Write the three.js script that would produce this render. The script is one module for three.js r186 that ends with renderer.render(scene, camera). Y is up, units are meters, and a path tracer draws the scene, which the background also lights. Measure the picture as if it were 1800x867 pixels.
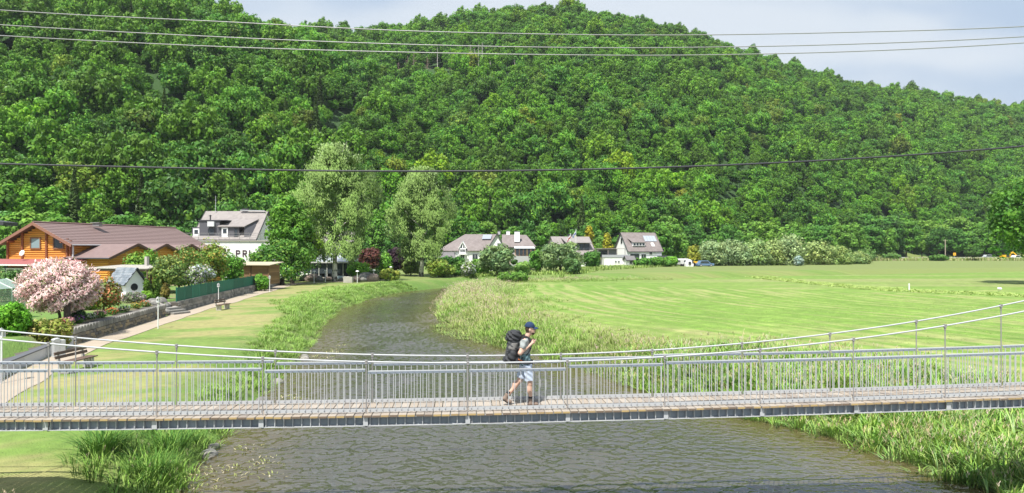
import * as THREE from 'three';
import { MarchingCubes } from 'three/addons/objects/MarchingCubes.js';
import { RoundedBoxGeometry } from 'three/addons/geometries/RoundedBoxGeometry.js';

// ------------------------------------------------------------------ camera, sky, sun, exposure
const scene = new THREE.Scene();
const FOCAL = 1216, HORIZON = 440, EYE = 6;
const camera = new THREE.PerspectiveCamera(2 * Math.atan(433.5 / FOCAL) * 180 / Math.PI, 1800 / 867, 0.5, 4000);
camera.position.set(0, EYE, 0);
camera.rotation.x = Math.atan((HORIZON - 433.5) / FOCAL);
const renderer = new THREE.WebGLRenderer();
renderer.setSize(1024, 493);
renderer.toneMapping = THREE.LinearToneMapping;
renderer.toneMappingExposure = 2.35;
renderer.shadowMap.enabled = true;
const SUN = new THREE.Vector3(-0.2, 0.88, 0.43).normalize();
const sun = new THREE.DirectionalLight(new THREE.Color(1, 0.955, 0.88), 3.4);
sun.name = 'sun';
sun.position.copy(SUN).multiplyScalar(400);
sun.castShadow = true;
sun.shadow.mapSize.set(4096, 4096);
Object.assign(sun.shadow.camera, { left: -300, right: 300, top: 300, bottom: -300, near: 1, far: 1500 });
scene.add(sun, sun.target);
scene.fog = new THREE.FogExp2(new THREE.Color(0.80, 0.88, 1.0), 0.0001);

// ------------------------------------------------------------------ numbers
function rng(seed) { let a = seed >>> 0; return () => { a = (a + 0x6d2b79f5) | 0; let t = Math.imul(a ^ (a >>> 15), 1 | a); t = (t + Math.imul(t ^ (t >>> 7), 61 | t)) ^ t; return ((t ^ (t >>> 14)) >>> 0) / 4294967296; }; }
const clamp = (x, a = 0, b = 1) => Math.min(b, Math.max(a, x)), lerp = (a, b, t) => a + (b - a) * t;
const smooth = (a, b, x) => { const t = clamp((x - a) / (b - a)); return t * t * (3 - 2 * t); };
const PERM = (() => { const r = rng(77), p = Array.from({ length: 256 }, (_, i) => i); for (let i = 255; i > 0; i--) { const j = Math.floor(r() * (i + 1)); [p[i], p[j]] = [p[j], p[i]]; } return Uint8Array.from([...p, ...p]); })();
function vn(x, y) {                                            // value noise, 0..1
  const xi = Math.floor(x), yi = Math.floor(y), fx = x - xi, fy = y - yi, a = xi & 255, b = yi & 255;
  const sx = fx * fx * (3 - 2 * fx), sy = fy * fy * (3 - 2 * fy), A = PERM[a], B = PERM[(a + 1) & 255], c = (b + 1) & 255;
  const v00 = PERM[A + b], v10 = PERM[B + b], v01 = PERM[A + c], v11 = PERM[B + c];
  return (lerp(lerp(v00, v10, sx), lerp(v01, v11, sx), sy)) / 255;
}
function fbm(x, y, n = 4) { let s = 0, a = 0.5, t = 0; for (let i = 0; i < n; i++) { s += a * vn(x, y); t += a; a *= 0.5; x = x * 2.03 + 17.3; y = y * 2.03 + 9.1; } return s / t; }
function table(pts) { return (x) => { if (x <= pts[0][0]) return pts[0][1]; for (let i = 1; i < pts.length; i++) if (x <= pts[i][0]) return lerp(pts[i - 1][1], pts[i][1], (x - pts[i - 1][0]) / (pts[i][0] - pts[i - 1][0])); return pts[pts.length - 1][1]; }; }

// sky: pale blue summer air with thin high cloud
{
  const W = 1024, H = 512, data = new Float32Array(W * H * 4);
  for (let j = 0; j < H; j++) for (let i = 0; i < W; i++) {
    const el = ((j + 0.5) / H - 0.5) * Math.PI, az = ((i + 0.5) / W - 0.5) * 2 * Math.PI;
    const y = Math.max(0, Math.sin(el)), x = Math.cos(az) * Math.cos(el), z = Math.sin(az) * Math.cos(el);
    const up = Math.pow(y, 0.55), k = 1 / (y + 0.22);
    let c = fbm(x * k * 1.1 + 5.3, z * k * 2.6 + 1.7, 5) * 0.7 + fbm(x * k * 3 + 1, z * k * 5 + 40, 4) * 0.3;
    c = smooth(0.36, 0.64, c) * smooth(0, 0.08, y) * 0.85;
    const haze = Math.exp(-y * 9);
    const air = [lerp(0.265, 0.15, up), lerp(0.31, 0.215, up), lerp(0.36, 0.32, up)];
    const cl = [0.335, 0.362, 0.392], hz = [0.275, 0.31, 0.35];
    for (let n = 0; n < 3; n++) data[(j * W + i) * 4 + n] = lerp(lerp(air[n], hz[n], haze * 0.7), cl[n], c);
    data[(j * W + i) * 4 + 3] = 1;
  }
  const t = new THREE.DataTexture(data, W, H, THREE.RGBAFormat, THREE.FloatType);
  t.mapping = THREE.EquirectangularReflectionMapping; t.magFilter = t.minFilter = THREE.LinearFilter; t.needsUpdate = true;
  scene.background = t; scene.environment = t;
}

// ------------------------------------------------------------------ building helpers
const V = (x, y, z) => new THREE.Vector3(x, y, z);
const at = (x, y, d) => V((x - 900) * d / FOCAL, EYE - (y - HORIZON) * d / FOCAL, -d);     // a pixel of the survey plan and a distance to a point
const counts = {};
function numbered(n) { const k = counts[n] = (counts[n] ?? -1) + 1; return k ? n + '_' + String(k).padStart(3, '0') : n; }
function tag(o, label, category, group, kind) { o.userData = {}; if (label) o.userData.label = label; if (category) o.userData.category = category; if (group) o.userData.group = group; if (kind) o.userData.kind = kind; return o; }
function thing(name, label, category, pos, ry = 0, group) { const o = new THREE.Group(); o.name = numbered(name); o.position.copy(pos); o.rotation.y = ry; scene.add(o); return tag(o, label, category, group); }
function shade(m) { m.castShadow = m.receiveShadow = true; return m; }
function part(name, geo, mat, parent) { const m = shade(new THREE.Mesh(geo.build ? geo.build() : geo, mat)); m.name = parent === scene ? numbered(name) : name; parent.add(m); return m; }
function copy(o, pos, ry, label, group) { const c = o.clone(); c.name = numbered(o.name.replace(/_\d+$/, '')); c.userData = { ...o.userData }; if (label) c.userData.label = label; if (group) c.userData.group = group; if (pos) c.position.copy(pos); if (ry !== undefined) c.rotation.y = ry; scene.add(c); return c; }

class MB {                                                     // collects faces into one geometry
  constructor() { this.p = []; this.n = []; this.t = []; this.c = null; }
  tri(a, b, c, uv) {
    const n = b.clone().sub(a).cross(c.clone().sub(a)).normalize();
    [a, b, c].forEach((v, i) => { this.p.push(v.x, v.y, v.z); this.n.push(n.x, n.y, n.z); this.t.push(...(uv ? uv[i] : [0, 0])); });
    return this;
  }
  quad(a, b, c, d) { const w = b.distanceTo(a), h = d.distanceTo(a); this.tri(a, b, c, [[0, 0], [w, 0], [w, h]]); return this.tri(a, c, d, [[0, 0], [w, h], [0, h]]); }
  hexa(b, t) {                                                  // b, t: four corners below and above, anticlockwise from above
    this.quad(t[0], t[1], t[2], t[3]); this.quad(b[3], b[2], b[1], b[0]);
    for (let i = 0; i < 4; i++) { const j = (i + 1) % 4; this.quad(b[i], b[j], t[j], t[i]); }
    return this;
  }
  box(w, h, d, x = 0, y = 0, z = 0, ry = 0, rx = 0, rz = 0) {  // centred at x, y, z
    const e = new THREE.Matrix4().makeRotationFromEuler(new THREE.Euler(rx, ry, rz, 'YXZ')).setPosition(x, y, z);
    const q = (sx, sy, sz) => V(sx * w / 2, sy * h / 2, sz * d / 2).applyMatrix4(e);
    return this.hexa([q(-1, -1, 1), q(1, -1, 1), q(1, -1, -1), q(-1, -1, -1)], [q(-1, 1, 1), q(1, 1, 1), q(1, 1, -1), q(-1, 1, -1)]);
  }
  slab(a, b, c, d, th) {                                        // a sheet a b c d (anticlockwise from outside) with thickness inwards
    const n = b.clone().sub(a).cross(d.clone().sub(a)).normalize().multiplyScalar(-th), s = (v) => v.clone().add(n);
    return this.hexa([s(a), s(b), s(c), s(d)], [a, b, c, d]);
  }
  prism(poly, off) {                                            // flat outline (anticlockwise seen from the side of off) pushed along off
    const f = poly.map((v) => v.clone().add(off));
    const A = [], B = [], n0 = off.clone().normalize(), ax = poly[1].clone().sub(poly[0]).normalize(), ay = n0.clone().cross(ax);
    const flat = poly.map((v) => new THREE.Vector2(v.clone().sub(poly[0]).dot(ax), v.clone().sub(poly[0]).dot(ay)));
    for (const [i, j, k] of THREE.ShapeUtils.triangulateShape(flat, [])) {
      const u = (m) => [flat[m].x, flat[m].y];
      this.tri(f[i], f[j], f[k], [u(i), u(j), u(k)]); this.tri(poly[i], poly[k], poly[j], [u(i), u(k), u(j)]);
    }
    poly.forEach((_, i) => { const j = (i + 1) % poly.length; this.quad(poly[i], poly[j], f[j], f[i]); });
    return this;
  }
  bar(a, b, r0, r1 = r0, seg = 6, caps = true) {                 // round bar, smooth sides
    const d = b.clone().sub(a), l = d.length(); d.normalize();
    const u = Math.abs(d.y) > 0.9 ? V(1, 0, 0) : V(0, 1, 0), x = u.cross(d).normalize(), y = d.clone().cross(x);
    const ring = (c, r, i) => c.clone().addScaledVector(x, Math.cos(i / seg * 2 * Math.PI) * r).addScaledVector(y, Math.sin(i / seg * 2 * Math.PI) * r);
    for (let i = 0; i < seg; i++) {
      const q = [ring(a, r0, i), ring(a, r0, i + 1), ring(b, r1, i + 1), ring(b, r1, i)];
      for (const t of [[0, 1, 2], [0, 2, 3]]) for (const k of t) {
        const j = k === 1 || k === 2 ? i + 1 : i, n = x.clone().multiplyScalar(Math.cos(j / seg * 2 * Math.PI)).addScaledVector(y, Math.sin(j / seg * 2 * Math.PI));
        this.p.push(q[k].x, q[k].y, q[k].z); this.n.push(n.x, n.y, n.z); this.t.push(j / seg * 2 * Math.PI * Math.max(r0, r1), k > 1 ? l : 0);
      }
      if (caps) { this.tri(b, q[3], q[2]); this.tri(a, q[1], q[0]); }
    }
    return this;
  }
  rod(a, b, w, h) {                                              // square bar along a-b
    const d = b.clone().sub(a).normalize(), up = Math.abs(d.y) > 0.95 ? V(0, 0, 1) : V(0, 1, 0), s = up.clone().cross(d).normalize(), t = d.clone().cross(s);
    const q = (c, i, j) => c.clone().addScaledVector(s, i * w / 2).addScaledVector(t, j * h / 2);
    return this.hexa([q(a, -1, -1), q(b, -1, -1), q(b, 1, -1), q(a, 1, -1)].reverse(), [q(a, -1, 1), q(b, -1, 1), q(b, 1, 1), q(a, 1, 1)].reverse());
  }
  add(geo, m) {
    const g = geo.index ? geo.toNonIndexed() : geo.clone(); if (m) g.applyMatrix4(m);
    const { position: P, normal: N, uv: U } = g.attributes;
    for (let i = 0; i < P.count; i++) { this.p.push(P.getX(i), P.getY(i), P.getZ(i)); this.n.push(N.getX(i), N.getY(i), N.getZ(i)); this.t.push(U ? U.getX(i) : 0, U ? U.getY(i) : 0); }
    return this;
  }
  build() {
    const g = new THREE.BufferGeometry();
    g.setAttribute('position', new THREE.Float32BufferAttribute(this.p, 3)); g.setAttribute('normal', new THREE.Float32BufferAttribute(this.n, 3)); g.setAttribute('uv', new THREE.Float32BufferAttribute(this.t, 2));
    if (this.c) g.setAttribute('color', new THREE.Float32BufferAttribute(this.c, 3));
    return g;
  }
}
const lin = (r, g, b) => new THREE.Color().setRGB(r, g, b);
const mats = {};
function mat(key, r, g, b, roughness = 0.85, more = {}) { return mats[key] ??= new THREE.MeshStandardMaterial({ name: key, color: lin(r, g, b), roughness, ...more }); }
function tex(w, h, f, srgb = true) {                              // f(u, v) -> [r, g, b] 0..1; colours linear when srgb
  const data = new Uint8Array(w * h * 4);
  for (let j = 0; j < h; j++) for (let i = 0; i < w; i++) {
    const c = f((i + 0.5) / w, (j + 0.5) / h, i, j), k = (j * w + i) * 4;
    for (let n = 0; n < 3; n++) { const x = clamp(c[n]); data[k + n] = 255 * (srgb ? (x <= 0.0031308 ? 12.92 * x : 1.055 * Math.pow(x, 1 / 2.4) - 0.055) : x); }
    data[k + 3] = 255;
  }
  const t = new THREE.DataTexture(data, w, h);
  t.wrapS = t.wrapT = THREE.RepeatWrapping; t.magFilter = THREE.LinearFilter; t.minFilter = THREE.LinearMipmapLinearFilter; t.generateMipmaps = true;
  if (srgb) t.colorSpace = THREE.SRGBColorSpace;
  t.needsUpdate = true;
  return t;
}
const tileNoise = (u, v, n, o = 0) => { const a = u * n, b = v * n, s = (i, j) => fbm(a + i * n + o, b + j * n + o, 3), x = u, y = v; return lerp(lerp(s(0, 0), s(-1, 0), x), lerp(s(0, -1), s(-1, -1), x), y); };
// ------------------------------------------------------------------ land: river, lawn, meadow, garden, wooded hills
const leftEdge = [[-40, -4], [-15, -6.5], [5, -7.4], [12, -7.9], [17.1, -8.3], [19.1, -8.9], [20.6, -9.25], [23.1, -9.6], [28.5, -10.5], [32.7, -11.2], [37.2, -11.9], [41.2, -12.3], [47, -13.6], [52.9, -15], [60.8, -16.3], [70, -17.5], [83.9, -17.7], [97, -16.4], [107, -12.6], [114, -9.3], [120, -2], [128, 14], [142, 45], [165, 110], [210, 300], [300, 900]];
const rightEdge = [[-40, 30], [-15, 21], [5, 16.5], [12, 13.4], [17.75, 11.7], [18.5, 11.3], [20, 11], [21.5, 10.5], [23.1, 9.9], [25.1, 8.5], [29.2, 6.2], [31.6, 4.8], [33.8, 4], [39.4, 1.4], [42.9, -0.7], [52.9, -4.4], [61.3, -6.3], [70, -7.2], [80, -7.7], [92, -8.3], [101, -8.9], [105, -7.5], [108, -3], [112, 6], [118, 17], [131, 48], [154, 113], [199, 303], [289, 903]];
const RIVER = [...leftEdge.map(([d, x]) => [x, d]), ...[...rightEdge].reverse().map(([d, x]) => [x, d])];
const NL = leftEdge.length;
function bankExact(x, d) {                                            // metres to the water's edge, negative in the river; which side
  let best = 1e9, inside = false, side = 0;
  for (let i = 0, j = RIVER.length - 1; i < RIVER.length; j = i++) {
    const [ax, ay] = RIVER[j], [bx, by] = RIVER[i];
    if ((by > d) !== (ay > d) && x < (ax - bx) * (d - by) / (ay - by) + bx) inside = !inside;
    if (i === 0 || i === NL) continue;
    const t = clamp(((x - ax) * (bx - ax) + (d - ay) * (by - ay)) / ((bx - ax) ** 2 + (by - ay) ** 2)), q = Math.hypot(x - ax - t * (bx - ax), d - ay - t * (by - ay));
    if (q < best) { best = q; side = i < NL ? -1 : 1; }
  }
  return { s: inside ? -best : best, side };
}
const BG = { x0: -62, d0: -20, nx: 530, nd: 660, st: 0.5 };
BG.s = new Float32Array(BG.nx * BG.nd); BG.side = new Int8Array(BG.nx * BG.nd);
for (let j = 0; j < BG.nd; j++) for (let i = 0; i < BG.nx; i++) { const b = bankExact(BG.x0 + i * BG.st, BG.d0 + j * BG.st); BG.s[j * BG.nx + i] = b.s; BG.side[j * BG.nx + i] = b.side; }
function bank(x, d) {
  const u = (x - BG.x0) / BG.st, v = (d - BG.d0) / BG.st, i = Math.floor(u), j = Math.floor(v);
  if (i < 0 || j < 0 || i >= BG.nx - 1 || j >= BG.nd - 1) return bankExact(x, d);
  const k = j * BG.nx + i, S = BG.s;
  return { s: lerp(lerp(S[k], S[k + 1], u - i), lerp(S[k + BG.nx], S[k + BG.nx + 1], u - i), v - j), side: BG.side[k + Math.round(u - i) + BG.nx * Math.round(v - j)] };
}
const wallX = table([[-20, -5], [10, -14.1], [26, -19.1], [34.6, -21.9], [52, -25.3], [70, -28.2], [95, -31.8], [102, -33]]);
const skyA = table([[-1200, -120], [-400, -100], [0, -62], [300, -30], [390, -2], [440, 22], [500, 45], [560, 70], [650, 120], [750, 200], [850, 290], [930, 365], [1000, 440], [1050, 480]]);
const ridgeA = table([[0, 360], [400, 375], [560, 340], [750, 300], [900, 262], [1050, 240]]), footA = table([[-600, 110], [0, 135], [400, 150], [700, 190], [900, 212], [1050, 225]]);
const skyB = table([[-400, 60], [200, 80], [440, 62], [520, 50], [560, 48], [620, 53], [700, 50], [750, 42], [850, 24], [930, 17], [1000, 11], [1080, 28], [1150, 43], [1250, 70], [1350, 105], [1450, 130], [1530, 152], [1620, 165], [1700, 177], [1800, 190], [2200, 235], [3000, 260]]);
const ridgeB = table([[500, 520], [1000, 540], [1450, 600], [1800, 650], [2600, 700]]), footB = table([[500, 220], [1000, 216], [1150, 226], [1300, 262], [1500, 312], [1800, 340], [2600, 360]]);
function hillProfile(x, d, sky, ridge, foot, trees) {
  const u = clamp(900 + FOCAL * x / Math.max(d, 40), -1400, 3200), R = ridge(u), F = foot(u), top = Math.max(0, EYE + (HORIZON - sky(u)) / FOCAL * R - trees), t = (d - F) / (R - F);
  if (t <= 0) return 0;
  const rough = (fbm(x / 70 + 3, d / 70 + 8, 3) - 0.5) * 26 * Math.min(1, t * 3) * clamp(1.15 - t, 0.06, 1);
  return Math.max(0, (t < 1 ? top * t * (1.22 - 0.22 * t) : top * (1 - 0.45 * (t - 1))) + rough * (top > 8 ? 1 : 0) * smooth(0, 30, top));
}
function hill(x, d) { return d < 90 ? 0 : Math.max(hillProfile(x, d, skyA, ridgeA, footA, 13.5), hillProfile(x, d, skyB, ridgeB, footB, 14)); }
const rise = table([[0, 1.3], [110, 1.3], [150, 1.7], [200, 1.75], [260, 2.0], [300, 2.4], [400, 3]]);
function inGarden(x, d) { return d < 103 ? wallX(d) - x : -1; }    // metres behind the garden wall
function ground(x, d) {
  const { s, side } = bank(x, d);
  if (s < 0) return -Math.min(0.9, -s * 0.4) - 0.03;
  const base = side < 0 ? lerp(0.75, rise(Math.max(0, d)), smooth(15, 29, d)) : rise(Math.max(0, d));
  let h = side < 0 ? base * Math.pow(smooth(-0.4, 2.6, s), 0.7) * 0.98 : lerp(lerp(0.5 * smooth(-0.4, 2.8, s), 0.95 * smooth(-0.5, 2.2, s), smooth(20, 27, d)), base, smooth(1.5, lerp(11, 9, smooth(20, 27, d)), s));
  h += (fbm(x / 9, d / 9, 2) - 0.5) * 0.16 * smooth(2, 12, s) * (side > 0 ? 1 : 0);
  const g = inGarden(x, d);
  if (side < 0 && g > 0.3) h = lerp(h, d < 70 ? 2.13 : lerp(2.13, 1.93, clamp((d - 70) / 25)), smooth(0.5, 0.75, g) * smooth(103, 99, d));
  return Math.max(h, h * 0.2 + 0) + hill(x, d);
}
function gp(x, y) {                                              // where the line of sight of a survey pixel meets the land
  let lo = 4, hi = 4;
  for (; hi < 700; hi += 0.5) { const p = at(x, y, hi); if (p.y < ground(p.x, hi)) break; lo = hi; }
  for (let i = 0; i < 24; i++) { const m = (lo + hi) / 2, p = at(x, y, m); if (p.y < ground(p.x, m)) hi = m; else lo = m; }
  return at(x, y, hi);
}
const onGround = (x, d) => V(x, ground(x, d), -d);
const px = (x, d) => onGround((x - 900) * d / FOCAL, d);          // on the land at a distance, in line with a survey column

function axis(marks) { const out = []; for (let i = 1; i < marks.length; i++) { const [a, s] = marks[i - 1], b = marks[i][0], n = Math.max(1, Math.round((b - a) / s)); for (let k = 0; k < n; k++) out.push(a + (b - a) * k / n); } out.push(marks[marks.length - 1][0]); return out; }
const gx = axis([[-1300, 60], [-500, 20], [-260, 8], [-60, 2], [-38, 0.5], [26, 1.5], [80, 8], [420, 20], [700, 60], [1500, 0]]);
const gd = axis([[-400, 40], [-40, 4], [8, 0.5], [60, 0.7], [130, 2], [200, 6], [420, 10], [760, 40], [1400, 0]]);
const landOf = { lawn: [], meadow: [], garden: [], wooded_hills: [] };
{
  const nx = gx.length, nd = gd.length, P = new Float32Array(nx * nd * 3);
  for (let j = 0; j < nd; j++) for (let i = 0; i < nx; i++) { const k = (j * nx + i) * 3; P[k] = gx[i]; P[k + 1] = ground(gx[i], gd[j]); P[k + 2] = -gd[j]; }
  for (let j = 0; j + 1 < nd; j++) for (let i = 0; i + 1 < nx; i++) {
    const x = (gx[i] + gx[i + 1]) / 2, d = (gd[j] + gd[j + 1]) / 2, a = j * nx + i, b = a + 1, c = a + nx, e = c + 1, { side } = bank(x, d);
    const to = hill(x, d) > 0.4 ? 'wooded_hills' : side > 0 ? 'meadow' : inGarden(x, d) > 0.1 ? 'garden' : 'lawn';
    landOf[to].push(a, b, e, a, e, c);
  }
  const full = new THREE.BufferGeometry(); full.setAttribute('position', new THREE.BufferAttribute(P, 3)); full.setIndex(Object.values(landOf).flat()); full.computeVertexNormals();
  for (const k in landOf) {
    const map = new Map(), idx = landOf[k].map((v) => { if (!map.has(v)) map.set(v, map.size); return map.get(v); }), n = map.size, p = new Float32Array(n * 3), nn = new Float32Array(n * 3), uv = new Float32Array(n * 2);
    for (const [v, w] of map) { for (let c = 0; c < 3; c++) { p[w * 3 + c] = P[v * 3 + c]; nn[w * 3 + c] = full.attributes.normal.array[v * 3 + c]; } uv[w * 2] = P[v * 3]; uv[w * 2 + 1] = -P[v * 3 + 2]; }
    const g = new THREE.BufferGeometry(); g.setAttribute('position', new THREE.BufferAttribute(p, 3)); g.setAttribute('normal', new THREE.BufferAttribute(nn, 3)); g.setAttribute('uv', new THREE.BufferAttribute(uv, 2)); g.setIndex(idx);
    landOf[k] = g;
  }
}
function areaMap(x0, d0, w, h, n, f) { const t = tex(n, Math.round(n * h / w), (u, v) => f(x0 + u * w, d0 + v * h)); t.wrapS = t.wrapT = THREE.ClampToEdgeWrapping; t.repeat.set(1 / w, 1 / h); t.offset.set(-x0 / w, -d0 / h); return t; }
const mix3 = (a, b, t) => [lerp(a[0], b[0], t), lerp(a[1], b[1], t), lerp(a[2], b[2], t)];
const grassBump = tex(512, 512, (u, v) => { const g = tileNoise(u, v, 24) * 0.5 + tileNoise(u, v, 90, 7) * 0.5; return [g, g, g]; }, false);
grassBump.repeat.set(1 / 3, 1 / 3);
const meadowMat = new THREE.MeshStandardMaterial({ name: 'mown meadow', roughness: 0.95, bumpMap: grassBump, bumpScale: 0.09, map: areaMap(-30, 8, 230, 290, 1536, (x, d) => {
  const { s } = bank(x, d), far = smooth(84, 104, d + x * 0.25 - 8);
  const row = s / 1.9 + (fbm(x / 16, d / 16, 2) - 0.5) * 0.7, w = 0.5 + 0.5 * Math.cos(row * 2 * Math.PI), w2 = 0.5 + 0.5 * Math.cos(row * 4 * Math.PI + 1);
  let c = mix3([0.185, 0.335, 0.045], [0.25, 0.41, 0.065], fbm(x / 6, d / 6, 3));
  const hay = smooth(0.46, 0.66, fbm(s / 0.8 + 30, d / 7 + x / 40, 4) * 0.55 + fbm(x / 17 + 5, d / 17, 2) * 0.27 + w * 0.12 + w2 * 0.06);
  c = mix3(c, mix3([0.46, 0.44, 0.19], [0.36, 0.47, 0.12], vn(x / 5, d / 5)), hay * 0.85 * (1 - 0.3 * far));
  const fr = fbm(d / 5 + 9, x / 60 + 2, 3);                       // the far field is mown along another line
  c = mix3(c, mix3([0.20, 0.35, 0.05], [0.37, 0.40, 0.15], smooth(0.4, 0.75, fr)), far * 0.75);
  c = mix3(c, [0.52, 0.42, 0.20], smooth(0, 10, d - lerp(226, 262, smooth(60, 150, x))) * 0.7 * smooth(50, 90, x)); c = mix3(c, [0.33, 0.36, 0.12], (1 - smooth(4, 10, s)) * 0.5); c = mix3(c, [0.12, 0.16, 0.04], 1 - smooth(0.6, 2.4, s));
  const k = 0.86 + 0.28 * vn(x * 3.1, d * 3.1) * vn(x * 1.3, d * 1.3) * 2; return c.map((v) => v * k * 0.66);
}) });
const lawnMat = new THREE.MeshStandardMaterial({ name: 'lawn grass', roughness: 0.95, bumpMap: grassBump, bumpScale: 0.06, map: areaMap(-60, 4, 66, 150, 640, (x, d) => {
  const { s } = bank(x, d);
  let c = mix3([0.18, 0.30, 0.05], [0.25, 0.36, 0.085], fbm(x / 3 + 4, d / 3, 3));
  const streak = fbm((x * 0.85 + d * 0.5) / 4.5, (d * 0.85 - x * 0.5) / 1.3, 4);
  c = mix3(c, [0.47, 0.39, 0.18], smooth(0.38, 0.62, streak * 0.65 + fbm(x / 8 + 50, d / 8, 3) * 0.35) * 0.68);
  c = mix3(c, [0.12, 0.24, 0.035], (1 - smooth(1.5, 4.5, s + fbm(x / 2, d / 2, 2) * 2)) * 0.7);
  if (d > 96) c = mix3(c, [0.13, 0.25, 0.04], 0.5);
  const k = 0.84 + 0.3 * vn(x * 4.1, d * 4.1); return c.map((v) => v * k * 0.7);
}) });
const soilMat = new THREE.MeshStandardMaterial({ name: 'garden grass and soil', roughness: 0.95, bumpMap: grassBump, bumpScale: 0.08, map: areaMap(-120, 10, 110, 110, 512, (x, d) => mix3([0.13, 0.22, 0.045], [0.22, 0.17, 0.10], smooth(0.5, 0.68, fbm(x / 3, d / 3, 4)))) });
const woodFloor = new THREE.MeshStandardMaterial({ name: 'forest floor', roughness: 1, color: lin(0.028, 0.07, 0.014) });
for (const [k, m] of [['lawn', lawnMat], ['meadow', meadowMat], ['garden', soilMat], ['wooded_hills', woodFloor]]) tag(part(k, landOf[k], m, scene), { lawn: 'mown lawn with dry yellow patches along the river', meadow: 'wide mown hay meadow beside the river', garden: 'raised garden ground behind the stone walls', wooded_hills: 'steep hills under the forest' }[k], undefined, undefined, 'structure');

// water surface
{
  const N = 768, rip = tex(N, N, (u, v) => {
    const wx = u + 0.02 * tileNoise(u, v, 5, 3), wy = v + 0.02 * tileNoise(u, v, 5, 21);
    const a = tileNoise(wx, wy, 34) , b = tileNoise(wx, wy, 12, 40), c = tileNoise(wx, wy, 72, 11);
    const g = (1 - Math.abs(2 * a - 1)) * 0.5 + b * 0.34 + c * 0.16; return [g, g, g];
  }, false);
  rip.repeat.set(1 / 12, 1 / 8);
  const colour = areaMap(-40, 0, 80, 160, 512, (x, d) => {
    const { s } = bank(x, d), sh = 1 - smooth(0.5, 3.6 + 1.5 * vn(x / 4, d / 4), -s);
    return mix3(mix3([0.058, 0.058, 0.047], [0.070, 0.067, 0.051], fbm(x / 5, d / 8, 3)), [0.10, 0.078, 0.033], sh * 0.8);
  });
  const water = new THREE.MeshPhysicalMaterial({ name: 'river water', map: colour, roughness: 0.05, ior: 1.95, bumpMap: rip, bumpScale: 0.07, specularIntensity: 1 });
  // ripples: many short waves running down the river, stronger in some patches than in others
  const wr = rng(404), waves = Array.from({ length: 16 }, (_, k) => { const len = 0.17 * Math.pow(3.8, (k + wr() * 0.6) / 16), a = Math.PI / 2 + (wr() - 0.5) * 2.3; return [Math.cos(a) * 2 * Math.PI / len, Math.sin(a) * 2 * Math.PI / len, wr() * 6.28, len * 0.0088 * (0.7 + 0.6 * wr()), len]; });
  const waveH = (x, d, cut = 0) => { const w = fbm(x * 0.7, d * 0.5, 2) * 5, v = fbm(x * 0.6 + 30, d * 0.6, 2) * 5; let h = 0; for (const [kx, kd, ph, am, len] of waves) if (len > cut) h += am * Math.sin(kx * (x + 0.16 * w) + kd * (d + 0.16 * v) + ph + w); return h * (0.45 + 0.95 * smooth(0.3, 0.68, fbm(x / 3.1 + 7, d / 5, 2))); };
  const P = [], U = [], I = [], Nn = [], L = table(leftEdge), R = table(rightEdge); let n = 0, off = 0;
  const sheet = (ds, step, live, cut = 0) => {
    const first = ds[0], n = Math.max(3, Math.ceil((live ? 21 : 17) / step)), o = P.length / 3;
    for (const d of ds) for (let i = 0; i < n; i++) { const x = lerp(L(d) - 1.2, R(d) + 1.2, i / (n - 1)), k = live ? 1 : 0, e = 0.02; P.push(x, k ? waveH(x, d, cut) : 0, -d); U.push(x, d); if (k) { const a = (waveH(x + e, d, cut) - waveH(x - e, d, cut)) / (2 * e), b = (waveH(x, d + e, cut) - waveH(x, d - e, cut)) / (2 * e), l = Math.hypot(a, 1, b); Nn.push(-a / l, 1 / l, b / l); } else Nn.push(0, 1, 0); }
    for (let j = 0; j + 1 < ds.length; j++) for (let i = 0; i + 1 < n; i++) { const a = o + j * n + i; I.push(a, a + 1, a + n + 1, a, a + n + 1, a + n); }
  };
  sheet(axis([[-40, 4], [16, 0]]), 1.3, false); sheet(axis([[16, 0.055], [34, 0.085], [64, 0]]), 0.06, true); sheet(axis([[64, 0.14], [120, 0]]), 0.14, true, 0.3); sheet(axis([[120, 1.5], [130, 4], [300, 0]]), 1.3, false);
  const g = new THREE.BufferGeometry(); g.setAttribute('position', new THREE.Float32BufferAttribute(P, 3)); g.setAttribute('uv', new THREE.Float32BufferAttribute(U, 2)); g.setAttribute('normal', new THREE.Float32BufferAttribute(Nn, 3)); g.setIndex(I);
  tag(part('river', g, water, scene), 'brown rippled river winding up the valley', undefined, undefined, 'structure');
}
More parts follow.
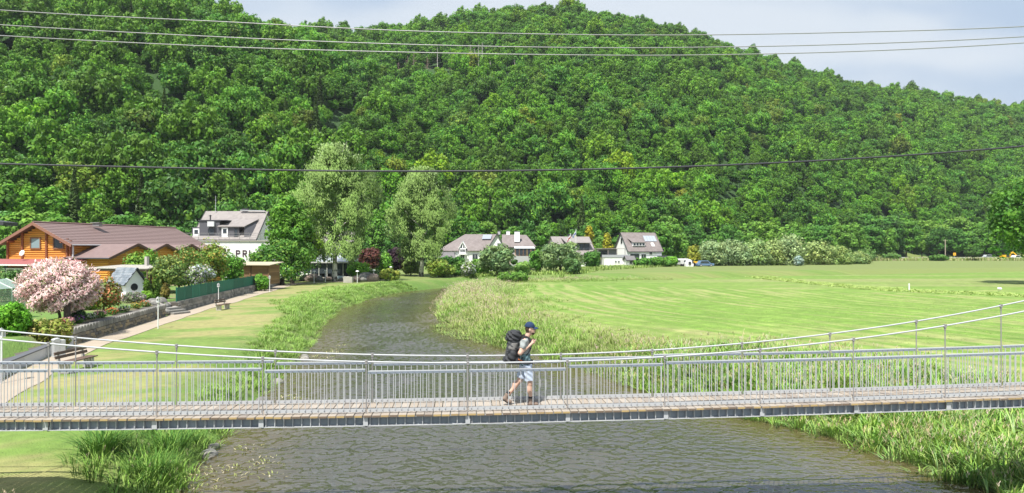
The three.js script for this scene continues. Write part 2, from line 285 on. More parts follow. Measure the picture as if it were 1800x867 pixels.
// ------------------------------------------------------------------ foliage makers
class Leaves {
  constructor(seed) { this.r = rng(seed); this.p = []; this.n = []; this.c = []; this.i = []; }
  leaf(c, nx, ny, nz, len, wid, col, ox, oy, oz, down = 0) {       // one leaf spray: a folded diamond
    const r = this.r;
    let ax = r() - 0.5, ay = r() - 0.5, az = r() - 0.5;
    if (down) { ax *= 1 - down; az *= 1 - down; ay = -0.5 * down + ay * (1 - down); }
    const k = ax * nx + ay * ny + az * nz; if (!down) { ax -= nx * k; ay -= ny * k; az -= nz * k; }
    let l = Math.hypot(ax, ay, az) || 1; ax /= l; ay /= l; az /= l;
    let bx = ny * az - nz * ay, by = nz * ax - nx * az, bz = nx * ay - ny * ax; l = Math.hypot(bx, by, bz) || 1; bx /= l; by /= l; bz /= l;
    const o = this.p.length / 3, h = len / 2, w = wid / 2, f = wid * 0.18;
    this.p.push(c[0] - ax * h, c[1] - ay * h, c[2] - az * h, c[0] + bx * w + nx * f, c[1] + by * w + ny * f, c[2] + bz * w + nz * f, c[0] + ax * h, c[1] + ay * h, c[2] + az * h, c[0] - bx * w + nx * f, c[1] - by * w + ny * f, c[2] - bz * w + nz * f);
    let mx = nx * 0.5 + ox, my = ny * 0.5 + oy, mz = nz * 0.5 + oz; l = Math.hypot(mx, my, mz) || 1;
    const j = 0.82 + 0.36 * r();
    for (let q = 0; q < 4; q++) { this.n.push(mx / l, my / l, mz / l); this.c.push(col[0] * j, col[1] * j, col[2] * j); }
    if (nx * mx + ny * my + nz * mz > 0) this.i.push(o, o + 2, o + 1, o, o + 3, o + 2); else this.i.push(o, o + 1, o + 2, o, o + 2, o + 3);
  }
  clump(cx, cy, cz, rad, n, size, col, flat = 1, o = {}) {
    const r = this.r;
    for (let k = 0; k < n; k++) {
      let x, y, z, l; do { x = r() * 2 - 1; y = r() * 2 - 1; z = r() * 2 - 1; l = x * x + y * y + z * z; } while (l > 1 || l < 0.02);
      l = Math.sqrt(l); const q = Math.pow(l, 0.5) / l * rad * (0.82 + 0.3 * r()); const nx = x / l, ny = y / l, nz = z / l;
      const jx = nx + (r() - 0.5) * 1.3, jy = ny + (r() - 0.5) * 1.3 + 0.25, jz = nz + (r() - 0.5) * 1.3, jl = Math.hypot(jx, jy, jz) || 1;
      const s = size * (0.65 + 0.7 * r());
      this.leaf([cx + x * q, cy + y * q * flat, cz + z * q], jx / jl, jy / jl, jz / jl, s * (o.long ?? 1.25), s * (o.wide ?? 0.8), col(r), nx * 0.75, ny * 0.75 + 0.1, nz * 0.75, o.down ?? 0);
    }
  }
  build() {
    const g = new THREE.BufferGeometry();
    g.setAttribute('position', new THREE.Float32BufferAttribute(this.p, 3)); g.setAttribute('normal', new THREE.Float32BufferAttribute(this.n, 3)); g.setAttribute('color', new THREE.Float32BufferAttribute(this.c, 3)); g.setIndex(this.i);
    return g;
  }
}
const leafMat = new THREE.MeshPhysicalMaterial({ name: 'leaves', vertexColors: true, roughness: 0.75, side: THREE.DoubleSide, transmission: 0.38, thickness: 0, specularIntensity: 0.35 });
const grassMat = new THREE.MeshPhysicalMaterial({ name: 'grass blades', vertexColors: true, roughness: 0.75, side: THREE.DoubleSide, transmission: 0.3, thickness: 0, specularIntensity: 0.3 });
const barkMat = mat('bark', 0.10, 0.08, 0.06, 0.95);
const tint = (base, spread, alt, share = 0.25) => (r) => { const k = 1 + (r() - 0.5) * spread, b = alt && r() < share ? alt : base; return [b[0] * k, b[1] * k, b[2] * k]; };
// crown: clumps spread through an uneven ellipsoid; base at y = 0, height 2*ry
function crownGeo(seed, { rx = 4, ry = 4, rz = rx, clumps = 50, rad = 1.3, per = 40, size = 0.6, base = [0.05, 0.13, 0.022], alt = [0.08, 0.17, 0.025], spread = 0.3, share = 0.25, pow = 1, shell = 0.6, flat = 0.8, lobes = 0.35, taper = 0, low = 0, o = {}, clumpVary = 0.35 } = {}) {
  const L = new Leaves(seed), r = L.r, ph = [r() * 9, r() * 9];
  for (let k = 0; k < clumps; k++) {
    const a = r() * 2 * Math.PI, v = (r() * 2 - 1) * (1 - low) + low * r(), q = Math.sqrt(1 - v * v);
    let m = Math.pow(shell + (1 - shell) * r(), pow) * (1 - lobes * (0.5 - 0.5 * Math.sin(a * 3 + ph[0] + v * 2.5)) * (0.5 + 0.5 * Math.sin(a * 2 + ph[1] - v * 4)));
    const tp = 1 - taper * (v * 0.5 + 0.5), cx = Math.cos(a) * q * m * (rx - rad * 0.5) * tp, cz = Math.sin(a) * q * m * (rz - rad * 0.5) * tp, cy = ry + v * m * (ry - rad * 0.4);
    const c = 1 + (r() - 0.5) * clumpVary, hue = (r() - 0.5) * 0.25, b = [base[0] * c * (1 + hue), base[1] * c, base[2] * c * (1 - hue)], al = alt && [alt[0] * c, alt[1] * c, alt[2] * c];
    L.clump(cx, cy, cz, rad * (0.65 + 0.6 * r()) * (1 - taper * 0.4 * (v * 0.5 + 0.5)), per, size, tint(b, spread, al, share), flat, o);
  }
  return L.build();
}
function trunkGeo(seed, h, r0, limbs = 6, spread = 2.5, from = 0.35, lean = 0) {
  const m = new MB(), r = rng(seed); let p = V(0, -0.2, 0); const pts = [p];
  for (let i = 1; i <= 6; i++) pts.push(V(lean * i / 6 + (r() - 0.5) * r0 * 0.9, h * i / 6, (r() - 0.5) * r0 * 0.9));
  for (let i = 0; i < 6; i++) m.bar(pts[i], pts[i + 1], r0 * (1 - i * 0.13) * (i ? 1 : 1.25), r0 * (1 - (i + 1) * 0.13), 8, false);
  for (let k = 0; k < limbs; k++) {
    const t = lerp(from, 0.98, (k + r() * 0.7) / limbs), i = Math.min(5, Math.floor(t * 6)), a = pts[i].clone().lerp(pts[i + 1], t * 6 - i), an = k * 2.4 + r(), len = spread * (0.6 + 0.5 * r()) * (1.15 - t * 0.6);
    const b = a.clone().add(V(Math.cos(an) * len * 0.55, len * 0.45, Math.sin(an) * len * 0.55)), c = b.clone().add(V(Math.cos(an + 0.3) * len * 0.4, len * 0.4, Math.sin(an + 0.3) * len * 0.4));
    m.bar(a, b, r0 * 0.42 * (1.1 - t * 0.5), r0 * 0.26, 6, false); m.bar(b, c, r0 * 0.26, r0 * 0.08, 5, false);
  }
  return m;
}
function spiky(seed, h, rad, tiers, per, size, col) {              // conifer
  const L = new Leaves(seed), r = L.r;
  for (let t = 0; t < tiers; t++) {
    const v = t / tiers, y = h * (0.05 + 0.93 * v), R = rad * (1 - v) * (0.85 + 0.3 * r()), n = Math.max(4, Math.round(per * (1 - v * 0.75)));
    for (let k = 0; k < n; k++) {
      const a = r() * 2 * Math.PI, q = R * (0.35 + 0.65 * Math.sqrt(r())), nx = Math.cos(a), nz = Math.sin(a);
      L.leaf([nx * q, y - q * 0.28 + (r() - 0.5) * 0.25 * rad, nz * q], nx * 0.35 + (r() - 0.5) * 0.6, 0.85, nz * 0.35 + (r() - 0.5) * 0.6, size * (0.7 + 0.7 * r()), size * 0.55, col(r), nx * 0.8, 0.35, nz * 0.8);
    }
  }
  return L.build();
}
function instanced(name, geo, material, items, parent, cast = true) {   // items: {p, s, sy, ry, c}
  const m = new THREE.InstancedMesh(geo, material, items.length), q = new THREE.Quaternion(), e = new THREE.Euler(), M = new THREE.Matrix4(), c = new THREE.Color();
  items.forEach((it, i) => { q.setFromEuler(e.set(it.rx ?? 0, it.ry ?? 0, it.rz ?? 0)); M.compose(it.p, q, V(it.s, it.s * (it.sy ?? 1), it.s)); m.setMatrixAt(i, M); m.setColorAt(i, it.c ? c.setRGB(...it.c) : c.setRGB(1, 1, 1)); });
  m.name = name; m.castShadow = cast; m.receiveShadow = true; parent.add(m); return m;
}
// ------------------------------------------------------------------ forest on the hills
const DEAD = [[700, 132, 6, 1], [716, 130, 9, 1], [727, 131, 11, 1], [751, 132, 9, 1], [769, 128, 13, 0], [794, 131, 7, 1], [826, 131, 15, 0], [834, 131, 13, 0], [841, 130, 15, 0], [848, 130, 16, 0], [862, 124, 10, 0], [905, 124, 8, 0], [1620, 235, 9, 1], [1640, 252, 9, 1]].map(([x, y, h, k]) => ({ p: gp(x, y), h, k }));
const nearDead = (X, D) => DEAD.some(({ p, k }) => Math.abs(X - p.x * D / -p.z) < 4.2 && D + p.z > -26 && D + p.z < 3);
{
  const forest = tag(new THREE.Group(), 'dense green broadleaf forest covering the hills', 'forest', undefined, 'stuff'); forest.name = 'hillside_forest'; scene.add(forest);
  const kinds = [];
  for (let k = 0; k < 7; k++) kinds.push(crownGeo(100 + k, { rx: 4.2 + (k % 3) * 0.5, ry: 4.4 + (k % 2) * 0.9, clumps: 84 + k * 5, rad: 1.12, per: 40, size: 0.52, lobes: 0.4, shell: 0.55, flat: 0.72, low: 0.25, base: [[0.063, 0.190, 0.021], [0.071, 0.207, 0.018], [0.055, 0.172, 0.025], [0.083, 0.218, 0.021], [0.060, 0.184, 0.031], [0.090, 0.213, 0.023], [0.069, 0.196, 0.021]][k], alt: [0.125, 0.275, 0.03] }));
  const fir = spiky(120, 13, 2.9, 28, 80, 0.8, tint([0.055, 0.105, 0.032], 0.4));
  const lists = kinds.map(() => []), firs = [], r = rng(5), dead = [];
  const cell = 5.5;
  for (let d = 110; d < 800; d += cell) for (let x = -760; x < 760; x += cell) {
    const X = x + (r() - 0.5) * cell * 1.1, D = d + (r() - 0.5) * cell * 1.1, a = r(), b = r(), e = r(), g = r();
    const u = 900 + FOCAL * X / D; if (u < -420 || u > 2200) continue;
    const h = hill(X, D); if (h < 1.2) continue;
    if (D > 280 && nearDead(X, D) && b < 0.8) continue;
    if (D > 420 && hill(X * 0.93, D * 0.93) > h + 12) continue;    // far side of the ridges
    const patch = fbm(X / 38 + 11, D / 38 + 4, 3), bare = smooth(0.80, 0.86, fbm(X / 16 + 90, D / 16, 2)) > 0.5;
    if (bare && e < 0.35 && D > 320) continue;
    const yel = smooth(0.5, 0.72, patch), k = (0.68 + 0.62 * b) * lerp(0.85, 1.12, fbm(X / 24 + 60, D / 24, 2));
    let c = [k * 1.36 * (1 + 0.4 * yel * (e - 0.1)), k * 1.26 * (1 + 0.1 * yel), k * 0.85 * (1 - 0.1 * yel)];
    if (e > 0.975) c = [c[0] * 1.5, c[1] * 1.02, c[2] * 1.5]; else if (e > 0.94) c = [c[0] * 1.4, c[1] * 1.25, c[2] * 0.9];
    const it = { p: V(X, ground(X, D) + 1.0 + 1.6 * b, -D), s: (0.5 + 0.85 * a * a + 0.12 * g) * lerp(0.8, 1.25, fbm(X / 30 + 5, D / 30 + 77, 2)), sy: 0.85 + 0.6 * g, ry: a * 6.28, c };
    if (g > 0.965 && patch < 0.5 && D < 300) { it.s *= 0.75; firs.push(it); } else lists[Math.floor(g * 6.999)].push(it);
  }
  lists.forEach((l, i) => instanced('tree_crowns', kinds[i], leafMat, l, forest));
  instanced('spruce_crowns', fir, leafMat, firs, forest);
  console.log('forest', lists.map((l) => l.length).join(), firs.length);
}
// ------------------------------------------------------------------ suspension footbridge
const steel = mat('galvanised steel', 0.43, 0.445, 0.465, 0.5), steelDark = mat('weathered steel', 0.27, 0.26, 0.26, 0.6), boltMat = mat('bolt heads', 0.14, 0.14, 0.16, 0.5);
const grain = (seed, base, dark) => tex(64, 256, (u, v) => { const g = fbm(u * 26 + seed, v * 3 + seed, 4), b = smooth(0.62, 0.8, fbm(u * 60, v * 2 + seed * 3, 3)), k = smooth(0.6, 0.75, fbm(u * 5 + seed, v * 6, 3)); return mix3(mix3(base, dark, g * 0.8), [0.06, 0.05, 0.045], b * 0.4 + k * 0.2); });
const plankMats = [[0.37, 0.33, 0.285], [0.42, 0.375, 0.325], [0.32, 0.28, 0.245], [0.40, 0.345, 0.285]].map((b, i) => { const t = grain(i * 7 + 2, b, [b[0] * 0.6, b[1] * 0.58, b[2] * 0.56]); t.repeat.set(5, 0.9); return new THREE.MeshStandardMaterial({ name: 'weathered deck board', map: t, roughness: 0.9 }); });
const plankEnd = [mat('board end grain pale', 0.34, 0.245, 0.125, 0.9), mat('board end grain brown', 0.17, 0.125, 0.09, 0.9), mat('board end grain ochre', 0.40, 0.29, 0.13, 0.9)];
const faceMat = mat('shaded blue grey rail face', 0.20, 0.235, 0.29, 0.55);  // same rail steel, its front shade put into a darker colour
const webMat = mat('blue grey web with shade in colour', 0.24, 0.275, 0.315, 0.6);  // beam web: shade under the board overhang is put into the colour
const BD = 14.9, BROT = Math.atan(0.0718), RAILGAP = 0.95, STEP = 2.145, S0 = -0.95;
const cableY = (s) => EYE - (2.4133 - 0.00318 * s - 0.00645 * s * s - 0.00007 * s * s * s), railY = (s) => EYE - (3.386 - 0.0049 * s - 0.00070 * s * s), deckY = (s) => railY(s) - 0.065;
const bridge = thing('footbridge', 'long grey steel suspension footbridge with timber deck crossing the river', 'bridge', V(0, 0, -BD), BROT);
const deckPoint = (s, off) => V(s * Math.cos(BROT) - off * Math.sin(BROT), deckY(s), -BD - s * Math.sin(BROT) - off * Math.cos(BROT));
{
  const r = rng(31), PITCH = 0.183, S1 = -16.6, S2 = 16.6, tilt = (s) => Math.atan2(deckY(s + 0.3) - deckY(s - 0.3), 0.6);
  // deck boards
  const boards = [0, 1, 2, 3, 4].map((k) => {
    const w = PITCH - 0.012 - (k % 3) * 0.003, L = 1.27 + (k % 2) * 0.025, g = new RoundedBoxGeometry(w, 0.05, L, 1, 0.006);
    const e = new MB().box(w - 0.014, 0.038, 0.004, 0, 0, L / 2 + 0.001);
    return { g, e: e.build() };
  });
  for (let s = S1, i = 0; s < S2; s += PITCH, i++) {
    const b = boards[Math.floor(r() * 5)], m = part('plank', b.g, plankMats[Math.floor(r() * 4)], bridge);
    m.position.set(s, deckY(s) - 0.025 + (r() - 0.5) * 0.006, -0.465 + (r() - 0.5) * 0.03); m.rotation.z = tilt(s) + (r() - 0.5) * 0.012; m.rotation.y = (r() - 0.5) * 0.012;
    part('end_grain', b.e, plankEnd[Math.floor(r() * 3)], m);
  }
  // edge beams under both deck sides, fins added to catch sun as stripes
  for (const z of [0.03, -0.96]) {
    const out = z > 0 ? 1 : -1;
    for (let i = -7; i < 7; i++) {
      const a = S0 + i * STEP + 0.02, b = S0 + (i + 1) * STEP - 0.02, B = new MB();
      const P = (s, dy, dz) => V(s, deckY(s) - 0.052 + dy, z + dz * out);
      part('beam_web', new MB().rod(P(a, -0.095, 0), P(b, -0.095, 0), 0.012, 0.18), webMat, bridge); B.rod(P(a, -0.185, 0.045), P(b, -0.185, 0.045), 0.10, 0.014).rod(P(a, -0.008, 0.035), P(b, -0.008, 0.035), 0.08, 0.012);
      for (let s = a + 0.07; s < b - 0.03; s += PITCH) B.box(0.016, 0.155, 0.07, s, deckY(s) - 0.147, z + 0.045 * out);
      part('edge_beam', B, steel, bridge);
      const F = new MB(); F.box(0.10, 0.17, 0.016, S0 + i * STEP, deckY(S0 + i * STEP) - 0.145, z + 0.098 * out);
      part('joint_plate', F, steel, bridge);
    }
    // cross bearers' bolts show below the beam at each hanger
  }
  for (let i = -7; i <= 7; i++) { const s = S0 + i * STEP, y = deckY(s) - 0.2; part('cross_bearer', new MB().rod(V(s, y + 0.02, 0.02), V(s, y + 0.02, -0.95), 0.08, 0.06), steelDark, bridge); }
  // railing panels
  const lift = { '-2': -0.035, '-1': -0.075, 0: -0.075, 1: -0.02, 2: 0.02 };
  for (const [z, side] of [[0, 'front'], [-RAILGAP, 'rear']]) for (let i = -7; i < 7; i++) {
    const a = S0 + i * STEP + 0.03, b = S0 + (i + 1) * STEP - 0.03, p = new THREE.Group(); p.name = 'railing_panel'; bridge.add(p);
    const H = 0.875 + (lift[i] ?? 0.01) + (side === 'rear' ? 0.01 : 0) + (r() - 0.5) * 0.008, pa = railY(a), pb = railY(b), at0 = (s) => lerp(pa, pb, (s - a) / (b - a));
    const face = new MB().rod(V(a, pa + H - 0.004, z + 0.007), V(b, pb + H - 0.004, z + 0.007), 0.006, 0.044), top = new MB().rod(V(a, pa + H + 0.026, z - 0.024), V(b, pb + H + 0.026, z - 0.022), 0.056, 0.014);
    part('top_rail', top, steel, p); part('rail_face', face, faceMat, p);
    part('bottom_rail', new MB().rod(V(a, pa, z), V(b, pb, z), 0.012, 0.07), steel, p);
    const N = 15, seen = i >= -5 && i <= 5, all = new MB(), bolts = new MB();
    const bar = new MB().box(0.0135, H + 0.05, 0.010); const g = bar.build();
    for (let k = 0; k <= N; k++) {
      const s = lerp(a + 0.05, b - 0.05, k / N), y = at0(s) + H / 2 - 0.02;
      if (seen) { const m = part('baluster', g, steel, p); m.position.set(s, y, z + 0.013); m.rotation.z = (r() - 0.5) * 0.008; } else all.box(0.022, H + 0.05, 0.010, s, y, z + 0.013);
      bolts.bar(V(s, at0(s), z + 0.018), V(s, at0(s), z + 0.03), 0.011, 0.009, 6); bolts.bar(V(s, at0(s) + H, z + 0.018), V(s, at0(s) + H, z + 0.03), 0.011, 0.009, 6);
    }
    if (!seen) tag(part('balusters', all, steel, p), undefined, undefined, undefined, 'stuff');
    tag(part('bolts', bolts, boltMat, p), undefined, undefined, undefined, 'stuff');
  }
  // cables, hangers, clamps, pylons
  for (const z of [0.02, -RAILGAP - 0.02]) {
    const pts = []; for (let s = -17.2; s <= 17.2; s += 0.43) pts.push(V(s, cableY(s), z));
    part('main_cable', new THREE.TubeGeometry(new THREE.CatmullRomCurve3(pts), 160, 0.018, 8), steel, bridge);
    for (let i = -7; i <= 7; i++) {
      const s = S0 + i * STEP, y = cableY(s), h = part('hanger', new MB().bar(V(s, deckY(s) - 0.27, z), V(s, y - 0.03, z), 0.0125, 0.0125, 8), steelDark, bridge);
      part('cable_clamp', new MB().box(0.05, 0.075, 0.055, s, y - 0.005, z).bar(V(s, y - 0.1, z), V(s, y - 0.03, z), 0.02, 0.02, 8).bar(V(s, y + 0.02, z - 0.035), V(s, y + 0.02, z + 0.035), 0.01, 0.01, 6), steelDark, h);
      part('hanger_nut', new MB().bar(V(s, deckY(s) - 0.28, z), V(s, deckY(s) - 0.245, z), 0.024, 0.024, 6), boltMat, h);
    }
  }
  for (const s of [-17.2, 17.2]) { const y = cableY(s), M = new MB(); for (const z of [0.02, -RAILGAP - 0.02]) M.box(0.16, y + 0.25, 0.16, s, (y + 0.1) / 2, z); M.box(0.12, 0.12, 1.2, s, y + 0.12, -RAILGAP / 2); part('pylon', M, steel, bridge); }
}
// ------------------------------------------------------------------ hiker crossing the bridge, with backpack
const MARCH = new THREE.MeshBasicMaterial();
function field(lo, hi, cell, f) {                                 // mesh the zero surface of f (negative inside) in a box
  const size = hi.clone().sub(lo), n = Math.ceil(Math.max(size.x, size.y, size.z) / cell) + 4, mc = new MarchingCubes(n, MARCH, false, false, 400000), half = n / 2;
  const ext = Math.max(size.x, size.y, size.z), c = lo.clone().add(hi).multiplyScalar(0.5), k = ext / 2 * (n / (n - 4));
  for (let z = 0; z < n; z++) { const Z = c.z + (z - half) / half * k; for (let y = 0; y < n; y++) { const Y = c.y + (y - half) / half * k; for (let x = 0; x < n; x++) {
    const X = c.x + (x - half) / half * k, inside = X > lo.x && X < hi.x && Y > lo.y && Y < hi.y && Z > lo.z && Z < hi.z;
    mc.field[z * n * n + y * n + x] = inside ? -f(X, Y, Z) : -0.05;
  } } }
  mc.isolation = 0; mc.update();
  const N = mc.count, p = mc.positionArray.slice(0, N * 3), g = new THREE.BufferGeometry(), P = new Float32Array(N * 3), nn = new Float32Array(N * 3);
  for (let i = 0; i < N; i++) {
    const X = c.x + p[i * 3] * k, Y = c.y + p[i * 3 + 1] * k, Z = c.z + p[i * 3 + 2] * k, e = cell * 0.6;
    P[i * 3] = X; P[i * 3 + 1] = Y; P[i * 3 + 2] = Z;
    let a = f(X + e, Y, Z) - f(X - e, Y, Z), b = f(X, Y + e, Z) - f(X, Y - e, Z), d = f(X, Y, Z + e) - f(X, Y, Z - e); const l = Math.hypot(a, b, d) || 1;
    nn[i * 3] = a / l; nn[i * 3 + 1] = b / l; nn[i * 3 + 2] = d / l;
  }
  const A = V(P[0], P[1], P[2]), B = V(P[3], P[4], P[5]), C = V(P[6], P[7], P[8]), w = B.sub(A).cross(C.sub(A)).dot(V(nn[0], nn[1], nn[2]));
  if (w < 0) for (let i = 0; i < N; i += 3) for (let q = 0; q < 3; q++) { let t = P[i * 3 + 3 + q]; P[i * 3 + 3 + q] = P[i * 3 + 6 + q]; P[i * 3 + 6 + q] = t; t = nn[i * 3 + 3 + q]; nn[i * 3 + 3 + q] = nn[i * 3 + 6 + q]; nn[i * 3 + 6 + q] = t; }
  g.setAttribute('position', new THREE.BufferAttribute(P, 3)); g.setAttribute('normal', new THREE.BufferAttribute(nn, 3));
  return g;
}
function cone(a, b, ra, rb) { const dx = b[0] - a[0], dy = b[1] - a[1], dz = b[2] - a[2], L = dx * dx + dy * dy + dz * dz; return (x, y, z) => { const t = clamp(((x - a[0]) * dx + (y - a[1]) * dy + (z - a[2]) * dz) / L); return Math.hypot(x - a[0] - dx * t, y - a[1] - dy * t, z - a[2] - dz * t) - lerp(ra, rb, t); }; }
const ball = (c, rx, ry = rx, rz = rx) => (x, y, z) => { const k = Math.hypot((x - c[0]) / rx, (y - c[1]) / ry, (z - c[2]) / rz); return (k - 1) * Math.min(rx, ry, rz); };
const join = (k, fs) => (x, y, z) => { let s = fs[0](x, y, z); for (let i = 1; i < fs.length; i++) { const d = fs[i](x, y, z), h = clamp(0.5 + 0.5 * (d - s) / k); s = d + (s - d) * h - k * h * (1 - h); } return s; };
{
  const skin = mat('skin', 0.60, 0.38, 0.29, 0.55), shirt = mat('grey shirt cotton', 0.29, 0.315, 0.315, 0.9), shirtLow = mat('teal shirt hem with shade in colour', 0.12, 0.21, 0.23, 0.9), denim = new THREE.MeshStandardMaterial({ name: 'pale blue shorts cloth', color: lin(0.46, 0.53, 0.66), roughness: 0.9 });
  const bootMat = mat('brown suede boot', 0.22, 0.165, 0.135, 0.9), sockMat = mat('dark sock', 0.03, 0.03, 0.035, 0.95), soleMat = mat('boot sole', 0.03, 0.028, 0.027, 0.9), navy = mat('navy cap cotton', 0.010, 0.030, 0.085, 0.85), hairMat = mat('brown hair', 0.06, 0.035, 0.02, 0.8);
  const feet = deckPoint(0.36, 0.47); feet.y -= 0.004;
  const man = thing('person', 'hiker in navy cap, grey shirt and pale blue shorts walking across the footbridge', 'person', feet, BROT);
  const hipR = [0.005, 0.92, 0.085], kneeR = [0.065, 0.51, 0.095], ankR = [0.085, 0.11, 0.095], hipL = [-0.035, 0.92, -0.085], kneeL = [-0.15, 0.54, -0.085], ankL = [-0.415, 0.215, -0.085];
  const shR = [-0.055, 1.455, 0.185], elR = [-0.165, 1.20, 0.235], wrR = [0.065, 1.365, 0.16], shL = [-0.035, 1.455, -0.185], elL = [-0.13, 1.20, -0.235], wrL = [0.09, 1.36, -0.15];
  const torso = join(0.06, [ball([-0.03, 0.94, 0], 0.115, 0.12, 0.16), ball([-0.045, 1.12, 0], 0.105, 0.16, 0.145), ball([-0.055, 1.31, 0], 0.125, 0.17, 0.175), cone([-0.055, 1.43, -0.13], [-0.055, 1.43, 0.13], 0.065, 0.065)]);
  const arms = [[shR, elR, wrR], [shL, elL, wrL]].flatMap(([s, e, w]) => [cone(s, e, 0.056, 0.043), cone(e, w, 0.044, 0.028)]);
  const thighs = [cone(hipR, kneeR, 0.088, 0.058), cone(hipL, kneeL, 0.088, 0.058)];
  const calf = (k, a) => [cone(k, a, 0.052, 0.036), ball([lerp(k[0], a[0], 0.32) - 0.025, lerp(k[1], a[1], 0.32), k[2]], 0.052, 0.10, 0.05)];
  const head = join(0.03, [cone([-0.025, 1.46, 0], [0.05, 1.60, 0], 0.062, 0.055), ball([0.075, 1.715, 0], 0.10, 0.108, 0.078), ball([0.115, 1.645, 0], 0.065, 0.062, 0.056), ball([0.142, 1.60, 0], 0.032, 0.026, 0.03)]);
  const face = (x, y, z) => { let s = join(0.012, [head, cone([0.172, 1.705, 0], [0.192, 1.668, 0], 0.009, 0.016), ball([0.172, 1.628, 0], 0.012, 0.014, 0.026), ball([0.165, 1.724, 0], 0.016, 0.012, 0.05)])(x, y, z); for (const e of [-1, 1]) s = Math.max(s, -ball([0.178, 1.703, e * 0.034], 0.016, 0.011, 0.016)(x, y, z)); for (const e of [-1, 1]) s = Math.min(s, ball([0.065, 1.685, e * 0.079], 0.024, 0.034, 0.012)(x, y, z)); return s; };
  // hands closed round the shoulder straps: palm, four curled fingers, thumb
  const handBones = (w, e) => {
    const out = [], z = w[2], sgn = e;
    const palm = [w[0] + 0.05, w[1] + 0.045, z - sgn * 0.012];
    out.push(cone(w, palm, 0.027, 0.032));
    for (let f = 0; f < 4; f++) {
      const k = f - 1.5, len = [0.9, 1, 0.95, 0.78][f], b0 = [palm[0] + 0.022 - k * 0.004, palm[1] + 0.016 - k * 0.018, z - sgn * 0.004], b1 = [b0[0] + 0.033 * len, b0[1] + 0.004, b0[2] - sgn * 0.014], b2 = [b1[0] + 0.004, b1[1] - 0.001, b1[2] - sgn * 0.03 * len], b3 = [b2[0] - 0.022 * len, b2[1] - 0.002, b2[2] - sgn * 0.006];
      out.push(cone(b0, b1, 0.0105, 0.0095), cone(b1, b2, 0.0095, 0.0088), cone(b2, b3, 0.0088, 0.0075));
    }
    const t0 = [palm[0] - 0.01, palm[1] + 0.028, z - sgn * 0.012], t1 = [t0[0] + 0.018, t0[1] + 0.03, t0[2] - sgn * 0.02], t2 = [t1[0] + 0.02, t1[1] + 0.006, t1[2] - sgn * 0.018];
    out.push(cone(t0, t1, 0.013, 0.011), cone(t1, t2, 0.011, 0.0085));
    return join(0.008, out);
  };
  const limbs = join(0.03, [torso, ...arms, ...thighs, ...calf(kneeR, ankR), ...calf(kneeL, ankL)]);
  const hR = handBones(wrR, 1), hL = handBones(wrL, -1);
  const B = new MB();
  B.add(field(V(-0.52, 0.02, -0.34), V(0.30, 1.585, 0.34), 0.012, join(0.02, [limbs, cone([-0.025, 1.46, 0], [0.05, 1.60, 0], 0.062, 0.055)])));
  B.add(field(V(-0.09, 1.52, -0.13), V(0.25, 1.86, 0.13), 0.005, face));
  for (const [w, h] of [[wrR, hR], [wrL, hL]]) B.add(field(V(w[0] - 0.05, w[1] - 0.06, w[2] - 0.09), V(w[0] + 0.16, w[1] + 0.14, w[2] + 0.09), 0.004, h));
  part('body', B, skin, man);
  // clothes follow the body
  const sleeve = (s, e) => cone(s, [lerp(s[0], e[0], 0.62), lerp(s[1], e[1], 0.62), lerp(s[2], e[2], 0.62)], 0.07, 0.068);
  const cloth = join(0.045, [(x, y, z) => torso(x, y, z) - 0.016, sleeve(shR, elR), sleeve(shL, elL)]);
  const fold = (x, y, z) => 0.006 * Math.sin(y * 46 + x * 22 + Math.sin(z * 30)) + 0.004 * Math.sin(x * 60 - y * 30);
  const cuffCut = (x, y, z) => { for (const [s, e] of [[shR, elR], [shL, elL]]) { const t = ((x - s[0]) * (e[0] - s[0]) + (y - s[1]) * (e[1] - s[1]) + (z - s[2]) * (e[2] - s[2])) / ((e[0] - s[0]) ** 2 + (e[1] - s[1]) ** 2 + (e[2] - s[2]) ** 2), side = Math.abs(z) > 0.165 && z * s[2] > 0; if (side && t > 0.6) return (t - 0.6) * 0.26; } return -1; };
  part('shirt', field(V(-0.30, 0.84, -0.34), V(0.16, 1.56, 0.34), 0.011, (x, y, z) => Math.max(cloth(x, y, z) + fold(x, y, z), 1.15 - y - 0.0, y - 1.512 - x * 0.2, cuffCut(x, y, z))), shirt, man);
  part('shirt_hem', field(V(-0.30, 0.84, -0.34), V(0.16, 1.20, 0.34), 0.011, (x, y, z) => Math.max(torso(x, y, z) - 0.02 + fold(x, y, z), 0.90 - y, y - 1.165)), shirtLow, man);  // teal lower shirt, the shade on it darkened into the colour
  const leg = (h, k, t) => cone(h, [lerp(h[0], k[0], t), lerp(h[1], k[1], t), lerp(h[2], k[2], t)], 0.104, 0.095);
  const hem = (h, k) => (x, y, z) => { const t = ((x - h[0]) * (k[0] - h[0]) + (y - h[1]) * (k[1] - h[1])) / ((k[0] - h[0]) ** 2 + (k[1] - h[1]) ** 2); return (t - 0.84) * 0.4; };
  const shortLeg = (h, k) => { const f = leg(h, k, 0.9), c = hem(h, k); return (x, y, z) => Math.max(f(x, y, z), c(x, y, z)); };
  const shorts = join(0.03, [(x, y, z) => Math.max(ball([-0.025, 0.93, 0], 0.135, 0.13, 0.18)(x, y, z), y - 1.0), shortLeg(hipR, kneeR), shortLeg(hipL, kneeL)]);
  part('shorts', field(V(-0.30, 0.5, -0.25), V(0.2, 1.02, 0.25), 0.010, (x, y, z) => shorts(x, y, z) + 0.005 * Math.sin(y * 55 + x * 40) + 0.003 * Math.sin(z * 70 + y * 20)), denim, man);
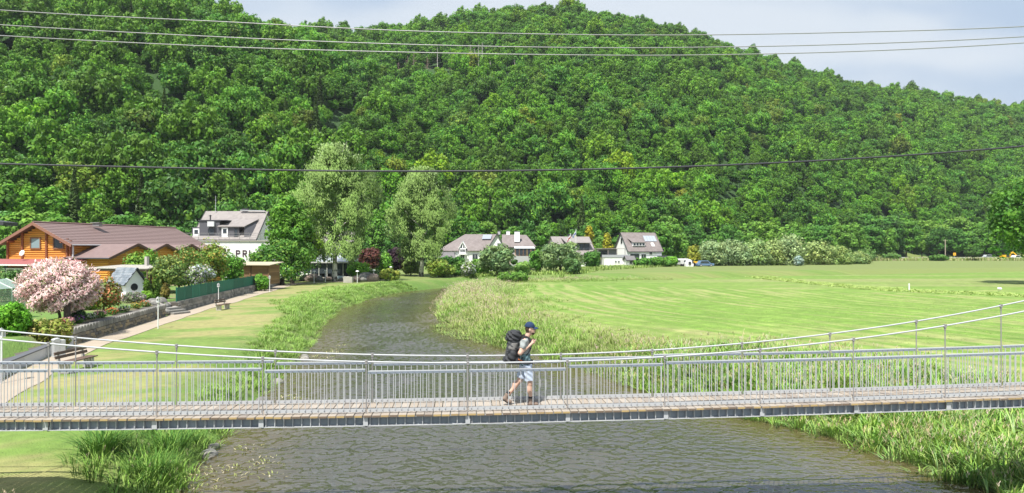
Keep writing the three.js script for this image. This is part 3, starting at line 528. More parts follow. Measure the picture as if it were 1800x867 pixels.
  const boot = (heel, toe, ank) => join(0.03, [cone(heel, toe, 0.043, 0.038), cone([lerp(heel[0], toe[0], 0.25), lerp(heel[1], toe[1], 0.25) + 0.03, heel[2]], ank, 0.05, 0.052), ball([lerp(heel[0], toe[0], 0.8), lerp(heel[1], toe[1], 0.8) + 0.008, heel[2]], 0.06, 0.042, 0.048)]);
  for (const [heel, toe, ank, top] of [[[0.035, 0.055, 0.095], [0.215, 0.05, 0.10], [0.083, 0.165, 0.095], 0.185], [[-0.495, 0.145, -0.085], [-0.365, 0.06, -0.085], [-0.425, 0.235, -0.085], 0.27]]) {
    const f = boot(heel, toe, ank), dx = toe[0] - heel[0], dy = toe[1] - heel[1], L = Math.hypot(dx, dy), nx = dy / L, ny = -dx / L, down = (x, y) => (x - heel[0]) * nx + (y - heel[1]) * ny;
    const lo = V(Math.min(heel[0], toe[0]) - 0.09, -0.03, heel[2] - 0.09), hi = V(Math.max(heel[0], toe[0]) + 0.1, top + 0.04, heel[2] + 0.09);
    const b = part('boot', field(lo, hi, 0.007, (x, y, z) => Math.max(f(x, y, z), down(x, y) - 0.032, (y - top))), bootMat, man);
    part('sole', field(lo, hi, 0.007, (x, y, z) => Math.max(f(x, y, z) - 0.006, 0.03 - down(x, y), down(x, y) - 0.052)), soleMat, b);
    part('sock', field(lo, V(hi.x, top + 0.09, hi.z), 0.008, (x, y, z) => Math.max(cone(ank, [ank[0] + (ank[0] < -0.2 ? 0.06 : -0.004), ank[1] + 0.1, ank[2]], 0.047, 0.05)(x, y, z), y - top - 0.035)), sockMat, man);
  }
  part('hair', field(V(-0.06, 1.56, -0.12), V(0.2, 1.86, 0.12), 0.006, (x, y, z) => Math.max(head(x, y, z) - 0.008, (x - 0.055) + (1.70 - y) * 0.15, 1.63 - y - (0.0))), hairMat, man);
  part('beard', field(V(0.03, 1.54, -0.1), V(0.22, 1.70, 0.1), 0.005, (x, y, z) => Math.max(join(0.02, [ball([0.115, 1.64, 0], 0.066, 0.06, 0.057), ball([0.145, 1.598, 0], 0.034, 0.029, 0.032)])(x, y, z) - 0.002, y - 1.622 + (x - 0.13) * 0.25, 0.085 - x)), hairMat, man);
  const cap = part('cap', field(V(-0.06, 1.70, -0.14), V(0.22, 1.90, 0.14), 0.006, (x, y, z) => Math.max(ball([0.068, 1.745, 0], 0.118, 0.118, 0.098)(x, y, z), 1.742 - y - (x - 0.07) * 0.12 )), navy, man);
  const brim = new MB(); for (let k = 0; k < 10; k++) { const a0 = -1.15 + k * 0.23, a1 = a0 + 0.23, q = (a, r, dy) => V(0.10 + Math.cos(a) * r * 1.15, 1.752 - Math.max(0, r - 0.07) * 0.42 + dy - Math.abs(Math.sin(a)) * 0.018, Math.sin(a) * r * 0.9); brim.hexa([q(a0, 0.06, -0.004), q(a0, 0.14, -0.004), q(a1, 0.14, -0.004), q(a1, 0.06, -0.004)].reverse(), [q(a0, 0.06, 0.004), q(a0, 0.14, 0.004), q(a1, 0.14, 0.004), q(a1, 0.06, 0.004)].reverse()); }
  part('brim', brim, navy, cap);
  for (const e of [-1, 1]) part('eye', new THREE.SphereGeometry(0.011, 10, 8).translate(0.166, 1.702, e * 0.034), mat('eye', 0.05, 0.04, 0.035, 0.3), man);

  // backpack
  const black = mat('black pack fabric', 0.025, 0.027, 0.032, 0.75), greyPk = mat('grey pack fabric', 0.16, 0.155, 0.15, 0.85), char = mat('charcoal pack fabric', 0.05, 0.052, 0.058, 0.8), orange = mat('orange strap', 0.55, 0.14, 0.03, 0.7);
  const pack = thing('backpack', 'large black and grey trekking backpack worn on the back of the hiker', 'backpack', feet.clone(), BROT);
  const wr = (x, y, z) => 0.007 * Math.sin(y * 50 + z * 24 + x * 30) + 0.005 * Math.sin(z * 60 - y * 33);
  part('pack_body', field(V(-0.58, 0.92, -0.24), V(-0.10, 1.60, 0.24), 0.011, (x, y, z) => join(0.06, [cone([-0.345, 1.06, -0.06], [-0.30, 1.42, -0.05], 0.135, 0.12), cone([-0.345, 1.06, 0.06], [-0.30, 1.42, 0.05], 0.135, 0.12), cone([-0.25, 1.02, 0], [-0.22, 1.42, 0], 0.13, 0.12)])(x, y, z) + wr(x, y, z)), char, pack);
  part('lid', field(V(-0.56, 1.38, -0.24), V(-0.08, 1.72, 0.24), 0.010, (x, y, z) => Math.max(join(0.05, [ball([-0.275, 1.585, 0], 0.165, 0.10, 0.17), ball([-0.30, 1.50, 0], 0.17, 0.09, 0.175)])(x, y, z) + wr(x * 1.3, y * 1.4, z), 1.435 - y)), black, pack);
  part('base_pocket', field(V(-0.60, 0.9, -0.24), V(-0.12, 1.14, 0.24), 0.010, (x, y, z) => Math.max(join(0.05, [ball([-0.38, 1.03, 0], 0.15, 0.09, 0.19), ball([-0.26, 1.0, 0], 0.14, 0.075, 0.17)])(x, y, z) + wr(x, y, z) * 0.7, y - 1.10)), black, pack);
  for (const e of [-1, 1]) {
    part('side_pocket', field(V(-0.50, 0.98, e > 0 ? 0.05 : -0.28), V(-0.16, 1.34, e > 0 ? 0.28 : -0.05), 0.010, (x, y, z) => Math.max(cone([-0.34, 1.10, e * 0.12], [-0.29, 1.26, e * 0.11], 0.105, 0.09)(x, y, z) + wr(x, y, z) * 0.6, (y - 1.28) + (x + 0.3) * 0.4)), black, pack);
    part('side_panel', field(V(-0.50, 1.22, e > 0 ? 0.05 : -0.28), V(-0.14, 1.46, e > 0 ? 0.28 : -0.05), 0.010, (x, y, z) => Math.max(cone([-0.32, 1.28, e * 0.085], [-0.28, 1.40, e * 0.08], 0.108, 0.098)(x, y, z), 1.25 - y - (x + 0.3) * 0.4, y - 1.41)), greyPk, pack);
    const sp = [[-0.13, 1.47], [-0.06, 1.545], [0.035, 1.50], [0.085, 1.40], [0.07, 1.27], [-0.02, 1.14], [-0.14, 1.07]].map(([x, y]) => V(x, y, e * (y > 1.3 ? 0.125 : 0.155)));
    const c = new THREE.CatmullRomCurve3(sp), S = new MB(), q = c.getPoints(24); for (let k = 0; k < 24; k++) { const w = k < 14 ? 0.055 : 0.025; S.rod(q[k], q[k + 1], 0.02, w); }
    part('shoulder_strap', S, black, pack);
    part('tension_strap', new MB().rod(V(-0.2, 1.06, e * 0.172), V(-0.11, 1.02, e * 0.172), 0.03, 0.02), orange, pack);
    part('compression_strap', new MB().rod(V(-0.46, 1.22, e * 0.165), V(-0.17, 1.34, e * 0.185), 0.012, 0.022), black, pack);
  }
  part('hip_belt', field(V(-0.26, 0.90, -0.24), V(0.16, 1.06, 0.24), 0.009, (x, y, z) => { const d = ball([-0.03, 0.98, 0], 0.155, 0.4, 0.195)(x, y, z); return Math.max(Math.abs(d) - 0.016, Math.abs(y - 0.985 + x * 0.12) - 0.042); }), black, pack);
  part('strap_end', new MB().rod(V(0.10, 1.33, 0.145), V(0.13, 1.12, 0.15), 0.006, 0.02), black, pack);
  part('haul_loop', new THREE.TorusGeometry(0.035, 0.008, 6, 12).translate(-0.16, 1.52, 0), black, pack);
}
// ------------------------------------------------------------------ left bank: walls, fence, path, lamps, benches, garden buildings
const glass = new THREE.MeshPhysicalMaterial({ name: 'window glass', color: lin(0.035, 0.045, 0.055), roughness: 0.06, specularIntensity: 1 }), white = mat('white render', 0.86, 0.86, 0.86, 0.85), whiteTrim = mat('white trim', 0.8, 0.8, 0.8, 0.5);
const stoneMats = [[0.20, 0.175, 0.13], [0.25, 0.21, 0.15], [0.16, 0.145, 0.12], [0.29, 0.235, 0.15], [0.13, 0.125, 0.115]].map((c, i) => mat('wall stone ' + i, ...c, 0.95, { bumpMap: grassBump, bumpScale: 0.02 }));
const greyStones = [[0.20, 0.195, 0.18], [0.25, 0.24, 0.22], [0.16, 0.155, 0.145], [0.30, 0.28, 0.25]].map((c, i) => mat('grey stone ' + i, ...c, 0.95, { bumpMap: grassBump, bumpScale: 0.02 }));
const mortar = mat('dark mortar', 0.10, 0.09, 0.075, 1), wood = mat('brown bench wood', 0.13, 0.085, 0.065, 0.8), concrete = mat('pale concrete', 0.42, 0.40, 0.36, 0.9);
function blockGeo(seed, w, h, t) {                                 // a roughly dressed stone
  const g = new THREE.BoxGeometry(w, h, t, 2, 2, 1), r = rng(seed), P = g.attributes.position, off = {};
  for (let i = 0; i < P.count; i++) { const k = [P.getX(i), P.getY(i), P.getZ(i)].map((v) => v.toFixed(3)).join(); const o = off[k] ??= [(r() - 0.5) * 0.1 * h, (r() - 0.5) * 0.1 * h, (P.getZ(i) > 0 ? 1 : 0) * ((r() - 0.5) * 0.05 + (Math.abs(P.getX(i)) < w * 0.1 ? 0.025 : 0))]; P.setXYZ(i, P.getX(i) + o[0], P.getY(i) + o[1], P.getZ(i) + o[2]); }
  const q = g.toNonIndexed(); q.computeVertexNormals(); return q;
}
const stoneSet = (seed, w, h, t) => [0, 1, 2, 3, 4].map((k) => blockGeo(seed + k, w * (0.92 + 0.02 * k), h, t));
function wallSegment(name, label, d0, d1, build, yBase) {
  const A = V(wallX(d0), 0, -d0), B = V(wallX(d1), 0, -d1), dx = B.x - A.x, dd = d1 - d0, L = Math.hypot(dx, dd);
  A.y = yBase ?? ground(A.x + 0.7, d0);
  const w = thing(name, label, 'wall', A, Math.atan2(dd, dx)), rd = (l) => ground(lerp(A.x, B.x, l / L) + 0.7, lerp(d0, d1, l / L)) - A.y;
  build(w, L, rd); return w;
}
function courses(w, L, y0, rows, bw, bh, mats, seed, z, gapTop = 0) {
  const set = stoneSet(seed, bw - 0.025, bh - 0.02, 0.22), r = rng(seed);
  for (let j = 0; j < rows; j++) for (let x = (j % 2 ? bw * 0.5 : 0) + bw * 0.5; x < L; x += bw) { const m = part('stone', set[Math.floor(r() * 5)], mats[Math.floor(r() * mats.length)], w); m.position.set(x + (r() - 0.5) * 0.03, y0 + (j + 0.5) * bh, z + (r() - 0.5) * 0.03); }
}
wallSegment('garden_wall', 'low garden wall of smooth pale grey panels on a rough stone base', 17, 34.3, (w, L) => {
  const r = rng(3); part('wall_core', new MB().box(L, 0.93, 0.9, L / 2, 0.465, -0.45), mortar, w);
  courses(w, L, 0.0, 2, 0.52, 0.22, stoneMats, 41, -0.06);
  const pm = [0.50, 0.53, 0.47].map((v, i) => mat('pale wall panel ' + i, v, v * 1.01, v * 1.04, 0.8));
  for (let x = 0, k = 0; x < L - 0.1; k++) { const l = Math.min(2.3, L - x); part('panel', new RoundedBoxGeometry(l - 0.012, 0.50, 0.07, 1, 0.01).translate(x + l / 2, 0.69, 0.03), pm[Math.floor(r() * 3)], w); x += l; }
  for (let x = 0; x < L - 0.1;) { const l = Math.min(1.15, L - x); part('coping_stone', new RoundedBoxGeometry(l - 0.01, 0.05, 0.34, 1, 0.01).translate(x + l / 2, 0.968, -0.07), mat('dark slate coping', 0.10, 0.105, 0.12, 0.7), w); x += l; }
});
wallSegment('garden_wall', 'dark basalt block garden wall with a scalloped top course and flowers above', 34.5, 49.6, (w, L) => {
  part('wall_core', new MB().box(L, 0.80, 0.9, L / 2, 0.40, -0.47), mortar, w);
  courses(w, L, 0, 3, 0.46, 0.175, stoneMats, 61, -0.07);
  const r = rng(8), g = [0, 1, 2].map((k) => { const s = new THREE.Shape(); s.moveTo(-0.17, -0.12); s.lineTo(0.17, -0.12); s.lineTo(0.17, 0.03); s.absarc(0, 0.03, 0.17, 0, Math.PI, false); return new THREE.ExtrudeGeometry(s, { depth: 0.2, bevelEnabled: true, bevelSize: 0.012, bevelThickness: 0.02, bevelSegments: 1, curveSegments: 6 }).scale(1, 1 - k * 0.05, 1); });
  for (let x = 0.2; x < L - 0.1; x += 0.375) { const m = part('scalloped_stone', g[Math.floor(r() * 3)], greyStones[Math.floor(r() * 3)], w); m.position.set(x, 0.66, -0.18 + (r() - 0.5) * 0.02); }
});
// rockery and steps at the wall's end
{
  const rk = thing('rockery', 'rockery of grey boulders with stone steps at the end of the basalt wall', 'rockery', onGround(-25.0, 51), 0), r = rng(19);
  const stone = (R, seed) => { const g = new THREE.IcosahedronGeometry(R, 2), P = g.attributes.position; for (let i = 0; i < P.count; i++) { const v = V(P.getX(i), P.getY(i), P.getZ(i)), k = 0.8 + 0.45 * vn(v.x / R * 1.3 + seed, v.y / R * 1.3 + v.z / R + seed * 2); P.setXYZ(i, v.x * k * 1.15, v.y * k * 0.8, v.z * k); } g.computeVertexNormals(); return g; };
  globalThis.boulderGeo = stone;
  const o = rk.position;
  for (let k = 0; k < 24; k++) { const t = (k % 8) / 7, row = Math.floor(k / 8), R = 0.27 + r() * 0.16, d = 49.9 + t * 2.6, X = wallX(d) - 0.4 - row * 0.42 + (r() - 0.5) * 0.3; const b = part('boulder', stone(R, k), greyStones[k % 4], rk); b.position.set(X - o.x, 1.45 + row * 0.34 - o.y + (r() - 0.5) * 0.1, -d - o.z); b.rotation.y = r() * 6; }
  for (let k = 0; k < 3; k++) part('step', new RoundedBoxGeometry(1.6, 0.16, 0.5, 1, 0.02).rotateY(1.25).translate(wallX(51.2) + 0.55 - k * 0.35 - o.x, 1.36 + k * 0.16 - o.y, -51.2 - o.z), greyStones[1], rk);
}
const fenceWall = (label, d0, d1, seed) => wallSegment('fence_wall', label, d0, d1, (w, L, rd) => {
  part('wall_core', new MB().box(L, 0.74, 0.9, L / 2, 0.37, -0.47), mortar, w);
  courses(w, L, 0, 3, 0.62, 0.255, greyStones, seed, -0.07);
});
fenceWall('grey stone retaining wall under the green fence, the stretch beside the second bench', 52.7, 70, 91);
fenceWall('grey stone retaining wall under the green fence, the far stretch towards the leafy tree', 70.1, 95, 97);
{
  const A = V(wallX(52.8) - 0.15, 2.06, -52.8), green = [[0.008, 0.12, 0.08], [0.010, 0.14, 0.095], [0.007, 0.105, 0.072]].map((c, i) => mat('green fence mesh ' + i, ...c, 0.7)), f = thing('green_fence', 'long dark green privacy fence along the top of the stone wall', 'fence', A), r = rng(7);
  for (let d = 52.8; d < 94; d += 2.0) {
    const x0 = wallX(d) - 0.15 - A.x, x1 = wallX(d + 1.94) - 0.15 - A.x, y = -0.14 * (d - 52.8) / 42, sag = (r() - 0.5) * 0.03, a = V(x0, y, -(d - 52.8)), b = V(x1, y, -(d + 1.94 - 52.8));
    part('fence_panel', new MB().slab(a.clone().setY(y + 0.02), b.clone().setY(y + 0.02), b.clone().setY(y + 1.06 + sag), a.clone().setY(y + 1.08), 0.03), green[Math.floor(r() * 3)], f);
    part('fence_post', new MB().bar(V(x0 - 0.06, y - 0.3, a.z), V(x0 - 0.06, y + 1.15, a.z), 0.03, 0.03, 8), green[2], f);
  }
}
{ // gravel path along the walls
  const P = [], U = [], I = []; let n = 0;
  for (let d = 14; d <= 112; d += 0.8, n++) for (let k = 0; k < 4; k++) { const w = k / 3, X = (d < 95 ? wallX(d) : lerp(-31.8, -22, smooth(95, 112, d))) + 0.12 + w * (d < 60 ? 1.5 : 1.9) + (k === 3 ? 0.25 * (vn(d / 1.7, 3) - 0.5) : 0); P.push(X, ground(X, d) + 0.022, -d); U.push(X, d); }
  for (let j = 0; j + 1 < n; j++) for (let k = 0; k < 3; k++) { const a = j * 4 + k; I.push(a, a + 1, a + 5, a, a + 5, a + 4); }
  const g = new THREE.BufferGeometry(); g.setAttribute('position', new THREE.Float32BufferAttribute(P, 3)); g.setAttribute('uv', new THREE.Float32BufferAttribute(U, 2)); g.setIndex(I); g.computeVertexNormals();
  const t = tex(256, 256, (u, v) => mix3(mix3([0.41, 0.345, 0.275], [0.31, 0.26, 0.20], tileNoise(u, v, 8)), [0.25, 0.26, 0.10], smooth(0.58, 0.7, tileNoise(u, v, 5, 9)) * 0.5)); t.repeat.set(1 / 4, 1 / 4);
  tag(part('path', g, new THREE.MeshStandardMaterial({ name: 'beige gravel', map: t, roughness: 1 }), scene), 'beige gravel path along the garden walls', undefined, undefined, 'structure');
}
// lamps
function lantern(x, d, h, label) {
  const l = thing('garden_lamp', label, 'lamp', onGround(x, d));
  part('pole', new MB().bar(V(0, -0.1, 0), V(0, h - 0.3, 0), 0.035, 0.03, 10), whiteTrim, l);
  const hd = part('lamp_head', new MB().box(0.17, 0.03, 0.17, 0, h - 0.30, 0).box(0.02, 0.2, 0.02, 0.075, h - 0.19, 0.075).box(0.02, 0.2, 0.02, -0.075, h - 0.19, 0.075).box(0.02, 0.2, 0.02, 0.075, h - 0.19, -0.075).box(0.02, 0.2, 0.02, -0.075, h - 0.19, -0.075).bar(V(0, h - 0.09, 0), V(0, h + 0.03, 0), 0.16, 0.02, 4), whiteTrim, l);
  part('pane', new MB().box(0.13, 0.2, 0.13, 0, h - 0.19, 0), mat('frosted lamp glass', 0.5, 0.52, 0.54, 0.3), hd);
  return l;
}
lantern((3 - 900) * 25 / FOCAL, 25, 2.0, 'white lantern on a pole in front of the pale panel wall');
lantern((278 - 900) * 41.7 / FOCAL, 41.7, 1.9, 'white lantern on a tall pole on the lawn before the basalt wall');
lantern((384 - 900) * 62 / FOCAL, 62, 1.75, 'white lantern on a pole behind the small bench by the green fence');
lantern((474 - 900) * 78 / FOCAL, 78, 1.85, 'white lantern on a pole before the far end of the green fence');
const mush = (x, y, d, label) => { const l = thing('garden_lamp', label, 'lamp', px(x, d)), h = 1.72; part('pole', new MB().bar(V(0, -0.1, 0), V(0, h - 0.2, 0), 0.05, 0.045, 10), whiteTrim, l); part('lamp_shade', new THREE.CylinderGeometry(0.12, 0.27, 0.14, 14).translate(0, h, 0), whiteTrim, l); part('lamp_glass', new THREE.CylinderGeometry(0.1, 0.08, 0.2, 12).translate(0, h - 0.15, 0), mat('frosted lamp glass', 0.5, 0.52, 0.54, 0.3), l); return l; };
mush(552, 497, 99, 'white mushroom lamp on the terrace lawn, beside the dense green tree');
mush(572, 495, 102, 'white mushroom lamp just before the birch trunk with the terrace behind it');
mush(628, 495, 100, 'white mushroom lamp on open lawn right of the birch trunk and stone block');
mush(657, 491, 105, 'white mushroom lamp touching the dark clipped shrub on the lawn');
mush(648, 478, 118, 'white mushroom lamp behind the boulder row, near the red maple');
mush(687, 474, 121, 'white mushroom lamp peeping over the yellow green shrub by the purple bush');
// benches
function bench(x, d, label) {
  const b = thing('park_bench', label, 'bench', onGround(x, d), Math.PI / 2 - 0.03);
  for (const s of [-0.72, 0.72]) { part('bench_end', new MB().box(0.11, 0.40, 0.40, s, 0.20, 0.02).box(0.10, 0.48, 0.09, s, 0.60, -0.24, 0, -0.22), concrete, b); }
  for (let k = 0; k < 4; k++) part('seat_slat', new RoundedBoxGeometry(1.9, 0.045, 0.095, 1, 0.008).translate(0, 0.43, 0.22 - k * 0.115), wood, b);
  for (let k = 0; k < 2; k++) part('back_slat', new RoundedBoxGeometry(1.9, 0.115, 0.04, 1, 0.008).rotateX(-0.2).translate(0, 0.62 + k * 0.15, -0.195 - k * 0.032), wood, b);
  return b;
}
bench(-17.25, 27.4, 'brown wooden bench with pale ends beside the path, near the grey cabinet');
bench(-23.0, 55, 'small brown wooden bench on the lawn below the green fence');
{ const c = thing('utility_cabinet', 'grey utility cabinet with rounded top in front of the pale panel wall', 'cabinet', onGround(wallX(30.6) + 0.55, 30.6), 0.9); const m = mat('grey plastic cabinet', 0.42, 0.43, 0.43, 0.6);
  part('cabinet_body', new RoundedBoxGeometry(0.46, 0.74, 0.3, 2, 0.02).translate(0, 0.39, 0), m, c); part('cabinet_lid', new THREE.CylinderGeometry(0.25, 0.25, 0.34, 16, 1, false, 0, Math.PI).rotateZ(Math.PI / 2).rotateX(-Math.PI / 2).scale(1, 0.35, 1).rotateY(Math.PI / 2).translate(0, 0.76, 0), m, c);
  for (const s of [-1, 1]) part('cabinet_door', new MB().box(0.205, 0.62, 0.012, s * 0.107, 0.39, 0.155), mat('grey cabinet door', 0.47, 0.48, 0.48, 0.6), c); part('plinth', new MB().box(0.5, 0.1, 0.34, 0, 0.0, 0), concrete, c); }
// windows, generic
function windowPart(parent, x, y, z, w, h, ry = 0, { frame = whiteTrim, bars = 1, fw = 0.07, pane = glass } = {}) {
  const g = new THREE.Group(); g.name = 'window'; g.position.set(x, y, z); g.rotation.y = ry; parent.add(g);
  const F = new MB(); for (const s of [-1, 1]) { F.box(fw, h + fw, 0.08, s * w / 2, 0, 0.04); F.box(w - fw, fw, 0.08, 0, s * h / 2, 0.04); } for (let k = 1; k <= bars; k++) F.box(fw * 0.7, h - fw, 0.06, -w / 2 + w * k / (bars + 1), 0, 0.035);
  part('frame', F, frame, g); part('pane', new MB().box(w - fw, h - fw, 0.02, 0, 0, 0.02), pane, g); return g;
}
const doorPart = (parent, x, y, z, w, h, ry, m) => { const g = new THREE.Group(); g.name = 'door'; g.position.set(x, y, z); g.rotation.y = ry; parent.add(g); part('door_leaf', new MB().box(w, h, 0.06, 0, h / 2, 0.03), m, g); part('pane', new MB().box(w * 0.6, h * 0.35, 0.02, 0, h * 0.72, 0.06), glass, g); part('handle', new MB().box(0.12, 0.03, 0.05, w * 0.38, h * 0.48, 0.085), steelDark, g); return g; };
const roofTex = (seed, base, dark, rows) => { const t = tex(256, 256, (u, v) => { const row = Math.floor(v * rows), k = Math.floor(u * rows * 1.2 + (row % 2) * 0.5), e = (v * rows) % 1, n = vn(k * 3.7 + seed, row * 5.3), m = fbm(u * 6 + seed, v * 6, 3); return mix3(base, dark, n * 0.55 + (m - 0.5) * 0.7 + (e < 0.12 ? 0.35 : 0)); }); return t; };
function roofMat(name, seed, base, dark, rows, metres) { const t = roofTex(seed, base, dark, rows); t.repeat.set(1 / metres, 1 / metres); return mats[name] ??= new THREE.MeshStandardMaterial({ name, map: t, roughness: 0.75 }); }
// white shrine house with slate roof
{
  const p = px(224, 56); p.y = 2.1; const c = thing('garden_chapel', 'tiny white garden chapel with grey slate roof and round grille', 'chapel', p, -0.52), L = 2.15, W = 1.55, h = 1.35, top = 2.45, slate = [[0.17, 0.20, 0.235], [0.20, 0.23, 0.265], [0.15, 0.175, 0.205], [0.23, 0.255, 0.285]].map((q, i) => mat('slate ' + i, ...q, 0.6));
  part('wall', new MB().box(L, h, W, 0, h / 2, 0), white, c);
  for (const s of [-1, 1]) { const q = [V(0, top - 0.12, -W / 2), V(0, top - 0.12, W / 2)]; part('gable', new MB().prism([V(s * (L / 2 - 0.08), h, W / 2 * s), V(s * (L / 2 - 0.08), h, -W / 2 * s), V(s * (L / 2 - 0.08), top - 0.1, 0)], V(s * 0.08, 0, 0)), white, c); }
  const r = rng(4), ov = 0.28, run = W / 2 + ov, sl = Math.hypot(run, top - h + 0.25), ang = Math.atan2(top - h + 0.25, run), tileG = [0, 1, 2].map((k) => new MB().box(0.262 - k * 0.004, 0.02, 0.27, 0, 0, 0).build());
  for (const s of [-1, 1]) {
    const roof = new THREE.Group(); roof.name = 'roof'; roof.position.set(0, top, 0); roof.rotation.y = s > 0 ? 0 : Math.PI; c.add(roof);
    part('roof_board', new MB().box(L + 0.56, 0.04, sl, 0, -sl / 2 * Math.sin(ang), sl / 2 * Math.cos(ang), 0, ang), mat('dark fascia', 0.035, 0.04, 0.05, 0.7), roof);
    for (let j = 0; j < 7; j++) for (let i = 0; i < 10; i++) { const m = part('slate_tile', tileG[Math.floor(r() * 3)], slate[Math.floor(r() * 4)], roof), v = (j + 0.5) * sl / 7; m.position.set((i - 4.5) * 0.27 + (j % 2 ? 0.06 : -0.06), -v * Math.sin(ang) + 0.045, v * Math.cos(ang) + 0.02); m.rotation.x = ang - 0.05; }
  }
  const gr = new THREE.Group(); gr.name = 'round_grille'; gr.position.set(L / 2 + 0.02, 0.95, 0.1); gr.rotation.y = Math.PI / 2; c.add(gr);
  part('grille_ring', new THREE.TorusGeometry(0.26, 0.035, 8, 24), mat('dark iron', 0.03, 0.03, 0.035, 0.6), gr); part('grille_back', new THREE.CircleGeometry(0.25, 24).translate(0, 0, -0.005), mat('shadowed niche', 0.06, 0.07, 0.08, 0.9), gr); const gb = new MB(); for (let k = -2; k <= 2; k++) gb.box(0.02, 0.46, 0.02, k * 0.09, 0, 0.01).box(0.46, 0.02, 0.02, 0, k * 0.09, 0.012); part('grille_bars', gb, mat('dark iron', 0.03, 0.03, 0.035, 0.6), gr);  // grille back is a flat dark disc, shade painted as colour
  part('plinth', new MB().box(L + 0.5, 0.5, W + 0.7, 0.1, 0.1, 0.1), white, c); part('niche', new MB().box(0.3, 0.34, 0.05, 0.35, 0.72, W / 2 + 0.03), mat('brown niche', 0.12, 0.07, 0.06, 0.9), c);
}
// log cabin: long axis runs away from the river, gable towards the lawn
{
  const phi = 0.28, apex = at(70, 392, 75), c = thing('log_cabin', 'large honey coloured log cabin with brown tiled roof and a row of small gables', 'house', V(apex.x, 2.1, apex.z), -phi), y0 = 2.1;
  // local: x across the gable (towards the river), z back along the ridge is negative
  const HW = 4.5, LEN = 19.2, ridge = apex.y - y0, eave = ridge - 2.05, ov = 0.75, logs = [[0.62, 0.275, 0.045], [0.66, 0.31, 0.055], [0.57, 0.245, 0.04], [0.70, 0.345, 0.075]].map((q, i) => mat('varnished log ' + i, ...q, 0.55)), postMat = mat('red brown log end', 0.26, 0.085, 0.035, 0.65);
  const fascia = mat('red brown fascia', 0.27, 0.13, 0.095, 0.7), r = rng(12), lg = {};
  const tiles = (seed) => { const t = tex(256, 256, (u, v) => { const e = (v * 8) % 1, q = Math.abs(Math.sin(u * 8 * Math.PI)), n = vn(Math.floor(u * 8) * 3.1 + seed, Math.floor(v * 8) * 4.7); return mix3(mix3([0.235, 0.165, 0.155], [0.175, 0.118, 0.11], n * 0.6 + (1 - q) * 0.4), [0.10, 0.06, 0.055], e < 0.13 ? 0.7 : 0); }); t.repeat.set(1 / 2.6, 1 / 2.9); return t; };
  const roofM = new THREE.MeshStandardMaterial({ name: 'brown roof tiles', map: tiles(3), roughness: 0.6 });
  const logWall = (name, x0, z0, x1, z1, yA, yB, cut) => {          // logs laid one on another
    const w = new THREE.Group(); w.name = name; c.add(w); const D = 0.24, dx = x1 - x0, dz = z1 - z0, L0 = Math.hypot(dx, dz);
    for (let y = yA + D / 2, k = 0; y < yB; y += D, k++) { const [a, b] = cut ? cut(y) : [0, 1]; if (b - a < 0.02) continue; const l = (b - a) * L0, key = l.toFixed(1); const g = lg[key] ??= new THREE.CylinderGeometry(0.125, 0.125, l, 10).rotateZ(Math.PI / 2), m = part('log', g, logs[Math.floor(r() * 4)], w), t = (a + b) / 2; m.position.set(x0 + dx * t, y, z0 + dz * t); m.rotation.y = Math.atan2(-dz, dx); }
    return w;
  };
  const gcut = (y) => y < eave ? [0, 1] : (() => { const f = clamp((ridge - 0.25 - y) / (ridge - eave)) / 2; return [0.5 - f, 0.5 + f]; })();
  logWall('gable_wall', -HW, 0, HW, 0, 0, ridge - 0.2, gcut);
  logWall('side_wall', HW, 0, HW, -LEN, 0, eave + 0.1); logWall('side_wall', -HW, 0, -HW, -LEN, 0, eave + 0.1); logWall('rear_wall', -HW, -LEN, HW, -LEN, 0, ridge - 0.2, gcut);
  for (const x of [-HW + 0.1, -2.3, 1.1, HW - 0.55, HW - 0.1]) part('log_post', new MB().bar(V(x, 2.2, 0.16), V(x, Math.min(eave + 0.1 + (HW - Math.abs(x)) * 0.42, ridge - 0.5), 0.16), 0.14, 0.14, 8), postMat, c);
  for (const x of [-3.6, HW - 0.7]) part('purlin', new MB().bar(V(x, ridge - 0.35 - Math.abs(x) * 0.455, -0.4), V(x, ridge - 0.35 - Math.abs(x) * 0.455, 0.85), 0.13, 0.13, 8), postMat, c);
  const brown = mat('brown window frame', 0.22, 0.10, 0.05, 0.6);
  windowPart(c, -0.45, eave - 0.15, 0.13, 1.35, 1.15, 0, { frame: brown, bars: 0, fw: 0.13, pane: mat('bright window glass', 0.22, 0.30, 0.33, 0.1) }); windowPart(c, 2.75, eave - 0.15, 0.13, 1.35, 1.15, 0, { frame: brown, bars: 0, fw: 0.13 }); windowPart(c, -3.6, 1.2, 0.13, 1.5, 1.2, 0, { frame: brown });
  // roof: two slopes with stepped courses
  const slope = (s) => { const R = new MB(), n = 13, A = V(0, ridge, 0), B = V(s * (HW + ov), ridge - (HW + ov) * (ridge - eave) / HW, 0), f = ov + 0.1, bk = -LEN - 0.5; for (let k = 0; k < n; k++) { const a = A.clone().lerp(B, k / n), b = A.clone().lerp(B, (k + 1) / n + 0.01); a.y += 0.02; b.y += 0.06; const q = s > 0 ? [V(b.x, b.y, f), V(b.x, b.y, bk), V(a.x, a.y, bk), V(a.x, a.y, f)] : [V(a.x, a.y, f), V(a.x, a.y, bk), V(b.x, b.y, bk), V(b.x, b.y, f)]; R.slab(...q, 0.07); } return R; };
  const rf = part('roof', slope(1), roofM, c); part('roof', slope(-1), roofM, c);
  part('ridge_tiles', new MB().bar(V(0, ridge + 0.05, ov + 0.12), V(0, ridge + 0.05, -LEN - 0.5), 0.13, 0.13, 8), mat('dark ridge tile', 0.17, 0.10, 0.095, 0.7), rf);
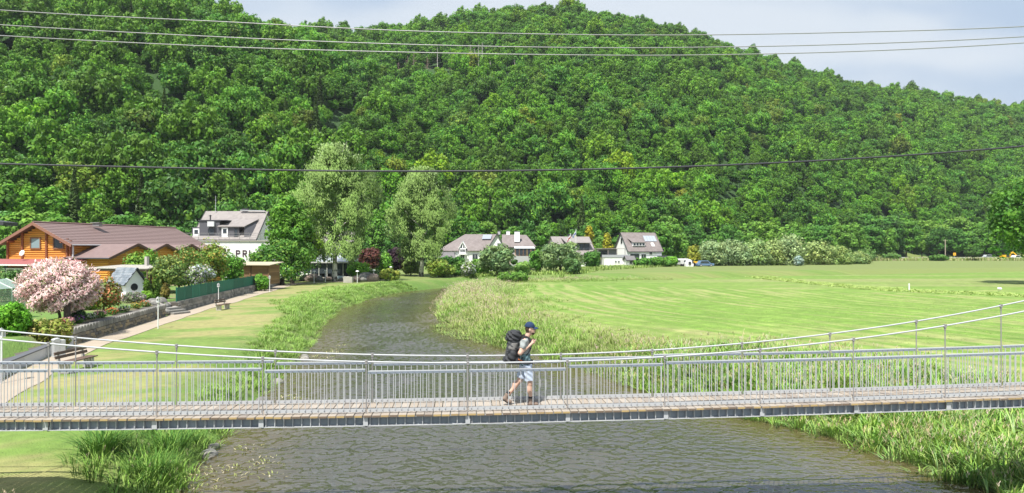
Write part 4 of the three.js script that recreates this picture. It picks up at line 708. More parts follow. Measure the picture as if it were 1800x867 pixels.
  for (const s of [-1, 1]) part('barge_board', new MB().rod(V(0, ridge - 0.1, ov + 0.14), V(s * (HW + ov + 0.05), ridge - 0.1 - (HW + ov) * (ridge - eave) / HW, ov + 0.14), 0.06, 0.30), fascia, c);
  part('gutter', new MB().bar(V(HW + ov + 0.06, eave - 0.36, ov), V(HW + ov + 0.06, eave - 0.36, -LEN - 0.4), 0.075, 0.075, 8), mat('zinc gutter', 0.33, 0.34, 0.36, 0.5), c);
  part('downpipe', new MB().bar(V(HW + 0.45, eave - 0.4, 0.35), V(HW + 0.45, 0.3, 0.35), 0.085, 0.085, 8), mat('pale downpipe', 0.55, 0.56, 0.58, 0.5), c);
  const fl = part('chimney', new MB().box(0.9, 0.35, 0.5, 1.4, ridge + 0.0, -6).box(1.3, 0.06, 0.8, 1.4, ridge + 0.24, -6), steelDark, c); 
  // side wing: four small gables facing the river
  const E = 5.0, apexL = [3.1, 7.15, 11.1, 15.2], ay = 4.62, vy = 3.82;
  const wing = (i) => { const zc = -apexL[i], hl = i === 0 ? 3.7 : 2.0, hr = 2.02, lowL = i === 0 ? ay - 1.5 : vy, x0 = HW - 0.2, x1 = HW + E, f = x1 + 0.6;
    const w = new THREE.Group(); w.name = 'side_gable'; c.add(w);
    const end = HW; const up = 0.07;
    part('roof', new MB().slab(V(f, ay, zc), V(x0, ay, zc), V(x0, lowL, zc + hl), V(f, lowL, zc + hl), 0.12).slab(V(x0, ay, zc), V(f, ay, zc), V(f, vy, zc - hr), V(x0, vy, zc - hr), 0.12), roofM, w);
    part('barge_board', new MB().rod(V(f + 0.03, ay - 0.08, zc), V(f + 0.03, lowL - 0.08, zc + hl), 0.06, 0.26).rod(V(f + 0.03, ay - 0.08, zc), V(f + 0.03, vy - 0.08, zc - hr), 0.06, 0.26), mat('dark brown barge board', 0.13, 0.07, 0.055, 0.7), w);
    const D = 0.24; for (let y = D / 2, k = 0; y < ay - 0.2; y += D, k++) { const fl2 = y < lowL ? 1 : clamp((ay - 0.1 - y) / (ay - lowL)), fr = y < vy ? 1 : clamp((ay - 0.1 - y) / (ay - vy)), a = zc + hl * fl2 - (i === 0 && fl2 === 1 ? 0.5 : 0), b = zc - hr * fr, l = a - b, g = lg[l.toFixed(1)] ??= new THREE.CylinderGeometry(0.125, 0.125, l, 10).rotateZ(Math.PI / 2), m = part('log', g, logs[Math.floor(r() * 4)], w); m.position.set(x1 - 0.1, y, (a + b) / 2); m.rotation.y = Math.PI / 2; }
    windowPart(w, x1 + 0.04, 1.9, zc - 0.2, 1.3, 1.3, Math.PI / 2, { frame: brown });
    part('gutter_head', new MB().bar(V(f, vy - 0.15, zc - hr), V(f - 0.4, vy - 0.15, zc - hr), 0.14, 0.14, 8), mat('zinc gutter', 0.33, 0.34, 0.36, 0.5), w); };
  [0, 1, 2, 3].forEach(wing);
  logWall('wing_wall', HW, 0.1, HW + E - 0.1, 0.1, 0, 3.1);
  part('wing_gutter', new MB().bar(V(HW - 0.4, ay - 1.58, -apexL[0] + 3.76), V(HW + E + 0.6, ay - 1.58, -apexL[0] + 3.76), 0.085, 0.085, 8), mat('dark gutter', 0.06, 0.06, 0.07, 0.5), c);
  // lean-to porch with red roof before the gable
  const red = mat('red porch roof', 0.30, 0.10, 0.10, 0.7);
  part('porch_roof', new MB().slab(V(-HW - 1.5, 2.45, 3.2), V(HW + 2.2, 2.45, 3.2), V(HW + 2.2, 2.95, 0.15), V(-HW - 1.5, 2.95, 0.15), 0.09), red, c);
  part('porch_fascia', new MB().box(2 * HW + 3.7, 0.14, 0.05, 0.35, 2.36, 3.22), whiteTrim, c);
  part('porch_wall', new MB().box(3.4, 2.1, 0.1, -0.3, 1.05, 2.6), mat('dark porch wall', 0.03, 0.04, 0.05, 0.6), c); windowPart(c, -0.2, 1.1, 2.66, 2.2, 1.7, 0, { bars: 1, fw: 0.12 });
  for (const x of [-HW - 1.2, -2.4, 1.6, HW + 2]) part('porch_post', new MB().box(0.16, 2.4, 0.16, x, 1.2, 3.0), postMat, c);
  const dish = thing('satellite_dish', 'white round satellite dish on the log cabin gable beside the window', 'satellite dish', at(39, 446, 74.2), -phi); part('dish', new THREE.SphereGeometry(0.5, 18, 8, 0, Math.PI * 2, 0, 0.75).scale(1, 0.5, 1).rotateX(Math.PI / 2 - 0.35).translate(0, 0, -0.1), new THREE.MeshStandardMaterial({ name: 'white dish', color: lin(0.7, 0.7, 0.7), roughness: 0.5, side: THREE.DoubleSide }), dish); part('arm', new MB().bar(V(0, -0.2, 0), V(0, -0.15, 0.45), 0.02, 0.02, 6).bar(V(0, 0, -0.1), V(0, -0.4, -0.35), 0.03, 0.03, 6), steelDark, dish);
}
// open carport roof before the cabin
{
  const p = at(235, 470, 64); p.y = 2.1; const c = thing('carport', 'open timber carport with pale flat corrugated roof before the log cabin', 'carport', p, -0.3), m = mat('pale corrugated roof', 0.40, 0.38, 0.34, 0.8);
  const R = new MB(); for (let k = 0; k < 36; k++) R.slab(V(-3.7 + k * 0.2, 2.28, 1.9), V(-3.53 + k * 0.2, 2.28, 1.9), V(-3.53 + k * 0.2, 2.5, -2.2), V(-3.7 + k * 0.2, 2.5, -2.2), 0.05); part('roof_ribs', R, m, c);
  part('roof', new MB().slab(V(-3.72, 2.25, 1.88), V(3.5, 2.25, 1.88), V(3.5, 2.47, -2.2), V(-3.72, 2.47, -2.2), 0.05), m, c);
  for (const x of [-3.5, 0, 3.3]) for (const z of [1.7, -2]) part('post', new MB().box(0.14, 2.3, 0.14, x, 1.15, z), wood, c); part('beam', new MB().box(7.1, 0.18, 0.1, -0.1, 2.12, 1.75), wood, c);
  part('concrete_post', new MB().box(0.28, 1.0, 0.28, 0.1, 2.8, -1.4), concrete, c);
}
// timber garden shed
{
  const p = at(450, 470, 84); p.y = 1.95; const c = thing('garden_shed', 'small brown timber garden shed with pale flat roof behind the green fence', 'shed', p, -0.15), b = [[0.22, 0.13, 0.06], [0.18, 0.105, 0.05], [0.26, 0.155, 0.075]].map((q, i) => mat('shed board ' + i, ...q, 0.8)), r = rng(2);
  part('wall_core', new MB().box(4.7, 2.3, 2.6, 0, 1.15, 0), mat('shed inside', 0.08, 0.05, 0.03, 0.9), c);
  for (let k = 0; k < 10; k++) { part('board', new MB().box(2.3, 0.21, 0.03, -1.2, 0.12 + k * 0.225, 1.32), b[Math.floor(r() * 3)], c); part('board', new MB().box(2.2, 0.21, 0.03, 1.25, 0.12 + k * 0.225, 1.32), b[Math.floor(r() * 3)], c); part('board', new MB().box(0.03, 0.21, 2.6, 2.37, 0.12 + k * 0.225, 0), b[Math.floor(r() * 3)], c); }
  for (const x of [-2.35, 0, 2.35]) part('post', new MB().box(0.14, 2.35, 0.12, x, 1.17, 1.36), b[1], c);
  part('roof', new MB().slab(V(-2.9, 2.32, 1.9), V(2.8, 2.32, 1.9), V(2.8, 2.62, -1.6), V(-2.9, 2.62, -1.6), 0.08), mat('pale shed roof', 0.42, 0.37, 0.27, 0.85), c);
}
// greenhouse at the edge of the garden
{
  const c = thing('greenhouse', 'small greenhouse with pale green panes at the edge of the garden', 'greenhouse', V(-28.9, 2.12, -38.5), 0.1), gm = new THREE.MeshPhysicalMaterial({ name: 'greenhouse pane', color: lin(0.7, 0.82, 0.75), roughness: 0.25, transmission: 0.8, thickness: 0 });
  for (const x of [-1, 1]) for (const z of [-1.2, 0, 1.2]) { part('frame_post', new MB().box(0.05, 1.75, 0.05, x, 0.87, z), whiteTrim, c); }
  for (const z of [-1.2, 0, 1.2]) part('rafter', new MB().rod(V(-1, 1.75, z), V(0, 2.25, z), 0.05, 0.05).rod(V(0, 2.25, z), V(1, 1.75, z), 0.05, 0.05), whiteTrim, c);
  for (const z of [-0.6, 0.6]) { part('pane', new MB().box(0.015, 1.7, 1.14, 1, 0.86, z), gm, c); part('pane', new MB().box(0.015, 1.7, 1.14, -1, 0.86, z), gm, c); for (const s of [-1, 1]) part('pane', new MB().box(1.1, 0.015, 1.14, s * 0.5, 2.0, z, 0, 0, -s * 0.464), gm, c); }
  part('pane', new MB().box(1.94, 1.7, 0.015, 0, 0.86, 1.2), gm, c);
}
// ------------------------------------------------------------------ village houses
const slateRoof = () => roofMat('grey slate roof', 5, [0.17, 0.16, 0.165], [0.11, 0.105, 0.11], 10, 4), brownRoof = () => roofMat('brown grey roof tiles', 9, [0.215, 0.185, 0.18], [0.14, 0.115, 0.11], 10, 4), greyRoof = () => roofMat('weathered grey roof', 14, [0.27, 0.245, 0.235], [0.19, 0.17, 0.165], 9, 4);
const darkTrim = mat('dark roof trim', 0.05, 0.05, 0.06, 0.7), slateClad = mat('dark slate cladding', 0.085, 0.085, 0.10, 0.7);
// gabled body: walls with gables at both ends of local x, ridge along x; returns the group's measures
function gabled(c, L, W, eave, ridge, { wall = white, roof, ov = 0.4, ovE = 0.35, th = 0.18, x = 0, z = 0 } = {}) {
  const pitch = (ridge - eave) / (W / 2);
  const M = new MB().box(L, eave, W, x, eave / 2, z);
  for (const s of [-1, 1]) { const e = x + s * (L / 2); M.prism(s > 0 ? [V(e - 0.2, eave, z + W / 2), V(e - 0.2, eave, z - W / 2), V(e - 0.2, ridge - 0.05, z)] : [V(e + 0.2, eave, z - W / 2), V(e + 0.2, eave, z + W / 2), V(e + 0.2, ridge - 0.05, z)], V(s * 0.2, 0, 0)); }
  part('wall', M, wall, c);
  const lo = ridge - pitch * (W / 2 + ov), xa = x - L / 2 - ovE, xb = x + L / 2 + ovE, up = th * 0.9;
  const rf = part('roof', new MB().slab(V(xa, lo + up, z + W / 2 + ov), V(xb, lo + up, z + W / 2 + ov), V(xb, ridge + up, z), V(xa, ridge + up, z), th), roof, c);
  part('roof', new MB().slab(V(xb, lo + up, z - W / 2 - ov), V(xa, lo + up, z - W / 2 - ov), V(xa, ridge + up, z), V(xb, ridge + up, z), th), roof, c);
  for (const s of [-1, 1]) part('verge', new MB().rod(V(s > 0 ? xb + 0.03 : xa - 0.03, ridge + up * 0.6, z), V(s > 0 ? xb + 0.03 : xa - 0.03, lo + up * 0.6, z + W / 2 + ov), 0.06, 0.24).rod(V(s > 0 ? xb + 0.03 : xa - 0.03, ridge + up * 0.6, z), V(s > 0 ? xb + 0.03 : xa - 0.03, lo + up * 0.6, z - W / 2 - ov), 0.06, 0.24), darkTrim, c);
  part('gutter', new MB().bar(V(xa, lo + 0.02, z + W / 2 + ov + 0.06), V(xb, lo + 0.02, z + W / 2 + ov + 0.06), 0.07, 0.07, 6), darkTrim, c);
  return { pitch, lo, rf };
}
function chimney(parent, x, y, z, w, h, d, m, cap = true) { const g = part('chimney', new MB().box(w, h, d, x, y, z), m, parent); if (cap) part('chimney_cap', new MB().box(w + 0.15, 0.08, d + 0.15, x, y + h / 2 + 0.04, z), darkTrim, g); return g; }
// A: guest house with roof terrace and lettering, behind the log cabin
{
  const D = 112, rl = at(362, 373, D), rr = at(471, 372, D), L = rr.x - rl.x, c = thing('guest_house', 'white guest house with steep grey roof, dark dormers and a roof terrace', 'house', V((rl.x + rr.x) / 2, 2, -D), 0.02), ridge = rl.y - 2, W = 11, eave = 5.6;
  gabled(c, L - 0.5, W, eave, ridge, { roof: greyRoof(), ov: 0.15, ovE: 0.25 });
  const fz = W / 2 + 0.2, Lw = 18;                                  // flat-roofed white front building
  part('front_wall', new MB().box(Lw, 5.3, 4.5, 2.6, 2.65, fz + 2.25), white, c); part('terrace_floor', new MB().box(Lw + 0.2, 0.14, 4.7, 2.6, 5.37, fz + 2.3), concrete, c);
  const rail = new MB(); for (let k = 0; k <= 12; k++) rail.bar(V(-6.3 + k * 1.5, 5.2, fz + 4.6), V(-6.3 + k * 1.5, 6.5, fz + 4.6), 0.03, 0.03, 6); for (const y of [6.5, 6.15, 5.85]) rail.bar(V(-6.3, y, fz + 4.6), V(11.7, y, fz + 4.6), 0.025, 0.025, 6); part('terrace_railing', rail, steelDark, c);
  // dormers
  part('dormer', new MB().box(3.1, 3.2, 3.2, -2.35, 6.95, 3.4), slateClad, c); part('dormer_roof', new MB().box(4.3, 0.14, 3.7, -1.9, 8.62, 3.3), darkTrim, c);
  windowPart(c, -2.1, 6.9, 5.02, 0.9, 0.9, 0, { frame: darkTrim, bars: 0 }); doorPart(c, -4.4, 5.45, 4.95, 0.95, 1.9, 0, whiteTrim);
  part('dormer', new MB().box(1.2, 2.1, 2.4, -4.5, 6.5, 3.7), slateClad, c);
  part('dormer', new MB().box(3.0, 2.2, 2.4, 0.7, 6.5, 3.9), slateClad, c); doorPart(c, 0.05, 5.45, 5.13, 0.95, 2.05, 0, whiteTrim); windowPart(c, 1.75, 6.4, 5.12, 0.5, 1.9, 0, { frame: darkTrim, bars: 0 });
  part('dormer_roof', new MB().slab(V(-1.0, 7.66, 5.4), V(3.1, 7.66, 5.4), V(4.2, 9.0, 2.0), V(-1.0, 9.0, 2.0), 0.12), greyRoof(), c);
  part('dormer_cheek', new MB().prism([V(3.0, 5.44, 5.1), V(3.0, 7.6, 5.1), V(3.9, 8.8, 2.2), V(4.4, 5.44, 5.0)].reverse(), V(0.02, 0, 0.05)), slateClad, c);
  part('air_unit', new MB().box(1.0, 0.75, 0.5, -2.0, 8.05, 5.25), mat('white air unit', 0.6, 0.62, 0.63, 0.5), c); part('vent_pipe', new MB().bar(V(-2.4, 8.6, 4.6), V(-2.4, 9.4, 4.6), 0.1, 0.1, 8).bar(V(-2.4, 9.3, 4.6), V(-2.4, 9.5, 4.6), 0.25, 0.05, 8), darkTrim, c);
  chimney(c, 1.3, ridge + 0.15, -0.2, 0.8, 0.7, 0.7, slateClad); part('mast', new MB().bar(V(-3.3, ridge - 1, 0.4), V(-3.3, ridge + 2.6, 0.4), 0.045, 0.03, 6).bar(V(-3.3, ridge + 1.9, 0.2), V(-3.3, ridge + 1.9, 0.8), 0.02, 0.02, 4), mat('pale mast', 0.55, 0.56, 0.58, 0.5), c);
  part('air_duct', new MB().rod(V(0.7, ridge + 0.28, 0.5), V(4.6, ridge + 0.18, 0.4), 0.3, 0.12), mat('pale mast', 0.55, 0.56, 0.58, 0.5), c);
  // lettering on the white wall, the rest of the word is hidden by the tree
  const ink = mat('dark plum lettering', 0.06, 0.025, 0.05, 0.7), S = new MB(), lz = fz + 4.53, Y = 3.52, H = 0.98, T = 0.17;
  const ltr = (x, f) => { S; f(x); };
  const stem = (x) => S.box(T, H, 0.05, x, Y, lz), bow = (x, yc, r, n = 8) => { for (let k = 0; k < n; k++) { const a = Math.PI / 2 - k / n * Math.PI, b = Math.PI / 2 - (k + 1) / n * Math.PI; S.rod(V(x + Math.cos(a) * r * 1.25, yc + Math.sin(a) * r, lz), V(x + Math.cos(b) * r * 1.25, yc + Math.sin(b) * r, lz), 0.048, T); } };
  const lx = (423 - 900) * 104 / FOCAL - c.position.x;
  stem(lx); S.rod(V(lx, Y + H / 2 - 0.08, lz), V(lx + 0.25, Y + H / 2 - 0.08, lz), 0.05, T); S.rod(V(lx, Y - 0.02, lz), V(lx + 0.25, Y - 0.02, lz), 0.05, T); bow(lx + 0.25, Y + 0.195, 0.215);
  const l2 = lx + 0.98; stem(l2); S.rod(V(l2, Y + H / 2 - 0.08, lz), V(l2 + 0.25, Y + H / 2 - 0.08, lz), 0.05, T); S.rod(V(l2, Y - 0.02, lz), V(l2 + 0.25, Y - 0.02, lz), 0.05, T); bow(l2 + 0.25, Y + 0.195, 0.215); S.rod(V(l2 + 0.2, Y - 0.02, lz), V(l2 + 0.5, Y - H / 2 + 0.02, lz), 0.05, T);
  const l3 = l2 + 0.95; stem(l3);
  part('lettering', S, ink, c);
  for (const x of [-3, 8.5]) windowPart(c, x, 1.6, fz + 4.52, 1.6, 1.3);
}
// terrace pavilion behind the first birch
{
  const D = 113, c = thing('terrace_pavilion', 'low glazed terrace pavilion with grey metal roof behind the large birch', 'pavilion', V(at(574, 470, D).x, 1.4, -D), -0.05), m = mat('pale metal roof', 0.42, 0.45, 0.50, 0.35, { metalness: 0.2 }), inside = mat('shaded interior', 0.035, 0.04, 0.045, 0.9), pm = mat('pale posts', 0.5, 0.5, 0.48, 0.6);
  part('back_wall', new MB().box(11, 3.2, 0.3, 0, 1.6, -4), white, c); part('roof', new MB().slab(V(-5.6, 2.75, 0.4), V(5.6, 2.75, 0.4), V(5.6, 4.1, -4.4), V(-5.6, 4.1, -4.4), 0.1), m, c);
  for (const x of [-5.3, -3.5, -1.7, 0.1, 1.9, 3.7, 5.3]) part('post', new MB().box(0.13, 2.75, 0.13, x, 1.37, 0), pm, c);
  for (let k = 0; k < 6; k++) part('pane', new MB().box(1.6, 1.9, 0.02, -4.4 + k * 1.8, 1.75, -0.03), glass, c); part('fascia', new MB().box(11.3, 0.22, 0.08, 0, 2.62, 0.42), pm, c);
  c.scale.x = 0.74; part('floor', new MB().box(11, 0.2, 5, 0, 0.05, -1.8), concrete, c); part('inner_wall', new MB().box(10.6, 2.6, 0.1, 0, 1.4, -3.6), inside, c);  // inner wall near black: interior shade put into its colour
  // white guest-house wing behind it
  const b = thing('rear_house', 'white rear house with grey roof half hidden by the birch crown', 'house', V(at(575, 440, 122).x, 1.6, -124), 0.1); gabled(b, 9, 8, 4.6, 7.6, { roof: greyRoof() }); for (const x of [-3, -1, 1, 3]) windowPart(b, x, 3.4, 4.02, 1.2, 1.3);
  for (const [x, label] of [[-3.0, 'pale blue garden table on the terrace, just left of the birch trunk'], [0.6, 'pale blue garden table on the terrace, just right of the birch trunk']]) { const p = onGround(at(590, 480, 106).x + x, 106), t = thing('garden_table', label, 'table', p); part('tabletop', new MB().box(1.5, 0.05, 0.8, 0, 0.75, 0), mat('pale blue tabletop', 0.5, 0.62, 0.68, 0.5), t); part('skirt', new MB().box(1.4, 0.45, 0.02, 0, 0.5, 0.38), mat('pale blue tabletop', 0.5, 0.62, 0.68, 0.5), t); for (const a of [-0.65, 0.65]) for (const z of [-0.3, 0.3]) part('leg', new MB().box(0.06, 0.74, 0.06, a, 0.37, z), whiteTrim, t); }
  const sb = thing('stone_block', 'square grey stone block beside the birch trunk', 'block', px(612, 101)); part('block', blockGeo(5, 1.3, 0.9, 0.9).translate(0, 0.4, 0), concrete, sb);
}
// boulders edging the terrace
for (const [x, y, R, i] of [[536, 491, 0.75, 0], [547, 490, 0.95, 1], [562, 489, 0.6, 2], [577, 489, 0.55, 3], [637, 485, 0.9, 4], [626, 489, 0.7, 5], [646, 480, 1.15, 6], [656, 478, 1.0, 7], [638, 490, 0.55, 8], [586, 490, 0.5, 9], [600, 489, 0.5, 10]]) {
  const b = thing('boulder', ['reddish boulder at the foot of the dense green tree', 'largest boulder beside the dense green tree', 'low boulder left of the small mushroom lamp', 'small boulder behind the small mushroom lamp', 'rough boulder behind the terrace lamp on open lawn', 'dark boulder next to the square stone block', 'tall boulder under the red maple', 'broad boulder right of the tall boulder', 'flat boulder lying on the lawn before the others', 'small boulder beside the birch trunk', 'small boulder right behind the birch trunk'][i], 'boulder', px(x, 106 - (i % 3)), i, 'boulders edging the terrace');
  part('stone', boulderGeo(R, i * 3 + 40).translate(0, R * 0.45, 0), i % 2 ? mat('reddish rock', 0.24, 0.185, 0.165, 0.95) : greyStones[i % 4], b);
}
// B: large white house with hipped dark roof and a second gabled wing
{
  const D = 150, k = D / FOCAL, X = (x) => (x - 900) * k, Y = (y) => EYE - (y - HORIZON) * k, base = 1.5, c = thing('white_villa', 'large white villa with dark hipped roof, glazed gable dormer and tall chimneys', 'house', V(X(850), base, -D), 0), lx = (x) => X(x) - X(850), ly = (y) => Y(y) - base, roof = brownRoof();
  part('wall', new MB().box(lx(884) - lx(772), ly(442), 9, (lx(884) + lx(772)) / 2, ly(442) / 2, -4.6), white, c);
  const eL = lx(768), eR = lx(890), rl = lx(815), rr = lx(873), ey = ly(441), ry = ly(411), f = 0.4, bk = -9.6, mz = -4.6;
  part('roof', new MB().slab(V(eL, ey, f), V(eR, ey, f), V(rr, ry, mz), V(rl, ry, mz), 0.16).slab(V(eR, ey, bk), V(eL, ey, bk), V(rl, ry, mz), V(rr, ry, mz), 0.16).slab(V(eL, ey, bk), V(eL, ey, f), V(rl, ry, mz), V(rl, ry + 0.01, mz - 0.01), 0.16).slab(V(eR, ey, f), V(eR, ey, bk), V(rr, ry, mz), V(rr, ry - 0.01, mz), 0.16), roof, c);
  part('roof_panel', new MB().slab(V(lx(846), ly(421) + 0.15, -2.6), V(lx(862), ly(421) + 0.15, -2.6), V(lx(864), ly(413) + 0.15, -4.0), V(lx(848), ly(413) + 0.15, -4.0), 0.1), mat('pale solar panel', 0.30, 0.33, 0.38, 0.15), c);
  // glazed dormer gable
  const dg = new THREE.Group(); dg.name = 'dormer'; c.add(dg); const gl = lx(808), gr = lx(819), ga = ly(425), gb = ly(457);
  part('dormer_wall', new MB().prism([V(gl, gb, 0.05), V(gr, gb, 0.05), V(gr, ly(436), 0.05), V((gl + gr) / 2, ga, 0.05), V(gl, ly(436), 0.05)], V(0, 0, 0.5)), white, dg);
  part('dormer_roof', new MB().slab(V((gl + gr) / 2, ga + 0.12, 0.8), V((gl + gr) / 2, ga + 0.12, -3), V(gl - 0.25, ly(437), -3), V(gl - 0.25, ly(437), 0.8), 0.1).slab(V((gl + gr) / 2, ga + 0.12, -3), V((gl + gr) / 2, ga + 0.12, 0.8), V(gr + 0.25, ly(437), 0.8), V(gr + 0.25, ly(437), -3), 0.1), white, dg);
  part('pane', new MB().prism([V(gl + 0.2, ly(436), 0.56), V(lx(813) - 0.06, ly(436), 0.56), V(lx(813) - 0.06, ly(428), 0.56)], V(0, 0, 0.03)).prism([V(lx(814) + 0.06, ly(436), 0.56), V(gr - 0.2, ly(436), 0.56), V(lx(814) + 0.06, ly(428), 0.56)], V(0, 0, 0.03)), glass, dg);
  windowPart(c, lx(811.3), ly(441), 0.56, 0.55, 0.7); windowPart(c, lx(816), ly(441), 0.56, 0.55, 0.7); windowPart(c, lx(813.5), ly(452), 0.56, 0.8, 1.0); part('balcony', new MB().box(lx(822) - lx(805), 0.12, 1.0, lx(813.5), ly(447), 0.9), white, c);
  windowPart(c, lx(783), ly(450), -0.08, 1.1, 1.2); windowPart(c, lx(796), ly(450), -0.08, 1.1, 1.2); windowPart(c, lx(868), ly(452), -0.08, 1.2, 1.3); windowPart(c, lx(835), ly(452), -0.08, 1.2, 1.3);
  // front gable wing
  const w = new THREE.Group(); w.name = 'gable_wing'; c.add(w); const al = lx(856), ar = lx(889), ax = lx(874.5), ay = ly(411), ae = ly(441), wf = 2.6;
  part('gable_wall', new MB().prism([V(al, 0, 0), V(ar, 0, 0), V(ar, ae, 0), V(ax, ay - 0.1, 0), V(al, ae, 0)], V(0, 0, wf)), white, w);
  part('wing_roof', new MB().slab(V(ax, ay + 0.1, wf + 0.4), V(ax, ay + 0.1, -4), V(al - 0.35, ae - 0.3, -4), V(al - 0.35, ae - 0.3, wf + 0.4), 0.15).slab(V(ax, ay + 0.1, -4), V(ax, ay + 0.1, wf + 0.4), V(ar + 0.35, ae - 0.3, wf + 0.4), V(ar + 0.35, ae - 0.3, -4), 0.15), darkTrim, w);
  windowPart(w, lx(877.5), ly(433), wf + 0.02, 0.75, 1.35); windowPart(w, lx(868), ly(453), wf + 0.02, 1.1, 1.2); windowPart(w, lx(881), ly(453), wf + 0.02, 1.1, 1.2);
  // right wing with terrace
  const el = lx(882), er = lx(940);
  part('side_wing', new MB().box(er - el - 0.8, ly(436), 7, (el + er) / 2 - 0.2, ly(436) / 2, -3.2), mat('cream render', 0.60, 0.52, 0.44, 0.85), c);
  part('wing_roof', new MB().slab(V(el, ly(435), 0.9), V(er + 0.3, ly(434), 0.9), V(lx(926), ly(412.5), -3.8), V(el, ly(411.5), -3.8), 0.16).slab(V(er + 0.3, ly(434), 0.9), V(er + 0.3, ly(434), -8), V(lx(926), ly(412.5), -3.8), V(lx(926), ly(412.4), -3.8), 0.16).slab(V(er + 0.3, ly(434), -8), V(el, ly(434), -8), V(el, ly(411.5), -3.8), V(lx(926), ly(412.5), -3.8), 0.16), brownRoof(), c);
  windowPart(c, lx(900), ly(440), 0.33, 0.85, 1.5); windowPart(c, lx(892), ly(442), 0.33, 0.8, 1.3, 0, { frame: mat('brown window frame', 0.22, 0.10, 0.05, 0.6) });
  part('conservatory_roof', new MB().slab(V(lx(904), ly(436.5), 3.2), V(lx(940), ly(436.5), 3.2), V(lx(938), ly(433), 0.4), V(lx(904), ly(433), 0.4), 0.1), mat('pale awning', 0.55, 0.57, 0.62, 0.6), c);
  for (let q = 0; q < 6; q++) { part('conservatory_post', new MB().box(0.1, 1.7, 0.1, lx(906) + q * 0.82, ly(443.3), 3.0), q > 2 ? mat('honey timber', 0.40, 0.26, 0.09, 0.7) : mat('brown window frame', 0.22, 0.10, 0.05, 0.6), c); if (q < 5) part('pane', new MB().box(0.68, 1.3, 0.03, lx(906) + q * 0.82 + 0.41, ly(442.5), 3.0), glass, c); }
  part('terrace_wall', new MB().box(lx(938) - lx(898), 2.2, 3.4, (lx(938) + lx(898)) / 2, ly(450) - 1.1, 1.6), mat('pale stone plinth', 0.42, 0.42, 0.43, 0.9), c);
  chimney(c, lx(909), ly(416), -1.0, 1.15, 2.3, 0.8, white); chimney(c, lx(876.5), ly(408.5), -4.6, 0.6, 0.8, 0.6, mat('pale stone plinth', 0.42, 0.42, 0.43, 0.9)); chimney(c, lx(893), ly(409), -3.8, 0.8, 0.9, 0.6, white);
  // garage annex
  const gx2 = thing('garage', 'low white annex with grey roof left of the white villa', 'garage', V(at(776, 460, 146).x, 1.5, -146), 0.25); gabled(gx2, 4.6, 4.2, 2.6, 3.9, { roof: slateRoof() }); windowPart(gx2, 0.4, 1.5, 2.12, 0.9, 0.9);
  const pl = thing('palm_tree', 'small round topped tree on a thin stem before the villa terrace', 'tree', px(903.5, 139)); part('trunk', trunkGeo(3, 1.9, 0.1, 3, 0.6, 0.8), barkMat, pl); part('crown', crownGeo(301, { rx: 0.85, ry: 0.5, clumps: 12, rad: 0.38, per: 60, size: 0.22, base: [0.07, 0.17, 0.03] }).translate(0, 1.5, 0), leafMat, pl);
}
// C: house with wide dormer
{
  const D = 186, k = D / FOCAL, X = (x) => (x - 900) * k, p = V(X(1003), 1.55, -D - 2), c = thing('dormer_house', 'white gabled house with grey roof and a wide balcony dormer, behind the flagpoles', 'house', p, 0.28), roof = greyRoof();
  gabled(c, 10.5, 9.5, 3.6, 8.0, { roof, ov: 0.5 });
  part('dormer', new MB().box(6.2, 1.9, 3, 0.9, 5.5, 2.6), slateClad, c); part('dormer_roof', new MB().slab(V(-2.8, 6.45, 4.7), V(4.6, 6.45, 4.7), V(4.6, 7.9, 0.4), V(-2.8, 7.9, 0.4), 0.16), roof, c);
  windowPart(c, -0.9, 5.4, 4.12, 1.6, 1.4, 0, { pane: mat('bright window glass', 0.22, 0.30, 0.33, 0.1) }); windowPart(c, 1.2, 5.4, 4.12, 1.9, 1.5, 0, { frame: darkTrim }); windowPart(c, 3.2, 5.4, 4.12, 1.2, 1.5, 0, { frame: darkTrim });
  windowPart(c, -5.27, 5.3, 0.6, 0.55, 1.3, -Math.PI / 2, { frame: darkTrim, bars: 0 }); windowPart(c, -5.27, 2.2, -1.2, 1.1, 0.9, -Math.PI / 2); windowPart(c, 1.5, 1.9, 4.78, 2.2, 1.4, 0, { bars: 2 }); windowPart(c, -2.5, 1.9, 4.78, 1.4, 1.2);
  part('balcony_shelf', new MB().box(0.5, 0.12, 1.2, -5.4, 4.6, 2.2), darkTrim, c); chimney(c, 0.3, 8.3, -0.6, 1.3, 0.9, 0.8, slateClad);
  part('porch', new MB().box(3.2, 0.16, 2, 3.8, 3.2, 5.6), darkTrim, c);
}
